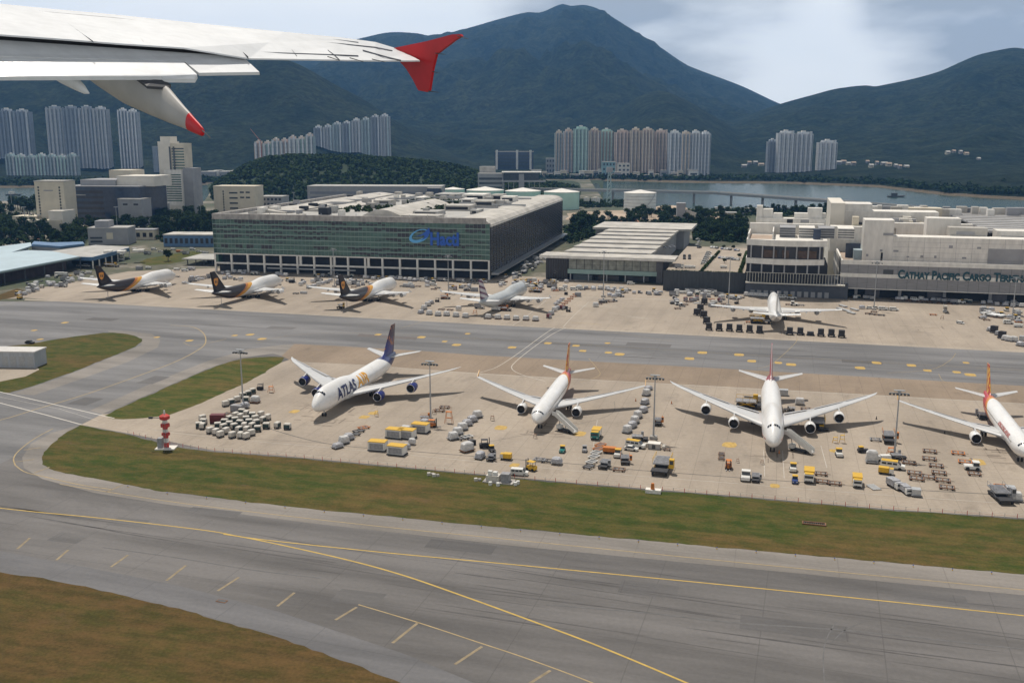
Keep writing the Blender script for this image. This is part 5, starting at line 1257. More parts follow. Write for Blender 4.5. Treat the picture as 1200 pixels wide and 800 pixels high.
def liv_ups(t, b, v):
    s = sep(t, v); x, z = s[0], s[2]
    # aft and low = brown; sweep line rising towards the tail
    k = M1(t, 'SUBTRACT', x, M1(t, 'MULTIPLY', z, 2.3))
    w = swhite(t, b, v)
    c = mixc(t, band(t, k, -52.5), w, (.62,.30,.03)); c = mixc(t, band(t, k, -56.3), c, (.42,.14,.02)); c = mixc(t, band(t, k, -58.6), c, (.022,.013,.010))
    finish(t, b, c)
def liv_atlas(t, b, v):
    s = sep(t, v); x, z = s[0], s[2]; w = swhite(t, b, v)
    k = M1(t, 'ADD', x, M1(t, 'MULTIPLY', z, -1.6)); c = mixc(t, band(t, k, -72.5), w, (.015,.022,.12)); finish(t, b, c)
def fin_atlas(t, b, v):
    s = sep(t, v); n = noise_n(t, v, .55, 4, (1,1,.5)); c = ramp(t, M1(t, 'DIVIDE', M1(t, 'SUBTRACT', s[2], 8.0), 12.0), [(0, (.012,.022,.20)), (.3, (.014,.020,.17)), (.6, (.035,.012,.05)), (1, (.05,.014,.012))])
    gold = M1(t, 'MULTIPLY', M1(t, 'GREATER_THAN', n, .54), M1(t, 'GREATER_THAN', s[2], 11.0)); c = mixc(t, gold, c, (.38,.13,.04)); finish(t, b, c)
def liv_hk(t, b, v):
    s = sep(t, v); x, z = s[0], s[2]; w = swhite(t, b, v)
    k = M1(t, 'ADD', x, M1(t, 'ADD', M1(t, 'MULTIPLY', z, 3.4), M1(t, 'MULTIPLY', M1(t, 'MULTIPLY', z, z), -.95)))
    k = M1(t, 'ADD', x, M1(t, 'MULTIPLY', M1(t, 'POWER', M1(t, 'MAXIMUM', M1(t, 'SUBTRACT', z, 1.5), 0.01), 1.5), 1.15)) if False else M1(t, 'ADD', x, M1(t, 'MULTIPLY', M1(t, 'SUBTRACT', z, 2.0), 3.0))
    c = mixc(t, band(t, k, -33.0), w, (.62,.30,.03)); c = mixc(t, band(t, k, -34.6), c, (.58,.11,.02)); c = mixc(t, band(t, k, -37.0), c, (.42,.012,.025)); finish(t, b, c)
def fin_hk(t, b, v):
    s = sep(t, v); n = noise_n(t, v, .5, 3, (1,1,.55)); c = ramp(t, M1(t, 'DIVIDE', M1(t, 'SUBTRACT', s[2], 7.0), 10.0), [(0, (.42,.012,.035)), (.2, (.46,.02,.02)), (.35, (.50,.10,.02)), (1, (.48,.05,.02))])
    c = mixc(t, M1(t, 'GREATER_THAN', n, .475), c, (.74,.40,.05)); finish(t, b, c)
def liv_red(t, b, v):
    s = sep(t, v); x, z = s[0], s[2]; w = swhite(t, b, v); c = mixc(t, band(t, M1(t, 'ADD', x, M1(t, 'MULTIPLY', z, -1.5)), -77.5), w, (.30,.03,.04))
    g = M1(t, 'MULTIPLY', band(t, z, 5.2), M1(t, 'GREATER_THAN', z, 4.75)); g = M1(t, 'MULTIPLY', g, M1(t, 'GREATER_THAN', M1(t, 'ABSOLUTE', s[1]), 2.2))
    c = mixc(t, g, c, (.42,.07,.06)); finish(t, b, c)
def fin_red(t, b, v):
    s = sep(t, v); k = M1(t, 'ADD', s[0], M1(t, 'MULTIPLY', s[2], .95)); c = mixc(t, M1(t, 'GREATER_THAN', k, -54.2), (.33,.025,.035), (.66,.60,.60)); finish(t, b, c)
def liv_grey(t, b, v): finish(t, b, ramp(t, noise_n(t, v, .3, 5), [(.3, (.44,.46,.46)), (.7, (.52,.54,.54))]))
def fin_maroon(t, b, v):
    s = sep(t, v); k = M1(t, 'FRACT', M1(t, 'MULTIPLY', M1(t, 'ADD', s[2], M1(t, 'MULTIPLY', s[0], .3)), .35)); c = mixc(t, band(t, k, .45), (.50,.48,.50), (.10,.03,.08)); finish(t, b, c)
def liv_cx(t, b, v):
    w = swhite(t, b, v); finish(t, b, w)
def fin_cx(t, b, v):
    s = sep(t, v); c = mixc(t, M1(t, 'GREATER_THAN', M1(t, 'ADD', s[0], M1(t, 'MULTIPLY', s[2], .95)), -50.2), (.62,.62,.61), (.42,.26,.20)); finish(t, b, c)
LIV = {k: paint('livery_'+k, f) for k, f in dict(ups=liv_ups, atlas=liv_atlas, hk=liv_hk, red=liv_red, grey=liv_grey, cx=liv_cx).items()}
M_upstail = mat('tail_brown', (.020,.012,.010), .35, .1, .5)
FIN = dict(ups=M_upstail, atlas=paint('fin_atlas', fin_atlas), hk=paint('fin_hk', fin_hk), red=paint('fin_red', fin_red), grey=paint('fin_maroon', fin_maroon), cx=paint('fin_cx', fin_cx))
M_blueng = mat('engine_blue', (.012,.02,.16), .3, .1, 1)
JUMBO = dict(L=76.3, st=[(0,.05,4.95,5.05),(.5,.75,4.2,5.9),(1.3,1.25,3.6,6.7),(2.6,1.85,3.0,7.7),(4.2,2.35,2.55,8.7),(5.6,2.65,2.3,9.5),(7,2.88,2.1,9.95),(10,3.15,1.95,10.25),(14,3.25,1.9,10.3),(22,3.25,1.9,10.2),(27,3.25,1.9,9.6),(32,3.25,1.9,8.85),(36,3.25,1.9,8.7),(54,3.25,1.95,8.7),(60,3.1,2.5,8.75),(66,2.45,3.9,8.75),(71,1.6,5.4,8.6),(75,.6,6.8,8.2),(76.3,.15,7.3,7.7)],
    zc=5.3, half=34.2, wz=3.3, dih=.135, le=(21.5,51.5), rootc=17.0, kink=(12.5,42.2), tip=(51.5,54.0), tipc=2.4, eng=[(11.7,1.62,5.6,4.6),(20.9,1.62,5.6,4.4)],
    fin=[(58.5,8.4),(61.5,9.2),(72.2,19.4),(76.8,19.4),(74.2,8.2)], stab=dict(root=(65.5,74.0),tip=(73.8,76.6),half=11.1,z=7.4,dz=1.5), ng=8.0, mg=[(37.5,5.5),(37.5,-5.5),(41,1.9),(41,-1.9)], axle=2, hump=True)
JUMBO4 = dict(JUMBO, L=70.6, st=[(s*(1 if s<20 else .925)+(0 if s<20 else 1.0) if s<20 else 20+(s-20)*.898, a, b, c) for s,a,b,c in JUMBO['st']], half=31.8, le=(19.8,46.0), kink=(11.5,38.5), tip=(46.0,49.2), tipc=3.2, rootc=16.0,
    eng=[(11.7,1.35,4.9,4.6),(20.8,1.35,4.9,4.4)], fin=[(54,8.4),(56.5,9.2),(66.5,19.3),(71.0,19.3),(68.4,8.2)], stab=dict(root=(60.0,68.3),tip=(67.8,70.8),half=11.1,z=7.4,dz=1.5), mg=[(34.5,5.5),(34.5,-5.5),(37.6,1.9),(37.6,-1.9)], winglet=True)
TWIN = dict(L=63.7, st=[(0,.05,4.35,4.45),(.5,.8,3.6,5.2),(1.4,1.45,3.0,6.1),(2.8,2.05,2.5,6.9),(4.6,2.5,2.15,7.45),(7,2.8,1.95,7.65),(10,2.82,1.9,7.7),(42,2.82,1.9,7.7),(48,2.7,2.4,7.72),(54,2.1,3.8,7.7),(59,1.2,5.4,7.5),(62.8,.45,6.7,7.2),(63.7,.12,6.9,7.1)],
    zc=4.8, half=30.15, wz=3.1, dih=.105, le=(19.5,41.2), rootc=12.5, kink=(9.4,32.5), tip=(41.2,43.6), tipc=2.3, eng=[(9.37,1.55,5.6,5.0)],
    fin=[(50.5,7.5),(53.0,8.0),(59.8,16.8),(64.2,16.8),(61.4,7.2)], stab=dict(root=(54.5,60.5),tip=(60.7,63.0),half=9.7,z=6.6,dz=1.2), ng=6.7, mg=[(32.1,5.3),(32.1,-5.3)], axle=2, winglet=True)
def airfoil(s0, c, y, z, th, n=7):
    up = []; lo = []
    for i in range(n+1):
        t = i/n; x = t**1.4; e = 5*th*(.2969*math.sqrt(x)-.126*x-.3516*x*x+.2843*x**3-.1015*x**4)
        up.append((-(s0+x*c), y, z + c*e*1.1)); lo.append((-(s0+x*c), y, z - c*e*.7))
    return up + lo[-2:0:-1]
def aircraft(spec, liv, label, cat, px, py, anchor, heading=0.0, group=None, text=None, eng=None, nm='cargo_aircraft', wingm=None, loc=None):
    P = spec
    t = thing(nm, label, cat, (0,0,0), 0, group)
    st = P['st']; cols = [[(s[0], s[i]) for s in st] for i in (1,2,3)]; L = P['L']; zc0 = P['zc']
    def sec(s): return sinterp(cols[0], s), sinterp(cols[1], s), sinterp(cols[2], s)
    def surf(s, a, off=0.0):   # a=0 top, 90 right side (+y)
        hw, zb, zt = sec(s); zc = min(max(zc0, zb+(zt-zb)*.35), zb+(zt-zb)*.6); ca, sa = math.cos(a), math.sin(a)
        z = zc + ((zt-zc) if ca > 0 else (zc-zb))*ca
        if P.get('hump') and 6 < s < 30 and ca > 0: hwk = hw*(1-.10*ca)
        else: hwk = hw
        return Vector((-s, (hwk+off)*sa, z + off*ca))
    ns = 64; rings = []
    for i in range(ns+1):
        u = i/ns; s = L*(u if u > .12 else u*u/.12)
        rings.append([surf(s, 2*math.pi*k/28) for k in range(28)])
    mb = MB(); mb.loft(rings); fus = mb.build('fuselage', LIV[liv], t)
    # wing-body fairing
    mb = MB(); rr = []
    for i in range(9):
        u = i/8; s = P['le'][0]-4 + u*(P['rootc']+9); k = math.sin(math.pi*min(1,max(0,u)))**.5 if 0<u<1 else .05
        rr.append([Vector((-s, 3.55*k*math.cos(a_)*(P['st'][8][1]/3.25 if P.get('hump') else .86), 3.0 + 1.45*k*math.sin(a_))) for a_ in [2*math.pi*q/16 for q in range(16)]])
    mb.loft(rr); mb.build('belly_fairing', M_wingw, t)
    wm = wingm or (M_wing if liv in ('hk','atlas','red') else M_wingw)
    def wing_at(y):
        k = (y-2)/(P['half']-2); s0 = P['le'][0] + (P['le'][1]-P['le'][0])*k
        if y < P['kink'][0]:
            kk = (y-2)/(P['kink'][0]-2); te = (P['le'][0]+P['rootc'])*(1-kk) + P['kink'][1]*kk
        else:
            kk = (y-P['kink'][0])/(P['half']-P['kink'][0]); te = P['kink'][1]*(1-kk) + (P['tip'][0]+P['tipc'])*kk
        z = P['wz'] + (y-2)*P['dih'] + 1.0*k*k
        return s0, te-s0, z
    for sg in (-1, 1):
        rings = []; ys = [1.2, 3, 6, 9, P['kink'][0], 16, 20, 24, P['half']-3, P['half']-1, P['half']]
        ys = sorted(set(ys))
        for y in ys:
            s0, c, z = wing_at(y)
            if y > P['half']-1.5 and not P.get('winglet'): s0 += (y-P['half']+1.5)*1.6; c = max(.5, c-(y-P['half']+1.5)*1.2)
            rings.append(airfoil(s0, c, y*sg, z, .12-.04*(y/P['half'])))
        if sg < 0: rings = [list(reversed(r)) for r in rings]
        mb = MB(); mb.loft(rings); w = mb.build('wing', wm, t)
        # control surface lines: flaps and ailerons proud of the skin
        mb = MB()
        for (a_, b_) in ((4.0, P['kink'][0]-1.5),(P['kink'][0]+1.0, P['half']*.66),(P['half']*.69, P['half']*.9)):
            q = []
            for y in (a_, b_):
                s0, c, z = wing_at(y); q += [(-(s0+c*.74), y*sg, z+c*.052), (-(s0+c*.99), y*sg, z+c*.012)]
            A, B_, D_, E_ = q[0], q[1], q[3], q[2]; mb.add([A, B_, D_, E_], [(0,1,2,3)])
        mb.build('flap', mat('flap_grey', (.40,.40,.41), .45, .1, .5), w)
        for y in ([8.0, 15.5, 22.0] if P['half'] < 33 else [8, 15.5, 23]):
            s0, c, z = wing_at(y); mb = MB(); mb.loft([[Vector((-(s0+c*u_), y*sg + r_*.45*math.cos(a2), z-.25+dz_ + r_*.6*math.sin(a2))) for a2 in [2*math.pi*q/8 for q in range(8)]] for u_, r_, dz_ in ((.55,.1,0),(.7,.7,-.2),(.9,.75,-.3),(1.12,.1,-.35))]); mb.build('flap_fairing', wm, w)
        if P.get('winglet'):
            s0, c, z = wing_at(P['half']); mb = MB(); mb.extr([(-s0-.2, 0, z),(-s0-c, 0, z),(-s0-c-1.6, 0, z+1.9),(-s0-c-.8, 0, z+1.9)], (0, .12, 0)); wl = mb.build('winglet', M_ac if liv != 'hk' else FIN['hk'], w); wl.location = (0, P['half']*sg, 0)
        for ei, (ye, re, le_, fwd) in enumerate(P['eng']):
            s0, c, z = wing_at(ye); se = s0 - fwd; ze = z - re*.95 - .55
            prof = [(re*.80, .35),(re*.90, .02),(re*.97, -.10),(re*1.03,-.5),(re*1.08,-1.4),(re*1.06,-2.6),(re*.95,-3.8),(re*.86,-4.4)]
            e_ = MB(); e_.loft([[Vector((-se+h-.35, ye*sg + r_*math.cos(a2), ze + r_*math.sin(a2))) for a2 in [2*math.pi*q/20 for q in range(20)]] for r_, h in prof[2:]], caps=False)
            en = e_.build('engine', {'atlas': M_blueng}.get(liv, M_ac), t)
            m2 = MB(); m2.loft([[Vector((-se+h-.35, ye*sg + r_*math.cos(a2), ze + r_*math.sin(a2))) for a2 in [2*math.pi*q/20 for q in range(20)]] for r_, h in ((re*.97,-.10),(re*.93,.02),(re*.86,.0),(re*.82,-.25))], caps=False); m2.build('intake_lip', M_chrome, en)
            m2 = MB(); m2.loft([[Vector((-se+h-.35, ye*sg + r_*math.cos(a2), ze + r_*math.sin(a2))) for a2 in [2*math.pi*q/20 for q in range(20)]] for r_, h in ((re*.82,-.25),(re*.80,-1.0),(.01,-1.02))], caps=False)
            m2.build('fan', M_fan, en)
            m2 = MB(); m2.tube((-se-4.3, ye*sg, ze), (-se-6.2, ye*sg, ze+.05), re*.62, re*.36, 14); m2.lathe([(re*.85,-se-4.74),(.01,-se-4.76)], (0, ye*sg, ze), 18, axis='x'); m2.build('exhaust', M_strut, en)
            m2 = MB(); m2.extr([(-se-.9, ye*sg-.16, ze+re*.95),(-se-4.6, ye*sg-.16, ze+re*.7),(-s0-c*.5, ye*sg-.16, z-.1),(-s0+.2, ye*sg-.16, z+.35)], (0,.32,0)); m2.build('pylon', wm, en)
    # tail
    f = P['fin']; rings = []
    f3 = f[2:4]; root = (f[0], f[4])
    def finring(k):
        s0 = f[1][0] + (f[2][0]-f[1][0])*k if k > 0 else f[0][0]; zz = (f[1][1]-1.2) + (f[2][1]-f[1][1]+1.2)*k; te = f[4][0] + (f[3][0]-f[4][0])*k
        c = te-s0; th = .10*c*(1-.2*k); return [Vector((-(s0+c*x), y*th, zz)) for x, y in ((0,0),(.12,.35),(.35,.5),(.7,.25),(1,0.01),(.7,-.25),(.35,-.5),(.12,-.35))]
    mb = MB(); mb.loft([finring(k) for k in (0,.12,.3,.5,.7,.88,1)], smooth=True); fin = mb.build('tail_fin', FIN[liv], t)
    sb = P['stab']
    for sg in (-1, 1):
        rings = []
        for k in (0,.25,.5,.75,1):
            s0 = sb['root'][0] + (sb['tip'][0]-sb['root'][0])*k; te = sb['root'][1] + (sb['tip'][1]-sb['root'][1])*k; rings.append(airfoil(s0, te-s0, (.6 + (sb['half']-.6)*k)*sg, sb['z']+sb['dz']*k, .09))
        if sg < 0: rings = [list(reversed(r)) for r in rings]
        mb = MB(); mb.loft(rings); mb.build('stabiliser', wm, t)
    # cockpit glass
    zck = {True: (4.1, 5.9), False: (1.9, 3.3)}[bool(P.get('hump'))]
    mb = MB()
    for a0, a1 in ((-62,-42),(-39,-21),(-18,-2),(2,18),(21,39),(42,62)):
        dz = abs(a0+a1)/2/62*.5
        s1, s2 = zck[0]+dz*.4+.35, zck[1]-.6+dz*.9
        if P.get('hump'): A = [surf(s1+.2, R(a0*.72), .03), surf(s1+.2, R(a1*.72), .03), surf(s2, R(a1*.72), .03), surf(s2, R(a0*.72), .03)]
        else: A = [surf(s1, R(a0), .03), surf(s1, R(a1), .03), surf(s2, R(a1), .03), surf(s2, R(a0), .03)]
        mb.add(A, [(0,1,2,3)])
    mb.build('cockpit_window', M_cock, t)
    mb = MB()      # door outlines
    for sg in (1,-1):
        for s_ in ((6.5 if P.get('hump') else 5), L*.3, L*.62, L*.8):
            a0, a1 = R(66*sg), R(96*sg)
            for (sa_, sb_, b0, b1) in ((s_, s_+.12, a0, a1),(s_+1.1, s_+1.22, a0, a1)):
                mb.add([surf(sa_,b0,.02), surf(sb_,b0,.02), surf(sb_,b1,.02), surf(sa_,b1,.02)], [(0,1,2,3)])
    mb.build('door_outline', M_strut, fus)
    if not P.get('hump'):
        mb = MB()
        for sg in (1,-1):
            for k in range(70):
                s_ = 7 + k*.7
                if s_ > 52: break
                mb.add([surf(s_,R(71*sg),.02), surf(s_+.3,R(71*sg),.02), surf(s_+.3,R(78*sg),.02), surf(s_,R(78*sg),.02)], [(0,1,2,3)])
        tag(mb.build('cabin_windows', M_cock, fus), kind='stuff')
    # landing gear
    def gear(s_, y_, nx, wr, top, name):
        g = MB(); g.tube((-s_, y_, wr), (-s_, y_, top), .22, .3, 8)
        if nx > 1: g.box(-s_-1.0, -s_+1.0, y_-.12, y_+.12, wr-.12, wr+.12)
        go = g.build(name, M_strut, t)
        for dx in ([0] if nx == 1 else [-.85,.85]):
            for dy in (-.5,.5):
                w_ = MB(); w_.tube((-s_+dx, y_+dy-.2, wr), (-s_+dx, y_+dy+.2, wr), wr, wr, 14); w_.build('wheel', M_rub, go)
    gear(P['ng'], 0, 1, .6, 3.0, 'nose_gear')
    for s_, y_ in P['mg']: gear(s_, y_, 2, .66, 3.2, 'main_gear')
    if text:
        for (body, s_, zt_, size, m_, bold, side, wid) in text:
            me = text_mesh(body, size, 0.0, bold); b2 = bmesh.new(); b2.from_mesh(me)
            x0 = min(v.co.x for v in b2.verts); x1 = max(v.co.x for v in b2.verts); k = wid/(x1-x0)
            for i in range(1, 16): bmesh.ops.bisect_plane(b2, geom=b2.verts[:]+b2.edges[:]+b2.faces[:], plane_co=(0, -.2+i*size/14, 0), plane_no=(0,1,0))
            for v in b2.verts:
                xx = (v.co.x-x0)*k; zz = zt_ + v.co.y
                s = s_ + (wid - xx) if side < 0 else s_ + xx
                hw, zb, ztp = sec(s); zc = min(max(zc0, zb+(ztp-zb)*.35), zb+(ztp-zb)*.6); q = (zz-zc)/((ztp-zc) if zz > zc else (zc-zb)); q = max(-.98, min(.98, q))
                v.co = (-s, side*(hw+.05)*math.sqrt(1-q*q)+side*.03, zz)
            b2.to_mesh(me); b2.free(); me.materials.append(m_); o_ = bpy.data.objects.new('lettering', me); C.objects.link(o_); o_.parent = fus
    if liv == 'ups':
        for sg in (-1, 1):
            P_ = [(0,2.1),(1.2,2.0),(1.9,1.7),(1.8,0),(1.2,-1.2),(0,-2.0),(-1.2,-1.2),(-1.8,0),(-1.9,1.7),(-1.2,2.0)]
            mb = MB(); mb.extr([(-(66.6+.0)+x*1.05 , sg*.55, 13.2+z*1.1) for x, z in P_], (0, sg*.06, 0)); em = mb.build('shield_emblem', mat('shield_gold',(.60,.25,.04),.4,.15,1), fin)
            Pb = [(-.9,.9),(-.2,.9),(-.2,-.7),(-.5,-.9),(-.9,-.7)]
            mb = MB(); mb.extr([(-66.6+x, sg*.61, 13.4+z*.8) for x, z in Pb], (0, sg*.03, 0)); mb.extr([(-66.6+x+1.3, sg*.61, 13.2+z*.8) for x, z in Pb], (0, sg*.03, 0)); mb.build('shield_mark', M_upstail, em)
    # place: point 'anchor' (station) stands on ground pixel; heading = direction the nose points
    a = R(heading); fwd = Vector((math.cos(a), math.sin(a), 0)); g = G(px, py); pos = g + fwd*anchor
    t.location = pos; t.rotation_euler = (0, 0, a)
    return t
DOWN = -90 - GRID; UP = 90 - GRID
M_txb = mat('letter_navy', (.012,.02,.10), .4, .1, 1); M_txg = mat('letter_gold', (.68,.33,.03), .4, .1, 1); M_txr = mat('letter_red', (.42,.07,.05), .4, .1, 1); M_txw = mat('letter_grey', (.30,.32,.36), .4, .1, 1)
atl = []
for sd_ in (1, -1):
    # on +y (starboard seen when nose points at us on the right side) the text reads from the tail towards the nose
    if sd_ > 0: atl += [('ATLAS', 12.5, 4.6, 5.4, M_txb, .14, 1, 16.0), ('AIR', 30.0, 4.6, 5.4, M_txg, .14, 1, 10.5)]
    else: atl += [('ATLAS', 24.5, 4.6, 5.4, M_txb, .14, -1, 16.0), ('AIR', 12.5, 4.6, 5.4, M_txg, .14, -1, 10.5)]
a1 = aircraft(JUMBO, 'atlas', 'white four-engine jumbo with blue engines, dark blue tail and navy and gold lettering', 'aircraft', 380, 487.5, 8.0, -90-14.0, None, atl)
hkt = [('HONG KONG AIRLINES', 11, 5.6, 1.5, M_txr, .03, 1, 15), ('HONG KONG AIRLINES', 11, 5.6, 1.5, M_txr, .03, -1, 15)]
a2 = aircraft(TWIN, 'hk', 'white twin-engine airliner with red and gold tail parked in the middle, stairs at its side', 'aircraft', 633, 501.5, 6.7, -90-12.8, 'twin-engine airliners with red and gold tails', None, nm='airliner')
a3 = aircraft(TWIN, 'hk', 'white twin-engine airliner with red and gold tail cut by the right edge', 'aircraft', 1195, 540.5, 6.7, DOWN, 'twin-engine airliners with red and gold tails', hkt, nm='airliner')
a4 = aircraft(JUMBO, 'red', 'white four-engine jumbo with dark red fin parked nose towards the camera', 'aircraft', 905, 529, 8.0, -90-13.4)
for (px, py, lab) in ((126.7,348.7,'four-engine freighter with brown tail and gold shield, leftmost of the three in that livery'), (259.6,356.7,'four-engine freighter with brown tail and gold shield, middle of the three in that livery'), (406.7,361,'four-engine freighter with brown tail and gold shield, yellow loader behind its tail')):
    u = aircraft(JUMBO4, 'ups', lab, 'aircraft', px, py, 62.0, UP-4.0, 'brown-tailed freighters', wingm=M_wingw)
    p_ = MB(); p_.tube((-62,0,0),(-62,0,4.6),.14,.14,8); p_.box(-62.9,-61.1,-.8,.8,0,.15); p_.build('tail_prop', M_strut, u)
aircraft(JUMBO4, 'grey', 'pale grey four-engine freighter with maroon striped fin in front of the green terminal corner', 'aircraft', 566, 369, 65.0, UP-6)
aircraft(JUMBO4, 'cx', 'white four-engine freighter with pale fin seen from behind, ringed by black containers', 'aircraft', 909, 387, 66.0, UP+2)
# ================================================================ OUR OWN WING (seen through the cabin window)
T = thing('airliner_wing', 'long white airliner wing with red wingtip fence reaching in from the upper left', 'wing')
def dep(px): 
    r_ = (px-600)/F/ray(px,60).y; xT = (497-600)/F/ray(497,60).y*24
    return 24 - .55*((xT-24*r_)/(.835-.55*r_))
def W3(px, py, d=0.0): return AT(px, py, dep(px)+d)
def own_paint(t, b, v):
    n = noise_n(t, v, 1.2, 8, (.25,1,1), .6, .7); c = ramp(t, n, [(.34, (.62,.64,.67)), (.62, (.70,.72,.75))])
    g = noise_n(t, v, 6.0, 4, (.5,1,1)); c = mixc(t, .25, c, ramp(t, g, [(.35, (.7,.7,.7)), (.6, (1,1,1))]), 'MULTIPLY'); finish(t, b, c, .55)
M_ow = paint('own_wing_paint', own_paint)
M_seal = mat('seal_dark', (.05,.055,.07), .6, .2, 1); M_owred = mat('wingtip_red', (.46,.008,.016), .45, .10, 2, spec=.3); M_fairg = mat('fairing_grey', (.36,.35,.34), .5, .12, .8)
def skin(le, te, thick, name, m, drop=-1, chord=(1.0,1.0), parent=T):
    """wing panel between two px outlines sampled alike; le sits further forward (deeper)"""
    n = len(le); V = []
    for i in range(n):
        k = i/(n-1); cd = chord[0]+(chord[1]-chord[0])*k
        a = W3(te[i][0], te[i][1]); b = AT(le[i][0], le[i][1], dep(te[i][0]) + .84*cd)
        th = thick*cd
        mid1 = a.lerp(b, .55) + Vector((0,0,th*.12)); mid2 = a.lerp(b, .85) + Vector((0,0,th*.10))
        lo = a.lerp(b, .6) - Vector((0,0,th)); V.append([a, mid1, mid2, b, b - Vector((0,-.04,th*.5)), lo, a - Vector((0,0,.03))])
    mb = MB(); mb.loft(V, smooth=False); return mb.build(name, m, parent)
le = [(-120,-6),(-60,-1),(0,4.5),(60,10.5),(133,17),(233,27.5),(333,37.5),(400,44),(440,49.5),(465,57)]
te = [(-120,30),(-60,35),(0,40.5),(60,45),(120,49),(200,55),(268,60.5),(330,65.5),(400,69.5),(470,70)]
te = [(-130,31),(-65,35.5),(0,40.5),(70,45.5),(140,51),(215,56),(292,68.5),(385,70),(440,71),(492,71)]
skin(le, te, .055, 'main_panel', M_ow, chord=(3.6,1.3))
# flap behind it, hanging a little lower and nearer
def slab(pxs, d0, th, name, m, parent=T, dy=0.0):
    top = [W3(x, y, d_) for (x, y, d_) in pxs]; mb = MB(); n = len(top)
    lo = [p + Vector((0, .02, -th)) for p in top]
    mb.add(top + lo, [tuple(range(n)), tuple(range(2*n-1, n-1, -1))] + [(i, n+i, n+(i+1)%n, (i+1)%n) for i in range(n)]); return mb.build(name, m, parent)
fl = slab([(-140,38,.35),(0,47,.35),(265,65,.30),(285,67,.2),(304,84.5,-.35),(233,85.5,-.40),(216,72,-.05),(0,67,-.05),(-140,62,-.05)], 0, .06, 'flap', M_ow)
slab([(-140,30,.50),(0,40,.50),(268,57,.45),(290,67.5,.35),(268,66,.30),(0,48,.38),(-140,40,.38)], 0, .04, 'flap_cove', M_seal)  # dark strip, its colour standing in for shade in the flap gap
tb = slab([(-140,63,-.10),(0,67.6,-.10),(215,72.6,-.10),(231,87.5,-.55),(228,92.8,-.6),(192,92.5,-.6),(189,89.3,-.58),(0,89.8,-.58),(-140,90.5,-.58)], 0, .07, 'flap_tab', M_ow)
# panel lines and rows of fasteners along the top skin
def line3(pxs, w, name, m, d0=.0):
    mb = MB()
    for a, b in zip(pxs, pxs[1:]):
        A = W3(a[0], a[1], a[2]); B_ = W3(b[0], b[1], b[2]); off = Vector((0,0,w/2)); mb.add([A-off, B_-off, B_+off, A+off], [(0,1,2,3)]); mb.add([A-off+Vector((0,.02,-.02)), B_-off+Vector((0,.02,-.02)), B_-off, A-off], [(0,1,2,3)])
    return mb.build(name, m, T)
M_ln = mat('panel_line', (.16,.17,.20), .6, .1, 1)
def onskin(px, f):
    """px column, f=0 trailing edge .. 1 leading edge"""
    yl = interp(le, px-8*(1-f)); yt = interp(te, px); return (px, yt+(yl-yt)*f, (.84*(3.6-2.3*(px+130)/622)*f) - .07)
line3([onskin(p, .72) for p in range(-100, 480, 20)], .008, 'panel_line', M_ln)
line3([onskin(p, .22) for p in range(300, 440, 20)], .008, 'panel_line', M_ln)
for f_, a_, b_ in ((.88,-100,430),): line3([onskin(p, f_) for p in range(a_, b_, 20)], .006, 'panel_line', mat('panel_line_faint', (.30,.31,.33), .6, .1, 1))
for p0 in (-40,150,330): line3([onskin(p0, .70), onskin(p0+9, .45), onskin(p0+18, .12)], .008, 'panel_line', MATS['panel_line_faint'])
line3([onskin(75, .62), onskin(92, .3), onskin(109, .0)], .016, 'panel_line', M_ln); line3([onskin(384, .4), onskin(392, .2), onskin(398, .0)], .016, 'panel_line', M_ln); line3([onskin(425, .5), onskin(455, .2), onskin(470, .02)], .016, 'panel_line', M_ln)
line3([onskin(272, .42), onskin(282, .2), onskin(291, .02)], .04, 'panel_line', M_seal)
# wingtip fence: a vertical blade, upper and lower fin in one
def D2(px): return 24 - (px-497)*.024
fp = [(461,56.5),(500,48.5),(530,40.5),(539,40.2),(541,42.5),(534,46.5),(520,57),(511,64),(507,80),(503,106),(500,108),(490,106),(484,94),(476,81),(467,71),(480,72),(495,71.5),(497,70)]
fp = [(461,56.5),(500,48.5),(530,40.5),(539,40.2),(541,42.5),(534,46.5),(520,57),(511,64),(507,80),(503,106),(500,108),(490,106),(484,94),(476,81),(467,71),(463,63)]
P3 = [AT(x, y, D2(x)) for x, y in fp]; mb = MB(); mb.extr(P3, (.045, .055, 0)); wl = mb.build('wingtip_fence', M_owred, T)
# fairings
def canoe(cs, name, m, parent=T, nseg=16, flat=1.0):
    rings = []
    pts = [AT(x, y, d_) for x, y, r_, d_ in cs]; 
    for i, (x, y, r_, d_) in enumerate(cs):
        rr_ = r_*d_/F; tn = (pts[min(i+1,len(pts)-1)]-pts[max(i-1,0)]).normalized(); up = Vector((0,0,1)); sd_ = tn.cross(up).normalized(); up2 = sd_.cross(tn).normalized()
        rings.append([pts[i] + sd_*rr_*.42*math.cos(a2)*flat + up2*rr_*math.sin(a2) for a2 in [2*math.pi*q/nseg for q in range(nseg)]])
    mb = MB(); mb.loft(rings); return mb.build(name, m, parent)
cz = canoe([(90,62,18,23.2),(120,74,28,22.6),(150,91,31,21.9),(176,108,26,21.0),(198,124.5,19,20.0),(215,137.5,12.5,19.1),(222,143,10.0,18.95)], 'flap_track_fairing', M_fairg)
canoe([(221.5,142.6,10.4,18.96),(227,147,8.6,18.8),(233,151.5,6.6,18.65),(236.5,154.3,5.4,18.55),(238.6,156,3.4,18.5),(239.2,156.4,.6,18.49)], 'fairing_tip', M_owred, cz)
canoe([(150,90,12,20.3),(178,100,12,19.9),(190,104,5,19.7)], 'actuator_recess', M_seal, cz, flat=1.1) if False else None
canoe([(58,72,16,20.5),(74,86,12.5,20.1),(88,97,8.5,19.8),(99,105.5,4.8,19.5),(104.5,109.5,.8,19.4)], 'flap_track_fairing', M_ow)
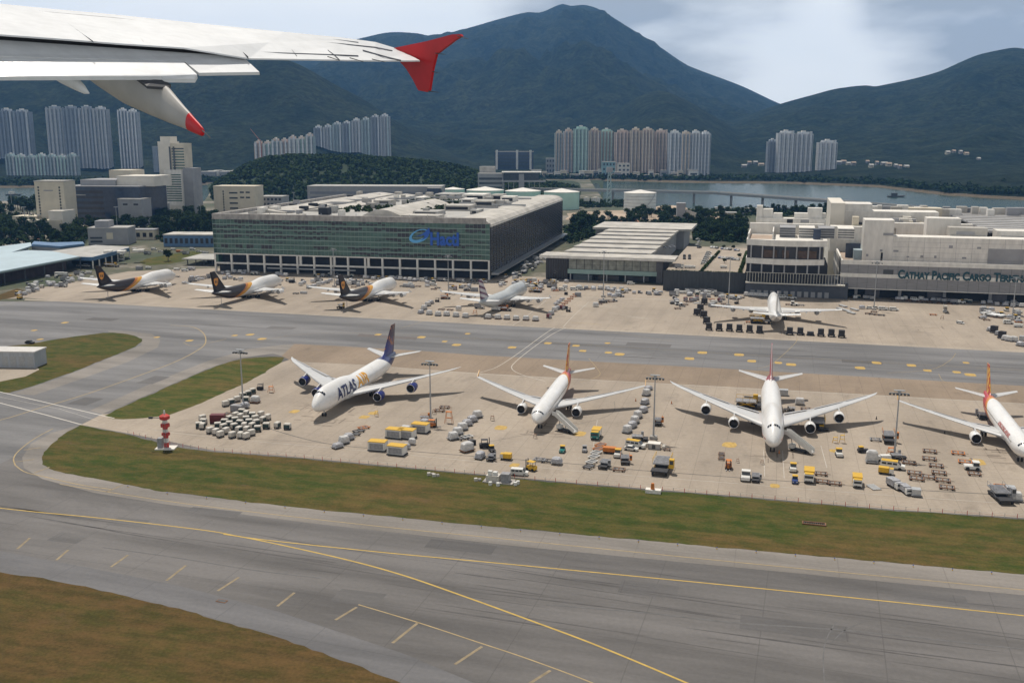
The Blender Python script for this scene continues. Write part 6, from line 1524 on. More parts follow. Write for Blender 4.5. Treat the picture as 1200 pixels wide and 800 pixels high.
slab([(158,90,-.45),(186,89.5,-.5),(200,99,-.62),(198,102.5,-.7),(172,101,-.7)], 0, .05, 'actuator_recess', M_seal)  # flat dark slab, shade of the recess put into its colour
for (a, b) in (((410,68),(426,72.5)),((436,69.5),(452,73)),((384,66.5),(398,71)),((461,69),(468,72)),((536,42.5),(549,46)),((510,62.5),(522,64)),((507,84),(515,86)),((502,107),(514,108.5)),((237,153),(247,162))):
    dd = D2(a[0]) if a[0] > 470 else (dep(a[0]) if a[0] > 300 else 18.5)
    mb = MB(); mb.tube(AT(a[0],a[1],dd), AT(b[0],b[1],dd-.3), .012, .006, 5); mb.build('static_wick', M_seal, T)
# ================================================================ GROUND EQUIPMENT
M_y = mat('safety_yellow', (.60,.36,.03), .5, .12, 1.5); M_or = mat('safety_orange', (.52,.17,.03), .55, .15, 1.5); M_rust = mat('rusty_steel', (.17,.085,.045), .8, .35, 1.2); M_w = mat('vehicle_white', (.66,.65,.62), .4, .08, 1)
M_tealv = mat('vehicle_teal', (.02,.20,.19), .4, .1, 1); M_dk = mat('chassis_dark', (.035,.035,.04), .7, .3, 1.5); M_gr = mat('equipment_grey', (.27,.27,.28), .6, .2, 1.2); M_wrap = mat('plastic_wrap', (.36,.36,.38), .35, .32, 1.1, bump=.3); M_wrap2 = mat('plastic_wrap_pale', (.52,.51,.50), .35, .22, 1.1, bump=.3)
M_curt = mat('cart_curtain', (.035,.06,.06), .8, .3, 1.5); M_hood = mat('cart_hood', (.54,.51,.46), .6, .12, .8); M_maroon = mat('container_maroon', (.13,.025,.03), .5, .2, 1); M_blk = mat('container_black', (.022,.022,.026), .6, .35, 1); M_red = mat('signal_red', (.50,.045,.035), .6, .15, .8); M_silver = mat('uld_aluminium', (.46,.47,.48), .4, .15, 1.2, metal=.3); M_bluev = mat('vehicle_blue', (.03,.06,.20), .4, .1, 1)
def wheels(p, xs, y, r=.35, w=.25):
    for x in xs:
        for s_ in (-1, 1):
            m_ = MB(); m_.tube((x, s_*y-w/2, r), (x, s_*y+w/2, r), r, r, 10); m_.build('wheel', M_rub, p)
def bevbox(x0,x1,y0,y1,z0,z1,b=.12):
    """box with chamfered vertical and top edges"""
    m_ = MB(); f_ = lambda i, z: [(x0+b*i+b,y0+b*i,z),(x1-b*i-b,y0+b*i,z),(x1-b*i,y0+b*i+b,z),(x1-b*i,y1-b*i-b,z),(x1-b*i-b,y1-b*i,z),(x0+b*i+b,y1-b*i,z),(x0+b*i,y1-b*i-b,z),(x0+b*i,y0+b*i+b,z)]
    m_.loft([f_(0,z0), f_(0,z1-b), f_(1,z1)], smooth=False); return m_
def mk_cart():      # covered baggage cart: white hood, dark curtain
    t = thing('covered_cart', 'c', 'cart'); Box(-1.25,1.25,-.85,.85,.45,.62).build('chassis', M_dk, t)
    bevbox(-1.2,1.2,-.85,.85,1.75,2.15,.14).build('hood', M_hood, t); Box(-1.2,-1.14,-.85,.85,.62,1.75).build('end_panel', M_hood, t); Box(1.14,1.2,-.85,.85,.62,1.75).build('end_panel', M_hood, t)
    Box(-1.14,1.14,-.80,.80,.62,1.75).build('curtain', M_curt, t); m_ = MB(); m_.tube((1.25,0,.5),(2.0,0,.35),.05,.05,5); m_.build('tow_bar', M_dk, t); wheels(t, (-.9,.9), .65, .25, .15); return t
def mk_cartw():     # same with closed pale sides
    t = thing('covered_cart', 'c', 'cart'); Box(-1.25,1.25,-.85,.85,.45,.62).build('chassis', M_dk, t)
    bevbox(-1.2,1.2,-.85,.85,.62,2.15,.14).build('hood', M_hood, t); Box(1.14,1.22,-.7,.7,.7,1.8).build('curtain', M_curt, t); Box(-.9,.9,-.9,-.84,.75,1.65).build('side_panel', M_hood, t)
    m_ = MB(); m_.tube((1.25,0,.5),(2.0,0,.35),.05,.05,5); m_.build('tow_bar', M_dk, t); wheels(t, (-.9,.9), .65, .25, .15); return t
def mk_dolly(m, nm='cargo_dolly'):
    def f():
        t = thing(nm, 'd', 'dolly'); mb = MB(); mb.box(-1.7,1.7,-1.25,-1.05,.42,.62); mb.box(-1.7,1.7,1.05,1.25,.42,.62); mb.box(-1.7,-1.5,-1.05,1.05,.42,.62); mb.box(1.5,1.7,-1.05,1.05,.42,.62); mb.box(-.1,.1,-1.05,1.05,.42,.6); mb.build('frame', m, t)
        mb = MB()
        for i in range(9): x = -1.4+i*.35; mb.tube((x,-1.0,.5),(x,1.0,.5),.07,.07,5)
        mb.build('roller', M_gr, t); m_ = MB(); m_.tube((1.7,0,.45),(2.6,0,.3),.05,.05,5); m_.build('tow_bar', M_dk, t); wheels(t, (-1.2,1.2), .9, .25, .18); return t
    return f
def mk_cargo(m, seed, hh=2.0):
    def f():
        r2 = random.Random(seed); t = thing('wrapped_cargo', 'w', 'cargo'); mb = MB(); rings = []
        for z, k in ((.66,1),(.9,1.02),(hh*.6,1.0),(hh*.85,.93),(hh,.6+.2*r2.random())):
            rings.append([(1.55*k*math.copysign(abs(math.cos(a))**.45, math.cos(a))*(1+r2.uniform(-.06,.06)), 1.15*k*math.copysign(abs(math.sin(a))**.45, math.sin(a))*(1+r2.uniform(-.06,.06)), z+r2.uniform(-.06,.06)) for a in [2*math.pi*q/14 for q in range(14)]])
        mb.loft(rings, smooth=False); mb.build('load', m, t); Box(-1.6,1.6,-1.2,1.2,.62,.66).build('pallet', M_silver, t); return t
    return f
def mk_uld(m):
    def f():
        t = thing('air_container', 'u', 'container'); mb = MB(); mb.extr([(-1.0,-1.0,.62),(1.0,-1.0,.62),(1.0,-1.0,2.25),(-1.0,-1.0,2.25)], (0,2.0,0)); mb.build('body', m, t); Box(-.9,.9,-1.04,-.99,.72,2.1).build('door', M_wrap if m is not M_blk else M_dk, t)
        Box(-1.25,1.25,-1.1,1.1,.42,.6).build('base', M_gr if m is not M_blk else M_dk, t); wheels(t, (-.9,.9), .85, .25, .15); return t
    return f
def mk_tractor(body, roof):
    def f():
        t = thing('tow_tractor', 't', 'tractor'); m_ = bevbox(-1.6,1.6,-.75,.75,.35,1.05,.1); m_.build('body', body, t); Box(-1.3,-.1,-.68,.68,1.05,1.75).build('cab', M_glass, t); Box(-1.4,0,-.74,.74,1.75,1.9).build('roof', roof, t)
        for s_ in (-.5,.5): Box(1.58,1.64,s_-.15,s_+.15,.6,.8).build('headlight', M_w, t)
        wheels(t, (-1,1), .72, .4, .25); return t
    return f
def mk_van(roof, body=None):
    def f():
        b = body or M_w; t = thing('van', 'v', 'van'); m_ = MB(); pr = [(-2.4,.4),(2.4,.4),(2.45,1.05),(1.6,1.2),(1.0,1.95),(-2.3,2.0),(-2.4,1.2)]; m_.extr([(x,-.9,z) for x,z in pr], (0,1.8,0)); m_.build('body', b, t)
        m_ = MB()
        for x0,x1 in ((-2.1,-1.2),(-1.0,-.1),(.1,.9)): m_.box(x0,x1,-.93,.93,1.25,1.75)
        m_.build('side_window', M_glass, t); m_ = MB(); m_.extr([(1.62,-.8,1.22),(1.06,-.8,1.93),(1.1,-.8,1.96),(1.68,-.8,1.24)], (0,1.6,0)); m_.build('windscreen', M_glass, t)
        if roof is not None: Box(-2.25,1.0,-.85,.85,2.0,2.1).build('roof', roof, t)
        wheels(t, (-1.5,1.5), .85, .36, .22); return t
    return f
def mk_car(body):
    def f():
        t = thing('parked_car', 'c', 'car'); m_ = MB(); pr = [(-2.1,.3),(2.1,.3),(2.15,.8),(1.2,.95),(-1.9,1.0),(-2.1,.8)]; m_.extr([(x,-.85,z) for x,z in pr], (0,1.7,0)); m_.build('body', body, t)
        m_ = MB(); m_.extr([(1.1,-.75,.97),(.5,-.75,1.42),(-1.1,-.75,1.45),(-1.7,-.75,1.0)], (0,1.5,0)); m_.build('glasshouse', M_glass, t); Box(-1.05,.45,-.7,.7,1.43,1.49).build('roof', body, t); wheels(t, (-1.3,1.3), .78, .32, .2); return t
    return f
def mk_truck(body, roof, L=5.5, cabm=None):
    def f():
        t = thing('service_truck', 't', 'truck'); cm = cabm or M_w; bevbox(L/2-1.6,L/2,-1.1,1.1,.5,2.3,.15).build('cab', cm, t); Box(L/2-.5,L/2+.03,-.95,.95,1.35,2.0).build('windscreen', M_glass, t); Box(L/2-1.5,L/2-.1,-1.0,1.0,2.3,2.42).build('cab_roof', roof, t)
        Box(-L/2,L/2-1.75,-1.15,1.15,.8,2.5).build('cargo_box', body, t); Box(-L/2-.05,L/2-1.7,-1.2,1.2,2.5,2.62).build('box_roof', roof, t); Box(-L/2,L/2,-.9,.9,.45,.8).build('chassis', M_dk, t); wheels(t, (-L/2+1,L/2-1), .95, .45, .3)
        for s_ in (-.75,.75): Box(L/2-.01,L/2+.05,s_-.18,s_+.18,.75,.95).build('headlight', M_w, t)
        return t
    return f
def mk_loader(m):
    def f():   # high loader: main platform + bridge in front, rails, cab
        t = thing('cargo_loader', 'l', 'loader'); Box(-4,1.6,-1.6,1.6,.5,.8).build('chassis', M_dk, t); mb = MB(); mb.box(-4.2,1.4,-1.7,1.7,1.7,1.95); mb.build('main_platform', M_gr, t)
        mb = MB()
        for i in range(12): x = -4.0+i*.45; mb.tube((x,-1.5,2.0),(x,1.5,2.0),.08,.08,5)
        mb.build('roller_bed', M_wrap, t); Box(1.6,4.2,-1.7,1.7,.9,1.15).build('bridge_platform', M_dk, t)
        mb = MB()
        for s_ in (-1,1): mb.tube((-3.6,s_*1.4,.8),(1.0,s_*1.4,1.7),.12,.12,6); mb.tube((1.0,s_*1.4,.8),(-3.6,s_*1.4,1.7),.12,.12,6)
        mb.build('scissor_arm', m, t); Box(.4,1.7,1.75,2.7,1.2,3.0).build('cab', m, t); Box(.5,1.72,1.85,2.6,2.0,2.8).build('cab_window', M_glass, t)
        mb = MB()
        for s_ in (-1.72,1.72):
            mb.tube((-4.1,s_,2.9),(1.3,s_,2.9),.05,.05,5)
            for x in (-4.1,-2.3,-.5,1.3): mb.tube((x,s_,1.9),(x,s_,2.9),.04,.04,5)
        mb.build('guard_rail', m, t); wheels(t, (-3.2,-1.8,3.2), 1.4, .5, .35); return t
    return f
def mk_stairs():
    t = thing('stair_truck', 's', 'stair truck'); Box(-3,3.2,-1,1,.5,.8).build('chassis', M_dk, t); bevbox(2.0,3.6,-1.0,1.0,.6,2.0,.15).build('cab', M_w, t); Box(3.0,3.63,-.85,.85,1.2,1.8).build('windscreen', M_glass, t)
    m_ = MB(); m_.extr([(-4.0,-1.0,.5),(-4.0,-1.0,.9),(4.2,-1.0,5.0),(5.4,-1.0,5.0),(5.4,-1.0,4.6),(4.3,-1.0,4.6)], (0,2.0,0)); m_.build('stair_flight', M_w, t)
    m_ = MB()
    for k in range(16): x = -3.8+k*.5; z = 1.0+k*.25; m_.box(x,x+.3,-.75,.75,z-.02,z+.06)
    m_.build('tread', M_gr, t)
    m_ = MB()
    for s_ in (-1.0,.94): m_.extr([(-4.0,s_,.9),(4.2,s_,5.0),(5.4,s_,5.0),(5.4,s_,6.0),(4.0,s_,6.0),(-4.0,s_,1.9)], (0,.06,0))
    m_.build('side_panel', M_w, t); m_ = MB(); m_.tube((2.4,0,.8),(3.6,0,4.4),.12,.12,6); m_.tube((0,0,.8),(1.2,0,3.2),.12,.12,6); m_.build('lift_strut', M_gr, t); wheels(t, (-2,2.4), .85, .42, .3); return t
def mk_fork(m):
    def f():
        t = thing('forklift', 'f', 'forklift'); bevbox(-1.4,.8,-.65,.65,.35,1.15,.1).build('body', m, t); mb = MB()
        for sx_ in (-.9,.5):
            for sy_ in (-.55,.55): mb.tube((sx_,sy_,1.1),(sx_,sy_,2.1),.05,.05,5)
        mb.build('cage', M_dk, t); Box(-1.0,.6,-.62,.62,2.1,2.18).build('roof', m, t); mb = MB()
        for sy_ in (-.4,.4): mb.box(.85,1.0,sy_-.08,sy_+.08,.1,2.6)
        mb.build('lift_rail', M_dk, t); mb = MB(); mb.box(1.0,2.1,-.45,-.25,.12,.2); mb.box(1.0,2.1,.25,.45,.12,.2); mb.build('fork', M_gr, t); wheels(t, (-.9,.5), .55, .35, .25); return t
    return f
def mk_shelter():
    t = thing('container_rack', 'r', 'cargo rack'); Box(-3.4,3.4,-1.7,1.7,0,.35).build('base', M_dk, t); Box(-3.1,3.1,-1.45,1.45,.35,2.9).build('body', M_w, t); Box(-2.6,2.6,-1.52,-1.44,.6,2.5).build('side_panel', M_gr, t); Box(-3.25,3.25,-1.6,1.6,2.9,3.12).build('roof', M_y, t)
    mb = MB()
    for x in (-3.2,3.1): 
        for y in (-1.55,1.45): mb.box(x,x+.1,y,y+.1,.35,2.9)
    mb.build('post', M_w, t); return t
def mk_box(m, L=4.6, W_=2.4, H=2.9, nm='freight_container'):
    def f():
        t = thing(nm, 'c', 'container'); Box(-L/2,L/2,-W_/2,W_/2,.15,H).build('body', m, t); mb = MB(); n_ = int(L/.45)
        for i in range(n_): x = -L/2+.2+i*.45; mb.box(x,x+.18,-W_/2-.05,W_/2+.05,.3,H-.15)
        mb.build('side_rib', m, t); Box(-L/2-.06,-L/2+.02,-W_/2+.1,W_/2-.1,.3,H-.2).build('door', M_gr, t); Box(-L/2,L/2,-W_/2,W_/2,0,.15).build('base', M_dk, t); return t
    return f
def mk_trestle(m):
    def f():
        t = thing('maintenance_stand', 's', 'stand'); mb = MB()
        for x in (-1.2,1.2):
            for y in (-.6,.6): mb.tube((x,y,0),(x*.6,y*.6,2.2),.07,.07,5)
        mb.box(-.9,.9,-.5,.5,2.2,2.3); mb.box(-.8,.8,-.4,.4,1.0,1.08); mb.tube((.7,0,2.3),(.7,0,3.2),.05,.05,5); mb.build('frame', m, t); return t
    return f
def mk_rollers():   # long stack of tubes / ladder frames lying on the slab
    t = thing('frame_stack', 'r', 'rack'); mb = MB()
    for i in range(7): mb.tube((-3,-1.3+i*.42,.4),(3,-1.3+i*.42,.4),.16,.16,7)
    mb.build('tube', M_silver, t); Box(-2.2,-1.9,-1.5,1.5,.05,.24).build('bearer', M_rust, t); Box(1.9,2.2,-1.5,1.5,.05,.24).build('bearer', M_rust, t); return t
MK = dict(cart=mk_cart, cartw=mk_cartw, dol=mk_dolly(M_gr), dolr=mk_dolly(M_rust), dolo=mk_dolly(M_or), dolw=mk_dolly(M_w), dolk=mk_dolly(M_dk), w1=mk_cargo(M_wrap,1,2.1), w2=mk_cargo(M_wrap2,2,2.4), w3=mk_cargo(M_wrap,3,1.6), wt=mk_cargo(M_wrap2,4,3.4),
   uld=mk_uld(M_silver), uldk=mk_uld(M_blk), uldb=mk_uld(M_maroon), try_=mk_tractor(M_w,M_y), trw=mk_tractor(M_w,M_w), trt=mk_tractor(M_tealv,M_y), trb=mk_tractor(M_bluev,M_y), trk=mk_tractor(M_dk,M_y), trg=mk_tractor(M_gr,M_gr),
   van=mk_van(None), vano=mk_van(M_y), vany=mk_van(None, M_y), carw=mk_car(M_w), cars=mk_car(M_silver), card=mk_car(M_dk), carb=mk_car(M_bluev), tky=mk_truck(M_y,M_y), tkt=mk_truck(M_w,M_y,5.5,M_tealv), tkw=mk_truck(M_w,M_w), tkg=mk_truck(M_wrap,M_wrap), tkd=mk_truck(M_gr,M_dk), tko=mk_truck(M_or,M_or),
   ldr=mk_loader(M_or), ldy=mk_loader(M_y), ldg=mk_loader(M_gr), st=mk_stairs, fo=mk_fork(M_or), fy=mk_fork(M_y), fd=mk_fork(M_dk), rack=mk_shelter, boxm=mk_box(M_maroon), boxg=mk_box(M_gr,4.2,2.4,2.4), boxk=mk_box(M_blk,3,2.4,2.6), tank=mk_box(M_silver,3.2,2.2,2.2), tre=mk_trestle(M_rust), tro=mk_trestle(M_or), trey=mk_trestle(M_y), frs=mk_rollers)
NAME = dict(cart='white-hooded baggage cart with dark curtain', cartw='baggage cart with white hood and closed pale sides', dol='empty grey cargo dolly', dolr='rusty brown empty cargo dolly', dolo='orange empty cargo dolly', dolw='pale empty cargo dolly', dolk='empty dark cargo dolly', w1='grey plastic-wrapped cargo', w2='pale plastic-wrapped cargo', w3='low grey wrapped cargo', wt='tall pale wrapped cargo',
   uld='silver air container', uldk='black air container on its dolly', uldb='maroon air container', try_='white tow tractor with yellow roof', trw='small white tow tractor', trt='teal tow tractor with yellow roof', trb='blue tow tractor with yellow roof', trk='dark tow tractor with yellow roof', trg='grey tow tractor', van='white van', vano='white van with yellow-orange roof', vany='yellow van',
   carw='white car', cars='silver car', card='dark car', carb='blue car', tky='yellow service truck', tkt='teal and white truck with yellow roof', tkw='white box truck', tkg='grey box truck', tkd='dark truck', tko='orange truck', ldr='cargo loader with orange cab and rails', ldy='cargo loader with yellow cab and rails', ldg='grey cargo loader', st='white passenger stair truck', fo='orange forklift', fy='yellow forklift', fd='dark forklift',
   rack='white cargo rack with yellow roof', boxm='maroon freight container', boxg='grey freight container', boxk='black freight container', tank='silver equipment container', tre='brown maintenance stand', tro='orange maintenance stand', trey='yellow maintenance stand', frs='stack of long silver tubes')
def put(key, px, py, where, rz=0, label=None, group=None, z=0.0, sc=None):
    """rz in degrees relative to the apron grid; where completes the label"""
    g = G(px, py, z); return place(key, MK[key], label or f'{NAME[key]} {where}', g, R(rz)-R(GRID), group, sc)
def row(keys, pts, where, rz=0, group=None, under=None):
    for i, (px, py) in enumerate(pts):
        k = keys[i % len(keys)] if isinstance(keys, (list, tuple)) else keys
        lab = f'{NAME[k]}, {nth(i, len(pts))} in the row {where}'
        put(k, px, py, '', rz, lab, group or f'row {where}')
        if under: put(under, px, py, '', rz, f'{NAME[under].replace("empty ","")} under the {nth(i, len(pts))} load in the row {where}', f'dollies of the row {where}')
Z1 = lambda x, y: (220 + x/8.892, 440 + y/8.892)
cl = [(155,555),(235,600),(295,615),(340,640),(400,605),(465,648),(550,650),(610,658),(665,625),(730,582),(820,552),(935,545),(1040,560),(315,548),(375,563),(435,535),(485,558),(535,592),(615,592),(590,552),(672,552),(545,522),(385,512),(435,478),(495,492),(500,442),(550,455),(610,482),(640,512),(715,518),(705,475),(675,442),(785,488),(765,432),(565,405),(610,425),(835,462),(120,545),(165,510),(155,470)]
cl.sort()
for i, (x, y) in enumerate(cl):
    px, py = Z1(x, y); dark = i % 3 != 1; isol = {820:'leftmost of the three parked apart at the right end of the cart cluster', 935:'middle one of the three parked apart right of the cart cluster', 1040:'standing farthest right of the cart cluster'}.get(x)
    put('cart' if dark else 'cartw', px, py, '', random.Random(i).uniform(-25,25) + (80 if i % 3 else 20), f"{NAME['cart' if dark else 'cartw']} {isol}" if isol else f"{NAME['cart' if dark else 'cartw']} packed in the dense cart cluster by the striped tower", 'baggage carts clustered by the striped tower', sc=(.88,.88,.95))
row(['cartw','cart','cartw','cart','cart','cart'], [Z1(395,320), Z1(455,300), Z1(515,272), Z1(575,232), Z1(630,212), Z1(675,188)], 'running up to the mast beside the grass wedge', 60)
put('boxm', *Z1(315,490), 'at the left of the white cart cluster', 15); put('boxg', *Z1(520,375), 'behind the white cart cluster', 0); put('cart', *Z1(610,275), 'right at the foot of the left mast', 10); put('w2', *Z1(705,280), 'right of the left mast on a beige dolly', 0); put('dolr', *Z1(700,285), 'under pale cargo right of the left mast', 0); put('fd', *Z1(760,148), 'alone above the left mast cart row', 0); put('tro', *Z1(870,175), 'by the left mast, legs splayed', 0); put('dolr', *Z1(430,410), 'behind the maroon container', 0)
Z2 = lambda x, y: (380 + x/8.892, 460 + y/8.892)
row(['w3','w2','w1'], [Z2(140,575), Z2(205,530), Z2(255,490)], 'trailing left of the yellow-roofed racks', 60, under='dol'); row(['dolk','dolk','dolo'], [Z2(312,448), Z2(358,412), Z2(412,375)], 'leading on from the wrapped loads left of the racks', 55)
for x, y, l in ((560,595,'front left of the group of five'),(760,640,'front and largest of the group of five'),(738,465,'behind the front ones, second row'),(862,470,'half hidden at the back of the group of five'),(1005,408,'farthest right of the group of five beside the mast')):
    put('rack', *Z2(x,y), l, -3 if x != 560 else 2, group='yellow-roofed cargo racks', sc=(.82,1.0,.95) if x == 560 else None)
put('w2', *Z2(850,420), 'right of the second-row yellow-roofed rack', 0); put('w1', *Z2(860,585), 'first at the flank of the largest rack', 0, sc=(.7,.7,.8)); put('w2', *Z2(915,540), 'second at the flank of the largest rack', 0, sc=(.7,.7,.8))
put('trey', *Z2(545,245), 'alone between the blue-engined jumbo and the racks', 0, label='small grey-brown wheel chock stand alone between the blue-engined jumbo and the racks', sc=(.6,.6,.8))
Z3 = lambda x, y: (500 + x/7.27, 470 + y/7.27)
row(['w2','w2','w2','w1','w1','w2'], [Z3(225,325), Z3(265,285), Z3(305,245), Z3(345,208), Z3(388,175), Z3(432,140)], 'left of the middle airliner', 50, under='dol')
put('wt', *Z3(345,425), 'large bundle below the left wing of the middle airliner', 55, sc=(1.25,1.1,.85)); put('dolr', *Z3(345,427), 'under the large bundle left of the middle airliner', 55, sc=(1.25,1.1,1)); put('boxk', *Z3(385,370), 'with a yellow top behind the large wrapped bundle', 55, sc=(.6,.8,.6)); put('dolk', *Z3(310,325), 'first of two beside the wrapped row left of the middle airliner', 50); put('dolw', *Z3(345,310), 'second of two beside the wrapped row left of the middle airliner', 50)
put('tro', *Z3(190,185), 'beside the second mast', 0, sc=(1.1,1.1,1.7)); put('fd', *Z3(500,395), 'just behind the yellow-roofed tractor below the middle airliner', 20, sc=(1.3,1.3,1.2)); put('w1', *Z3(455,485), 'left of the yellow-roofed tractor group', 80); put('dol', *Z3(455,487), 'under the load left of the yellow-roofed tractor', 80); put('ldg', *Z3(548,500), 'small one in front of the yellow-roofed dark tractor', -90, sc=(.45,.6,.75)); put('trk', *Z3(558,430), 'behind the small grey loader', -60); put('tky', *Z3(675,495), 'small dark-sided one right of the grey loader', 180, sc=(.6,.8,.75), label='dark box truck with dull yellow roof right of the small grey loader')
put('van', *Z3(790,628), 'parked at the fence beside the yellow forklift', 5, label='white minibus parked at the fence beside the yellow forklift'); put('fy', *Z3(885,585), 'by the fence right of the white minibus', 160, sc=(1.3,1.3,1.2)); put('tre', *Z3(560,165), 'alone left of the middle airliner nose', 0, sc=(.6,.6,.7)); put('tre', *Z3(925,315), 'at the nose wheel of the middle airliner', 0, sc=(.5,.5,.6))
Z4 = lambda x, y: (630 + x/6.67, 440 + y/6.67)
row(['w2','w1','w2','w2','w1','w1','w2','w3'], [Z4(865,112), Z4(850,155), Z4(838,222), Z4(825,285), Z4(782,330), Z4(758,372), Z4(738,405), Z4(700,445)][::-1], 'between the middle airliner and the third mast', 70, under='dol')
put('st', *Z4(225,440), 'serving the middle airliner', 150); put('tkt', *Z4(457,485), 'right of the middle airliner stairs', -90, sc=(1.1,1.15,1.1)); put('trt', *Z4(193,597), 'below the nose of the middle airliner', -85); put('trg', *Z4(367,592), 'alone beside the dolly train', -80, sc=(.9,.9,.9))
row(['dolk','dolw','dolw','dolw','dolo','dolo'], [Z4(492,550), Z4(475,578), Z4(458,610), Z4(440,642), Z4(422,682), Z4(400,720)][::-1], 'forming the slanting train below the middle airliner', 70); put('dolk', *Z4(75,675), 'middle of three by the drain line', 0); put('dol', *Z4(15,665), 'left of three by the drain line', -5); put('w1', *Z4(150,692), 'right of the two empty dollies by the drain line', 0)
put('tko', *Z4(585,605), 'with yellow cab pointing right, behind the small loaders', 0, label='long orange truck with yellow cab roof behind the small loaders', sc=(1,.8,.7)); put('try_', *Z4(625,635), 'at the right end of the orange truck', -90, sc=(1,1.2,1.2)); put('ldg', *Z4(520,715), 'left of two below the orange truck', -95, sc=(.6,.75,.85)); put('ldr', *Z4(682,680), 'right of the two below the orange truck', -80, sc=(.6,.75,.85)); put('dolr', *Z4(635,742), 'rusty one near the drain line right of the small loaders', 0, label='rusty empty dolly near the drain line right of the small loaders')
put('vano', *Z4(765,560), 'left of the third mast', -12, label='white van with orange roof left of the third mast', sc=(1.25,1.1,1.1)); put('carw', *Z4(730,583), 'small one in front of the orange-roofed van', -10, label='small white car in front of the orange-roofed van'); put('ldg', *Z4(800,505), 'behind the orange-roofed van', 5, sc=(.6,.8,.8)); put('dolr', *Z4(1012,585), 'behind the big loader near the third mast', 0, sc=(.6,.6,1)); put('ldy', *Z4(968,745), 'large, facing the fence below the third mast', -92, sc=(1.25,1.35,1.4)); put('ldr', *Z4(940,385), 'small, right beside the third mast shaft', -90, sc=(.5,.7,1))
Z5 = lambda x, y: (760 + x/8, 480 + y/8)
put('fo', *Z5(748,550), 'left of the nose of the red-finned jumbo', -90, sc=(1.3,1.3,1.1)); put('dolr', *Z5(683,425), 'first of a pair left of the orange forklift', 90, sc=(.7,.7,1)); put('dolr', *Z5(683,465), 'second of a pair left of the orange forklift', 90, sc=(.7,.7,1)); put('trw', *Z5(910,655), 'left of a pair near the drain line', -90, sc=(1.3,1.6,1.3)); put('ldg', *Z5(1003,660), 'right of a pair near the drain line', -90, sc=(.6,.6,.7)); put('tre', *Z5(835,495), 'tiny one right of the orange forklift', 0, sc=(.4,.4,.5)); put('tre', *Z5(1065,510), 'tiny one below the nose wheel of the red-finned jumbo', 0, sc=(.5,.5,.5))
Z6 = lambda x, y: (860 + x/8, 500 + y/8)
put('st', *Z6(625,235), 'serving the red-finned jumbo', 165-14); put('try_', *Z6(555,415), 'smallest of the yellow-topped vehicles, above the blue tractor', -90); put('trb', *Z6(572,522), 'beside the big yellow truck below the red-finned jumbo', -90); put('tky', *Z6(702,500), 'tall, with white front, below the stairs of the red-finned jumbo', -92, sc=(1.15,1.15,1.15)); put('dolr', *Z6(815,450), 'top of three right of the yellow truck', 0); put('dolr', *Z6(832,523), 'middle of three right of the yellow truck', -5); put('dolr', *Z6(945,540), 'rightmost of three right of the yellow truck', -3); put('try_', *Z6(985,275), 'alone under the right wing of the red-finned jumbo', -85); put('trey', *Z6(950,150), 'left of a pair under the right wing of the red-finned jumbo', 0, sc=(.7,.7,.8)); put('trey', *Z6(1015,150), 'right of a pair under the right wing of the red-finned jumbo', 0, sc=(.7,.7,1.1))
Z7 = lambda x, y: (980 + x/8, 490 + y/8)
put('dol', *Z7(368,208), 'flat grey one left of the fourth mast loader', 0, label='flat grey empty dolly left of the loader at the fourth mast'); put('ldr', *Z7(490,215), 'directly left of the fourth mast', -90, sc=(.95,1,1.15)); put('trk', *Z7(250,318), 'above the pink wrapped stack', 15); put('wt', *Z7(330,410), 'pinkish tall block left of the fourth mast', 0, label='tall pinkish-white wrapped stack left of the fourth mast', sc=(1.1,.95,1.05)); put('dol', *Z7(330,418), 'under the tall pinkish stack', 0, label='grey dolly under the tall pinkish stack'); put('tkw', *Z7(435,395), 'small one between the pink stack and the fourth mast', 200, sc=(.75,.7,.65), label='small white truck between the tall pink stack and the fourth mast')
put('vano', *Z7(525,470), 'in front of the fourth mast', -10, label='white minibus with orange roof in front of the fourth mast', sc=(1.35,1.15,1.15)); put('tky', *Z7(465,520), 'beneath the orange-roofed minibus', -10, label='dark-sided truck with dull yellow roof below the orange-roofed minibus', sc=(.72,.8,.75)); put('tky', *Z7(195,625), 'with white and blue sides left of the yellow frame stack', -92, sc=(1.05,1.05,1.0), label='yellow-roofed truck with white front left of the slatted brown frame'); put('frs', *Z7(350,650), 'right of the yellow truck', -65, label='slatted brown and yellow frame lying right of the yellow-roofed truck', sc=(.7,.85,.6))
put('tkg', *Z7(545,650), 'with yellow stripe, first of three at the drain line', -60, sc=(.9,.9,.9), label='grey truck with dark front, first of three at the drain line below the fourth mast'); put('tkg', *Z7(650,700), 'second of three at the drain line', -70, sc=(.8,.8,.8), label='grey truck, second of three at the drain line below the fourth mast'); put('uld', *Z7(745,725), 'last of the three at the drain line below the fourth mast', -90, sc=(1.1,1.1,.9))
rd = [((680,425),'touching the foot of the fourth mast'),((733,522),'upper of a stacked pair'),((752,575),'lower of a stacked pair'),((865,560),'below the middle of the dolly field'),((875,318),'topmost in the dolly field'),((870,388),'second from the top of the dolly field'),((935,453),'in the middle of the dolly field'),((962,520),'right of the middle of the dolly field'),((996,590),'near the bottom right of the dolly field'),((1035,658),'lowest in the dolly field, nearest the drain line')]
for i, ((x, y), l) in enumerate(rd): put('dolr', *Z7(x, y), l, -6, group='rusty dollies scattered right of the fourth mast', sc=(1.15,1.15,1))
Z8 = lambda x, y: (1070 + x/7.27, 490 + y/7.27)
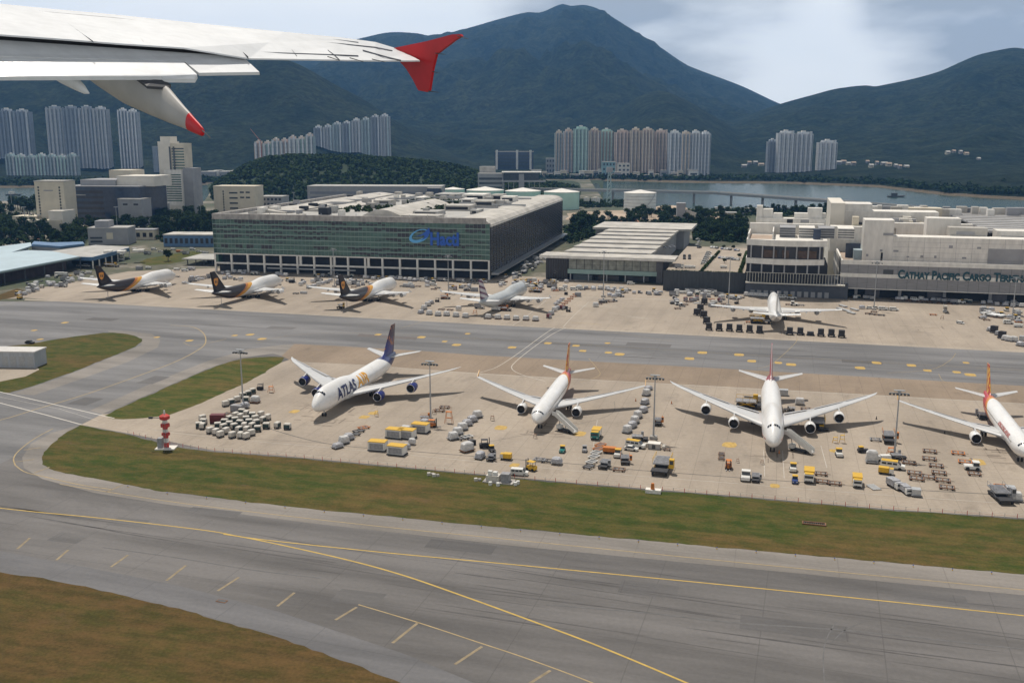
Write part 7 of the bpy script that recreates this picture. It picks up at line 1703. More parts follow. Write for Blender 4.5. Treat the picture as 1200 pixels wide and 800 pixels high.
put('dolo', *Z8(382,305), 'upper of two left of the right-edge airliner', -5, sc=(1.1,1.1,1)); put('dolo', *Z8(442,380), 'lower of two left of the right-edge airliner', -5, sc=(1.1,1.1,1)); put('trw', *Z8(500,435), 'in front of a rusty dolly near the right-edge airliner', 180); put('dolr', *Z8(520,482), 'hitched below the white tractor near the right-edge airliner', 0)
put('ldg', *Z8(745,690), 'large, at the bottom right near the fence', -80, sc=(1.1,1.1,1.2)); put('dolo', *Z8(750,590), 'on end behind the large grey loader', 0); put('uld', *Z8(825,640), 'white one right behind the large grey loader', 0, label='pale air container right behind the large grey loader'); put('w2', *Z8(868,700), 'right of the large grey loader', 0); put('dol', *Z8(868,702), 'under the load right of the large grey loader', 0, label='grey dolly under the load right of the large grey loader')
# round the red-finned jumbo
for k, px, py, l, rz in (('ldy',880,478,'left side of the red-finned jumbo fuselage',0),('ldg',925,482,'right side of the red-finned jumbo fuselage',180),('ldy',957,499,'under the inner right wing of the red-finned jumbo',90),('tank',918,463,'right behind the wing root of the red-finned jumbo',0),('w2',937,474,'right of the red-finned jumbo rear fuselage',0),('w2',888,471,'left of the red-finned jumbo rear fuselage',0),('dolr',944,480,'near the white load right of the red-finned jumbo',0),('dolr',873,474,'left of the loader beside the red-finned jumbo',0),('trk',965,505,'beside the orange loader under the right wing of the red-finned jumbo',0)):
    put(k, px, py, l, rz)
put('ldg', 1151, 490, 'behind the wing of the right-edge airliner', 90, sc=(.6,.8,1)); 
# ---------------- upper apron
U1 = lambda x, y: (x/7.5, 280 + y/7.5); U2 = lambda x, y: (150 + x/7.5, 280 + y/7.5); U3 = lambda x, y: (300 + x/7.5, 290 + y/7.5); U4 = lambda x, y: (450 + x/7.5, 290 + y/7.5); U5 = lambda x, y: (600 + x/7.5, 290 + y/7.5); U6 = lambda x, y: (750 + x/7.5, 310 + y/7.5); U7 = lambda x, y: (900 + x/7.5, 310 + y/7.5); U8 = lambda x, y: (1040 + x/7.5, 320 + y/7.5)
put('fy', *U1(178,528), 'alone at the grass verge on the far left', 0)
for i, (x, y) in enumerate([(217,492),(250,478),(285,470),(325,458),(370,430),(265,420),(320,395),(430,405),(465,415),(500,425),(535,405),(575,395),(605,385),(635,378),(350,375),(420,345)]):
    put(('uld','w2','dolk','w1','cartw','trg')[i % 6], *U1(x, y), '', 20, label=f"{NAME[('uld','w2','dolk','w1','cartw','trg')[i % 6]]} in the jumble in front of the large transit shed", group='equipment before the transit shed')
put('tkw', *U1(540,325), 'long one backed to the transit shed', 15, sc=(1.5,1,1)); put('tkd', *U1(690,315), 'left of the first brown-tailed freighter', 10); put('tkw', *U1(780,305), 'pale one between the shed and the first brown-tailed freighter', 10); put('van', *U1(760,245), 'white van under the blue fascia shed', 10, label='white van parked under the blue fascia of the loading shed'); put('carw', *U1(700,240), 'white car under the blue fascia shed', 10, label='white car parked under the blue fascia of the loading shed'); put('ldy', *U1(985,245), 'beside the fin of the first brown-tailed freighter', 0, sc=(1.3,1,1))
for k, x, y, l in (('trg',365,330,'right of the first brown-tailed freighter nose'),('dolk',430,335,'right of the first brown-tailed freighter'),('boxg',100,270,'above the nose of the first brown-tailed freighter'),('tkw',180,262,'behind the first brown-tailed freighter nose'),('tkw',430,275,'in the gap before the grey canopy'),('van',500,285,'in the gap before the grey canopy'),('tkg',560,275,'in the gap before the grey canopy')): put(k, *U2(x, y), l, 10)
for i, (x, y) in enumerate([(495,395),(530,385),(570,375),(610,370),(650,360),(690,350),(730,340),(560,350),(610,345),(660,335)]): put(('w3','dolk','tkd','w1')[i % 4], *U2(x, y), '', 60, label=f"{NAME[('w3','dolk','tkd','w1')[i % 4]]} in the dark heap left of the middle brown-tailed freighter fin", group='dark heap left of the middle brown-tailed freighter')
for i, (x, y) in enumerate([(835,310),(880,330),(940,300),(985,300),(1030,295),(900,350),(945,360),(990,365),(850,355)]): put(('uld','w1','trg','w2')[i % 4], *U2(x, y), '', 10, label=f"{NAME[('uld','w1','trg','w2')[i % 4]]} among loads at the tail of the middle brown-tailed freighter", group='loads at the middle brown-tailed freighter')
for i, (x, y) in enumerate([(395,335),(420,320),(465,360),(510,350),(550,335),(590,325),(625,315),(655,300),(500,310),(545,295)]): put(('w2','w1','uld','w1')[i % 4], *U3(x, y), '', 70, label=f"{NAME[('w2','w1','uld','w1')[i % 4]]} in the bunch left of the rightmost brown-tailed freighter", group='wrapped bunch between the brown-tailed freighters')
row(['w2','w1','w2','uld'], [U3(190,245), U3(225,250), U3(262,255), U3(180,300)], 'in front of the nose of the middle brown-tailed freighter', 0)
put('fd', *U3(318,310), 'between the middle and right brown-tailed freighters', 0, sc=(1.5,1.5,1.3)); put('try_', *U3(200,330), 'beside the nose of the middle brown-tailed freighter', 0); put('tank', *U3(420,405), 'under the left wingtip of the rightmost brown-tailed freighter', 0, sc=(1.2,.8,.6)); put('dolk', *U3(350,408), 'at the left wingtip of the rightmost brown-tailed freighter', 0)
put('ldy', *U3(745,535), 'yellow one right behind the tail of the rightmost brown-tailed freighter', -90, sc=(.55,.9,1.1), label='stubby yellow loader right behind the tail of the rightmost brown-tailed freighter')
for i, (x, y) in enumerate([(820,330),(860,350),(900,340),(850,310),(890,300),(930,300),(960,275),(1000,270),(940,330),(1030,285),(980,310),(1010,330)]): put(('w2','dolr','uld','w1','trg','w3')[i % 6], *U3(x, y), '', 20, label=f"{NAME[('w2','dolr','uld','w1','trg','w3')[i % 6]]} in the clutter behind the rightmost brown-tailed freighter", group='clutter behind the rightmost brown-tailed freighter')
row(['w2','w1'], [U4(60+i*42, 278+i*4) for i in range(6)], 'along the foot of the white columns', 0, under='dolk'); row('uld', [U4(185,345), U4(215,348), U4(250,352)], 'right of the rightmost brown-tailed freighter nose', 0)
for k, x, y, l in (('dolr',300,345,'beside the silver containers in front of the white columns'),('w3',380,345,'between the silver containers and the light mast'),('try_',435,300,'under the white columns'),('dolk',430,330,'under the white columns'),('dolk',470,358,'left of the light mast before the white columns'),('van',530,295,'white van before the white columns'),('w1',590,365,'right of the light mast before the white columns'),('uldb',625,372,'right of the light mast before the white columns'),('ldg',740,380,'left of the maroon striped fin'),('boxg',795,385,'left of the maroon striped fin'),('dolr',560,408,'at the foot of the light mast before the white columns'),('dolr',640,408,'right of the light mast foot before the white columns'),('uld',685,358,'alone left of the maroon striped fin'),('fd',470,478,'under the left wing of the pale grey freighter'),('ldr',540,452,'under the left wing of the pale grey freighter')): put(k, *U4(x, y), l, 5, sc=(.7,.8,.9) if k in ('ldg','ldr') else None)
for i in range(8): put('dolk', *U4(600+i*30, 300+i*3), '', 0, label='empty dark dolly in the long low line before the right columns of the green terminal', group='line of empty dark dollies before the green terminal')
row(['w1','w2','w2','w1'], [U4(325,580), U4(352,545), U4(385,515), U4(412,495)], 'slanting up at the left of the pale grey freighter', 60, under='dol'); row('w2', [U4(398,590), U4(475,600), U4(550,600), U4(632,608), U4(716,615)], 'in front of the tail of the pale grey freighter', 0, under='dol'); put('w2', *U4(655,552), 'behind the front row near the pale grey freighter tail', 0); put('dolr', *U4(580,552), 'behind the front row near the pale grey freighter tail', 0); put('dolr', *U4(505,548), 'left behind the front row near the pale grey freighter', 0); put('tro', *U4(800,590), 'orange one at the end of the row by the pale grey freighter', 0)
row('w2', [U4(915,625), U4(1000,628), U4(1080,632), U4(1160,638), (616.3,375.3), (627.5,376)], 'under the right wing of the pale grey freighter', 0, under='dolr'); put('ldr', *U4(1060,555), 'below the body of the pale grey freighter', 0, sc=(.9,.9,.9)); put('tkw', *U4(985,555), 'below the body of the pale grey freighter', 0, sc=(.9,.9,.9)); put('tkd', *U4(840,535), 'at the tail of the pale grey freighter', 0)
# between green terminal and low terminal
r3 = random.Random(17); keys = ['w1','uld','tkd','dolr','trg','w2','boxk','dolk','ldg','card']
for i in range(34):
    t_ = i/33; x = 20 + t_*230 + r3.uniform(-30,30); y = 262 - t_*175 + r3.uniform(-30,30)
    k = keys[r3.randrange(10)]; put(k, *U5(x, y), '', 75 + r3.uniform(-8,8), label=f'{NAME[k]} in the crowded lane between the green terminal and the low one', group='equipment in the lane between the terminals', sc=(.8,.8,.8) if k == 'ldg' else None)
for i in range(40):
    x = r3.uniform(0,480); y = 300 + r3.uniform(0,95) if x > 150 else 305 + r3.uniform(0,40)
    k = ['w1','try_','tkd','dolr','ldy','w2','dolo','van','trk','ldr'][r3.randrange(10)]; put(k, *U5(x, y), '', r3.choice((0,90,20,-15)), label=f'{NAME[k]} in the busy yard between the pale grey freighter nose and the low terminal', group='equipment in the yard before the low terminal', sc=(.6,.7,.8) if k in ('ldy','ldr') else None)
row(['w2','uld','w1','w2','w2','uld','w2','trg'], [U5(590+i*62, 362+i*2.5) for i in range(8)], 'along the foot of the low terminal', 0, under='dolk'); put('van', *U5(1045,325), 'white van at the right end of the low terminal front', 0)
for i, (x, y) in enumerate([(325,622),(345,590),(375,560),(400,545),(440,545),(470,540)]): put(('uldb','uld','w2','uld','uldb','boxk')[i], *U5(x, y), '', 60, label=f"{NAME[('uldb','uld','w2','uld','uldb','boxk')[i]]}, {nth(i,6)} of the train right of the pale grey freighter wingtip", group='train right of the pale grey freighter wingtip')
for i in range(6): put('dolo', *U5(440+i*24, 515-i*20), '', 60, label=f'orange empty dolly, {nth(i,6)} of the slanting orange line in front of the low terminal', group='slanting orange dolly line'); 
row('w3', [U5(390,505), U5(415,485), U5(440,465)], 'left of the slanting orange dollies', 60); put('boxk', *U5(475,415), 'above the slanting orange dollies', 0); put('boxg', *U5(580,430), 'at the upper end of the orange dolly line', 0, sc=(.8,1,1)); put('fd', *U5(497,565), 'alone below the slanting orange dollies', 0)
for i, (x, y) in enumerate([(735,520),(765,500),(800,485),(830,470),(870,480),(905,475),(860,430),(895,440),(930,430),(965,435)]): put(('w2','dolr','ldg','dolk','dolr','trg','w1','w1','tank','trg')[i], *U5(x, y), '', 25, label=f"{NAME[('w2','dolr','ldg','dolk','dolr','trg','w1','w1','tank','trg')[i]]} at the mast before the low terminal, {nth(i,10)} of ten", group='equipment round the mast before the low terminal', sc=(.6,.7,.8) if i == 2 else None)
# ring of black containers
ring = [U6(500,445), U6(530,405), U6(565,350), U6(560,465), U6(585,520), U6(605,575), U6(695,580), U6(785,583), U6(872,590), U6(962,595), U6(1050,600), U7(190,615), U7(282,617), U7(372,622), U7(463,628), U7(555,632), U7(645,640)]
for i, (px, py) in enumerate(ring): put('uldk', px, py, '', 0 if i > 4 else 60, f'black air container, {nth(i,17)} in the arc below the white-finned freighter', 'black containers in an arc', 0, (1.35,1.2,1.55) if i != 13 else (1.5,1.2,.8))
row(['tkw','van','tkd','van','tkd','van','tkw'], [U6(380,255), U6(430,240), U6(470,250), U6(515,258), U6(560,250), U6(610,262), U6(665,265)], 'under the car park wall', 0)
for i, (x, y) in enumerate([(300,345),(320,330),(340,355),(305,300),(400,320),(425,330),(450,325),(475,320),(500,310),(330,390),(370,370),(395,355)]): put(('ldg','w1','trw','trg','uldb','dolr','uldb','uld','uldb','dolr','dolk','dolr')[i], *U6(x, y), '', 20, label=f"{NAME[('ldg','w1','trw','trg','uldb','dolr','uldb','uld','uldb','dolr','dolk','dolr')[i]]} in the bunch below the parked vans under the car park wall", group='bunch left of the arc of black containers', sc=(.6,.7,.8) if i == 0 else None)
for i, (x, y, k) in enumerate([(500,340,'frs'),(550,325,'frs'),(630,370,'tank'),(650,340,'tkw'),(700,330,'uldb'),(720,300,'w2'),(740,350,'dolr'),(770,380,'dolr'),(810,375,'dolr'),(850,345,'fd'),(690,375,'dolr'),(630,310,'dolo')]): put(k, *U6(x, y), '', 40, label=f'{NAME[k]} around the mast left of the white-finned freighter, {nth(i,12)} of twelve', group='equipment at the mast left of the white-finned freighter')
row('w2', [U6(935+i*42, 275+i*2.5) for i in range(5)], 'behind the left wing of the white-finned freighter', 0, under='dol'); put('ldy', *U6(1060,515), 'under the body of the white-finned freighter', 0); put('dolo', *U6(960,510), 'long yellow-brown one under the left wing of the white-finned freighter', 0, label='yellow-brown dolly under the left wing of the white-finned freighter'); put('van', *U7(125,295), 'right behind the fin of the white-finned freighter', 0, sc=(1.4,1,1)); put('try_', *U7(210,302), 'right of the white van behind the white-finned freighter', 0, sc=(1.6,1.4,1.2), label='dull yellow tractor behind the white-finned freighter')
row('uld', [U7(505,285), U7(552,287), U7(603,292), U7(650,292)], 'at the dock wall behind the white-finned freighter', 0); row(['dolr','trw','dol'], [U7(180,355), U7(230,360), U7(292,360)], 'above the right wing of the white-finned freighter', 0)
for i, (x, y) in enumerate([(640,395),(690,410),(730,430),(760,400),(660,370)]): put('frs', *U7(x, y), '', -60, label=f'stack of long grey tubes, {nth(i,5)} in the bundle left of the mast before the grey cargo hall', group='tube stacks left of the mast', sc=(1.1,.7,1.5))
row(['w1','carw','carw','van','carw','van'], [U7(825,390), U7(895,390), U7(945,388), U7(1010,400), U7(1045,400), U7(1105,405)], 'beside the mast before the grey cargo hall', 0)
for i, (x, y) in enumerate([(880,435),(915,440),(955,445),(995,448),(930,420)]): put('dolk' if i % 2 else 'dolr', *U7(x, y), '', -10, label=f'{NAME["dolk" if i % 2 else "dolr"]} at the foot of the mast before the grey cargo hall, {nth(i,5)} of five', group='dollies at the mast before the grey cargo hall')
for i in range(13): put('dolr' if i % 2 else 'dolk', *U8(60+i*44, 238+i*3.2), '', 0, label=f'{NAME["dolr" if i % 2 else "dolk"]} in the low line along the dark docks of the grey cargo hall, {nth(i,13)} of thirteen', group='line of dollies along the docks of the grey cargo hall')
put('st', *U8(505,340), 'parked alone before the grey cargo hall', -100, sc=(1,1,.8)); put('van', *U8(640,445), 'small one alone on the stained slabs', -40, label='small white van alone on the stained slabs before the grey cargo hall', sc=(.8,.9,.7)); put('frs', *U8(900,380), 'left half of the big bundle near the right edge', -50, sc=(1.6,1.3,3)); put('frs', *U8(950,385), 'right half of the big bundle near the right edge', -50, sc=(1.6,1.3,3)); put('tre', *U8(480,405), 'small one before the grey cargo hall', 0, sc=(.7,.7,.7)); put('dolo', *U8(400,370), 'alone on the yellow stand paint before the grey cargo hall', 0); put('dolr', *U8(830,395), 'left of the tube bundle near the right edge, upper one', 0); put('dolr', *U8(870,415), 'left of the tube bundle near the right edge, lower one', 0)
row(['uld','w1','uld','w2'], [U8(960,285), U8(1035,290), U8(1100,297), U8(1180,300)], 'under the lip of the grey cargo hall at the right edge', 0)
for i, (x, y, k) in enumerate([(1020,385,'carw'),(1075,400,'w1'),(1140,350,'van'),(1060,445,'van'),(1110,375,'dolk'),(1150,435,'dolo'),(1150,475,'tkw')]): put(k, *U8(x, y), '', 0, label=f'{NAME[k]} around the mast at the right edge, {nth(i,7)} of seven', group='vehicles at the right-edge mast')
row(['w1','uldk','uld','uldk','w2','w2','w2','w1'], [U8(905,510), U8(935,525), U8(975,545), U8(1005,575), U8(1035,590), U8(1070,598), U8(1110,600), U8(1165,640)], 'slanting down to the right edge beside the taxiway', -40, under='dol')
put('tank', 1199, 399, 'last in the slanting row, cut by the right edge', -20)
# more: left freight yard vehicles behind freighters
for i, (x, y, k) in enumerate([(1010,190,'tkw'),(1000,150,'tkw')]): put(k, *U1(x+60, y), '', 5, label=f'{NAME[k]} behind the loading shed, {"front" if i == 0 else "rear"} one')
for i in range(12): put(['tkw','tko','tkd','van','carw','tkg'][i % 6], 158 + i*7.5, 293 + (i % 3)*2.6, '', 5, label=f"{NAME[['tkw','tko','tkd','van','carw','tkg'][i % 6]]} in the truck yard above the green lawn, {nth(i,12)} of twelve", group='vehicles in the truck yard above the lawn')
for i in range(8): put(['van','tky','carw','tko'][i % 4], 12 + i*10.5, 279 + (i % 2)*3 - (i//4)*4, '', 10, label=f"{NAME[['van','tky','carw','tko'][i % 4]]} between the trees behind the transit shed, {nth(i,8)} of eight", group='vehicles between the trees behind the transit shed')
# ---- everyday clutter along the building fronts
r5 = random.Random(404)
def scatter(n, line, spread, kinds, where, group, rzs=(0,90,10,-15)):
    for i in range(n):
        t_ = r5.random()*(len(line)-1); k_ = int(t_); f_ = t_-k_; px = line[k_][0]*(1-f_)+line[k_+1][0]*f_ + r5.uniform(-2,2); py = line[k_][1]*(1-f_)+line[k_+1][1]*f_ + r5.gauss(0, spread)
        k = r5.choice(kinds); put(k, px, py, '', r5.choice(rzs) + r5.uniform(-8,8), label=f'{NAME[k]} {where}', group=f'{NAME[k]} {group}', sc=(.6,.7,.8) if k[:2] == 'ld' else None)
KA = ['w1','w2','dolk','dolr','trg','uld','van','try_','tkd','w3','cart']
scatter(46, [(262,320.5),(400,325),(575,331)], .9, KA, 'in the clutter at the foot of the white columns', 'at the foot of the white columns')
scatter(26, [(300,329),(455,333),(560,338)], 2.0, KA, 'scattered on the apron before the green terminal', 'on the apron before the green terminal')
scatter(26, [(20,343),(60,333),(110,325)], 2.6, KA, 'in the jumble beside the large transit shed', 'beside the large transit shed')
scatter(22, [(640,337),(776,345)], .9, KA, 'in the clutter along the low terminal front', 'along the low terminal front')
scatter(30, [(782,344),(868,349)], 1.6, KA, 'in the clutter under the car park wall', 'under the car park wall')
scatter(30, [(985,349),(1200,358)], .7, KA, 'in the clutter along the docks of the grey cargo hall', 'along the docks of the grey cargo hall')
scatter(30, [(585,334),(640,300)], 3.5, KA, 'in the lane right of the green terminal', 'in the lane right of the green terminal')
scatter(16, [(1150,368),(1199,372)], 3.0, KA, 'in the clutter round the mast at the right edge', 'round the mast at the right edge')
# ---- car park cars
Sx, zc, wx = CARPARK
def cpput(k, px, py, lab, rz, group):
    g = G(px, py, zc+.05); return place(k, MK[k], lab, g, R(rz)-R(GRID), group)
for i in range(7): cpput('carw' if i % 2 == 0 else 'cars', 829.5 - i*1.0 + 1, 296.5 + i*2.2, f"{'white' if i % 2 == 0 else 'silver'} parked car, {nth(6-i,7)} of the column of seven on the raised car park", 5, 'column of cars on the raised car park')
for i in range(4): cpput('card', 802 + (i % 2)*6, 300.5 + (i//2)*3.0, f'dark car in the block of four on the left half of the raised car park, {("rear left","rear right","front left","front right")[i]}', 90, 'block of dark cars on the car park')
for i in range(4): cpput('carw' if i < 3 else 'card', 818 + (i % 2)*1.5, 281 + i*3.2, f"{'white' if i < 3 else 'dark'} car by the hedge at the back of the raised car park, {nth(i,4)} going forward", 60, 'cars by the car park hedge')
for i in range(22):
    px_ = 834 + (i % 11)*3.1; py_ = 290.5 + (i//11)*11 + (i % 11)*.35
    if i % 5 == 3: continue
    k_ = ['cars','carw','card','cars','carb'][i % 5]; cpput(k_, px_, py_, f'{NAME[k_]} in the {"front" if i > 10 else "rear"} rank on the right half of the raised car park', 80, f'{NAME[k_]}s in the {"front" if i > 10 else "rear"} rank of the raised car park')
for i in range(3): cpput('cars', 778 + i*5, 291 - i*.5, f'silver car tucked beside the stepped roof, {nth(i,3)} of three', 0, 'cars beside the stepped roof')
for i in range(3): cpput('tkw', 806+i*0 + (0 if i == 0 else (i*5 if i < 2 else 42)), 314.2, f"white truck behind the dark retaining wall, {('leftmost','second','by the mast')[i]}", 0, 'white trucks behind the retaining wall')
cpput('tkd', 796, 314.2, 'long dark truck behind the retaining wall, left of the white ones', 0, None)
c = G(848, 308, zc); 
for px, py in ((834,287),(848,292),(859,292),(849,308),(866,302)): g = G(px, py, zc); tree_at(g.x, g.y, zc, 5, 'small tree in a planting bed on the raised car park', 'small trees on the raised car park', .55, px)
# ================================================================ MASTS, TOWER, FENCE, SMALL FIXTURES
def mast(px, py, pytop, lab, nlamp=6):
    g = G(px, py); h = AT(px, pytop, g.y).z; t = thing('light_mast', lab, 'light mast', g, -R(GRID), 'tall apron light masts')
    mb = MB(); mb.tube((0,0,0),(0,0,h),.32,.15,10); mb.build('pole', M_metal, t); Box(-1.1,1.1,-1.1,1.1,0,1.0).build('base_block', M_conp, t)
    mb = MB(); mb.tube((0,0,h-1.0),(0,0,h+.3),.5,.5,8); mb.box(-2.6,2.6,-.12,.12,h-.5,h-.3); mb.box(-.12,.12,-1.6,1.6,h-.5,h-.3); mb.build('head_frame', M_metal, t)
    for i in range(nlamp):
        x = -2.5+i*5/(nlamp-1); Box(x-.3,x+.3,-.5,.2,h-.95,h-.5).build('floodlight', M_dmetal, t)
    Box(-1.5,1.5,-.5,.5,h+.31,h+.5).build('top_tray', M_metal, t); return t
mast(285,476,411,'tall light mast standing in the baggage carts by the grass wedge'); mast(504.8,495,424.5,'tall light mast between the blue-engined jumbo and the middle airliner'); mast(765.7,514,441,'tall light mast between the middle airliner and the red-finned jumbo'); mast(1048,534,459,'tall light mast between the red-finned jumbo and the right-edge airliner')
mast(707,348,295,'light mast before the low terminal with the stepped roof',4); mast(853.5,358,302,'light mast before the raised car park',4); mast(1024,363,307,'light mast left of the lettering on the grey cargo hall',4); mast(1186,375,326,'light mast at the right edge before the grey cargo hall',4); mast(392,336,292,'light mast beside the rightmost brown-tailed freighter',4); mast(525.5,343,300,'light mast before the right columns of the green terminal',4)
# gear round the feet of the masts
for px, py, k, l in ((500,493,'ldr','left of the second mast foot'),(507,500,'fo','right of the second mast foot'),(515,482,'dolr','behind the second mast, upper one'),(509,485,'tre','behind the second mast'),(521,478,'dolr','behind the second mast, far one'),(498,498,'w1','beside the second mast foot'),(287,478,'w1','beside the left mast foot'),(1053,538,'ldg','beside the fourth mast foot'),(1044,533,'tro','left of the fourth mast foot')): put(k, px, py, l, 10, sc=(.5,.6,.8) if k[:2] == 'ld' else None)
g = G(766.5, 525); t = thing('mast_cabinet', 'square pale switch cabinet with drums at the foot of the third mast', 'cabinet', g, -R(GRID)); Box(-1.8,1.8,-1.2,1.2,0,1.6).build('body', M_conp, t); Box(-1.9,1.9,-1.3,1.3,1.6,1.8).build('lid', M_white, t); Box(-.5,.5,-1.26,-1.18,.2,1.4).build('door', M_dmetal, t)
for x_, y_ in ((2.8,.8),(2.9,-.6),(-2.6,.9)): m_ = MB(); m_.tube((x_,y_,0),(x_,y_,1.1),.5,.5,12); m_.build('drum', M_hood, t)
# striped tower
g = G(195.5, 525); t = thing('striped_tower', 'red and white banded beacon tower on a pale slab beside the grass', 'tower', (g.x, g.y, 0)); hh = AT(195, 484, g.y).z; n = 6
for i in range(n):
    mb = MB(); z0 = .5 + (hh-2.6)*i/n; z1 = .5 + (hh-2.6)*(i+1)/n; mb.tube((0,0,z0),(0,0,z1),0.72,0.72,16); mb.build('shaft_band', M_red if i % 2 == 0 else M_w, t)
mb = MB(); mb.lathe([(.75,hh-2.1),(1.5,hh-1.7),(1.5,hh-.8),(1.0,hh-.5),(.5,hh-.2)], n=16, smooth=False); mb.build('head', M_red, t)
mb = MB(); mb.lathe([(.73,hh*.36),(1.25,hh*.38),(1.25,hh*.44),(.73,hh*.46)], n=12, smooth=False); mb.lathe([(.73,hh*.60),(1.35,hh*.62),(1.35,hh*.70),(.73,hh*.72)], n=12, smooth=False); mb.build('service_box', M_red, t)
mb = MB(); mb.tube((0,0,hh-.2),(0,0,hh+.9),.35,.2,8); mb.build('beacon', M_w, t); Box(-3.0,2.8,-1.9,1.9,0,.35).build('base_slab', M_white, t); Box(-2.6,-1.2,-.6,1.0,.35,3.2).build('switch_box', M_gr, t)
mb = MB(); mb.tube((-1.1,0,hh-1.4),(-4.4,0,hh-1.4),.14,.12,6); mb.box(-4.8,-3.6,-.2,.2,hh-1.7,hh-1.1); mb.build('side_arm', M_dmetal, t)
mb = MB()
for s_ in (-.35,.35): mb.tube((s_,-1.25,.4),(s_,-1.25,hh-2.4),.05,.05,5)
for k in range(16): mb.tube((-.35,-1.25,.8+k*.75),(.35,-1.25,.8+k*.75),.04,.04,4)
mb.build('ladder', M_gr, t)
# white marker block with orange beacon
g = G(765.5, 577); t = thing('beacon_block', 'white block with an orange marker on its top at the grass edge below the third mast', 'marker', g, -R(GRID)); Box(-2.0,2.0,-.9,.9,0,1.0).build('block', M_white, t); mb = MB(); mb.tube((-.2,0,1.0),(-.2,0,2.6),.55,.4,10); mb.build('marker', M_or, t)
# plant on the grass strip
g = G(585, 564); t = thing('weather_station', 'small pale equipment plinth with grey cabinet and white drums on the grass strip by the fence', 'equipment', g, -R(GRID)); Box(-4.2,4.2,-2,2,0,.3).build('plinth', M_conp, t); Box(-3.4,.2,-1.3,1.3,.3,1.9).build('panel_box', M_hood, t); Box(.7,3.0,-1.1,1.1,.3,2.6).build('cabinet', M_gr, t); Box(-3.0,-1.9,-.8,.2,1.9,3.0).build('louvre_screen', M_w, t); Box(-1.6,-.5,-.8,.4,1.9,2.8).build('louvre_screen', M_w, t)
for x_, y_ in ((-1.6,-3.2),(.6,-3.3),(5.4,-.5),(5.0,-1.7)): m_ = MB(); m_.tube((x_,y_,.0),(x_,y_,.9),.5,.5,12); m_.build('drum', M_w, t)
for px, py, l in ((504,556.5,'left pair of white boxes lying in the grass'),(510,558,'right pair of white boxes lying in the grass'),(559,563,'white boxes in the grass left of the equipment plinth')):
    g = G(px, py); t = thing('marker_box', l, 'box', g, .3); Box(-.8,.1,-.4,.4,0,.8).build('body', M_hood, t); Box(.3,1.1,-.5,.3,0,.6).build('lid', M_conp, t)
g = G(954, 614); t = thing('grate_frame', 'weathered concrete drain grate half sunk in the grass strip', 'drain', g, -R(GRID)); mb = MB(); mb.box(-2.8,2.8,-.9,-.6,0,.35); mb.box(-2.8,2.8,.6,.9,0,.35); mb.box(-2.8,-2.5,-.6,.6,0,.35); mb.box(2.5,2.8,-.6,.6,0,.35); mb.build('frame', M_rust, t); mb = MB()
for i in range(10): mb.box(-2.3+i*.5,-2.1+i*.5,-.6,.6,.05,.22)
mb.build('grate', M_dmetal, t)
g = G(260, 704); t = thing('manhole_cover', 'dark square pit cover on the near taxiway shoulder', 'cover', (g.x,g.y,.02), -R(20)); Box(-1.1,1.1,-.6,.6,0,.06).build('frame', M_rust, t); Box(-.9,.9,-.4,.4,.06,.09).build('plate', M_dmetal, t)
g = G(35, 402.5); put('card', 35, 402.5, 'parked on the grass bank behind the equipment shed', 0)
# low red and white fence along the edge of the lower apron
fpx = [(150,508),(212,523.5),(250,528.5),(350,536.5),(500,550.5),(680,567),(860,581.5),(1040,597),(1200,607.5),(1330,618)]
pts = [G(*p) for p in fpx]; T = thing('barrier_fence', 'low red and white barrier fence along the edge between the apron and the long grass strip', 'fence', (0,0,0))
tot = sum((b-a).length for a, b in zip(pts, pts[1:])); npst = 98; step = tot/npst; d = 0; mbr = [MB(), MB()]; prev = None; k = 0
seg = 0; acc = 0.0; cur = []
for i in range(npst+1):
    s_ = i*step; acc = 0
    for a, b in zip(pts, pts[1:]):
        L = (b-a).length
        if s_ <= acc+L+1e-6: cur.append(a.lerp(b, (s_-acc)/L)); break
        acc += L
for i, p in enumerate(cur):
    m_ = MB(); m_.tube((p.x,p.y,0),(p.x,p.y,1.15),.07,.07,6)
    if i < 99: m_.build('post', M_red if i % 2 else M_hood, T)
    if i: 
        for w_i, z_ in enumerate((.55,1.05)): mbr[w_i].tube((prev.x,prev.y,z_),(p.x,p.y,z_),.03,.03,4)
    prev = p
mbr[0].build('rail', mat('faded_red', (.36,.15,.12), .7, .2, 1), T); mbr[1].build('rail', M_hood, T)
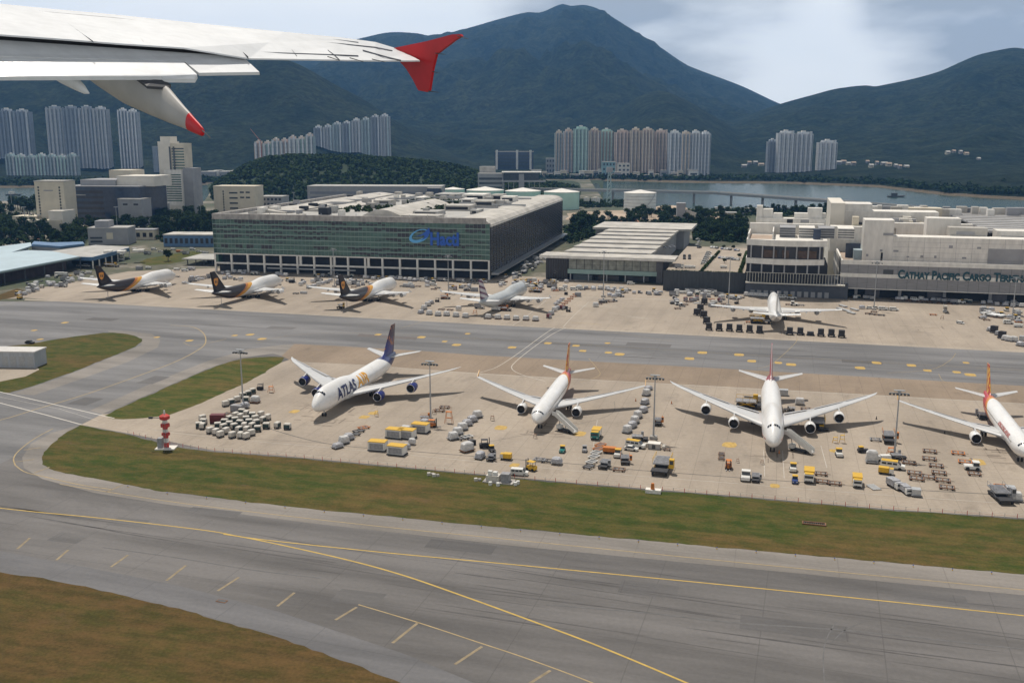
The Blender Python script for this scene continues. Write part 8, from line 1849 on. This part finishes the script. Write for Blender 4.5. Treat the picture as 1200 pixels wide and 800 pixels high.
# small lamps and markers
for i, (px, py) in enumerate(((745,470),(1027,491),(787,473),(1107,508),(913,531))):
    g = G(px, py); t = thing('marker_cone', ['orange cone below the left wing of the red-finned jumbo','dark marker post at the right wingtip of the red-finned jumbo','marker cone left of the left wing of the red-finned jumbo','dark marker post under the left wing of the right-edge airliner','white cone by the nose wheel of the red-finned jumbo'][i], 'cone', g); Box(-.3,.3,-.3,.3,0,.06).build('base', M_dk, t); mb = MB(); mb.tube((0,0,.06),(0,0,1.1),.24,.06,8); mb.build('cone', M_or if i % 2 == 0 else M_dk, t)
for i in range(24):
    px = 150 + i*46; py = interp([(125,565),(190,577),(360,597),(600,620.5),(900,647.5),(1200,674.5),(1300,683)], px) + 1.2
    g = G(px, py); t = thing('edge_light', 'tiny blue taxiway edge light beside the long grass strip', 'light', g, 0, 'taxiway edge lights along the grass strip'); mb = MB(); mb.tube((0,0,0),(0,0,.35),.12,.08,8); mb.build('stem', M_y, t); mb = MB(); mb.lathe([(.11,.35),(.12,.48),(.03,.56)], n=8); mb.build('lens', M_signb, t)
# street lamps / poles left middle distance
for i, (px, pyb, pyt, l) in enumerate(((15,252,226,'left of the cream hotel block'),(31,274,243,'over the grove left of the hotel front wing'),(47,277,252,'in the grove before the hotel block'),(138,273,243,'right of the grey plant building'),(345,250,226,'behind the left part of the green terminal roof'),(236,262,240,'before the broad cream block'))):
    g = G(px, pyb); h = AT(px, pyt, g.y).z; t = thing('lamp_post', f'slender pale lamp post {l}', 'lamp post', g); mb = MB(); mb.tube((0,0,0),(0,0,h),.35,.2,7); mb.build('pole', M_metal, t); Box(-2,2,-.4,.4,h,h+.5).build('lamp_head', M_metal, t)
# perimeter fence on the far left verge
# ================================================================ HAZE
hz = MB(); hz.box(-9500, 9500, -420, 10500, -27, 1250); hb = hz.build('haze', bpy.data.materials.new('haze_air')); hb['kind'] = 'stuff'
hm = hb.data.materials[0]; hm.use_nodes = True; ht = hm.node_tree; ht.nodes.clear(); ho = N(ht, 'ShaderNodeOutputMaterial'); hv = N(ht, 'ShaderNodeVolumePrincipled')
hv.inputs['Density'].default_value = 0.000044; hv.inputs['Color'].default_value = (.20,.48,1.0,1); hv.inputs['Anisotropy'].default_value = .2
ht.links.new(hv.outputs[0], ho.inputs['Volume'])
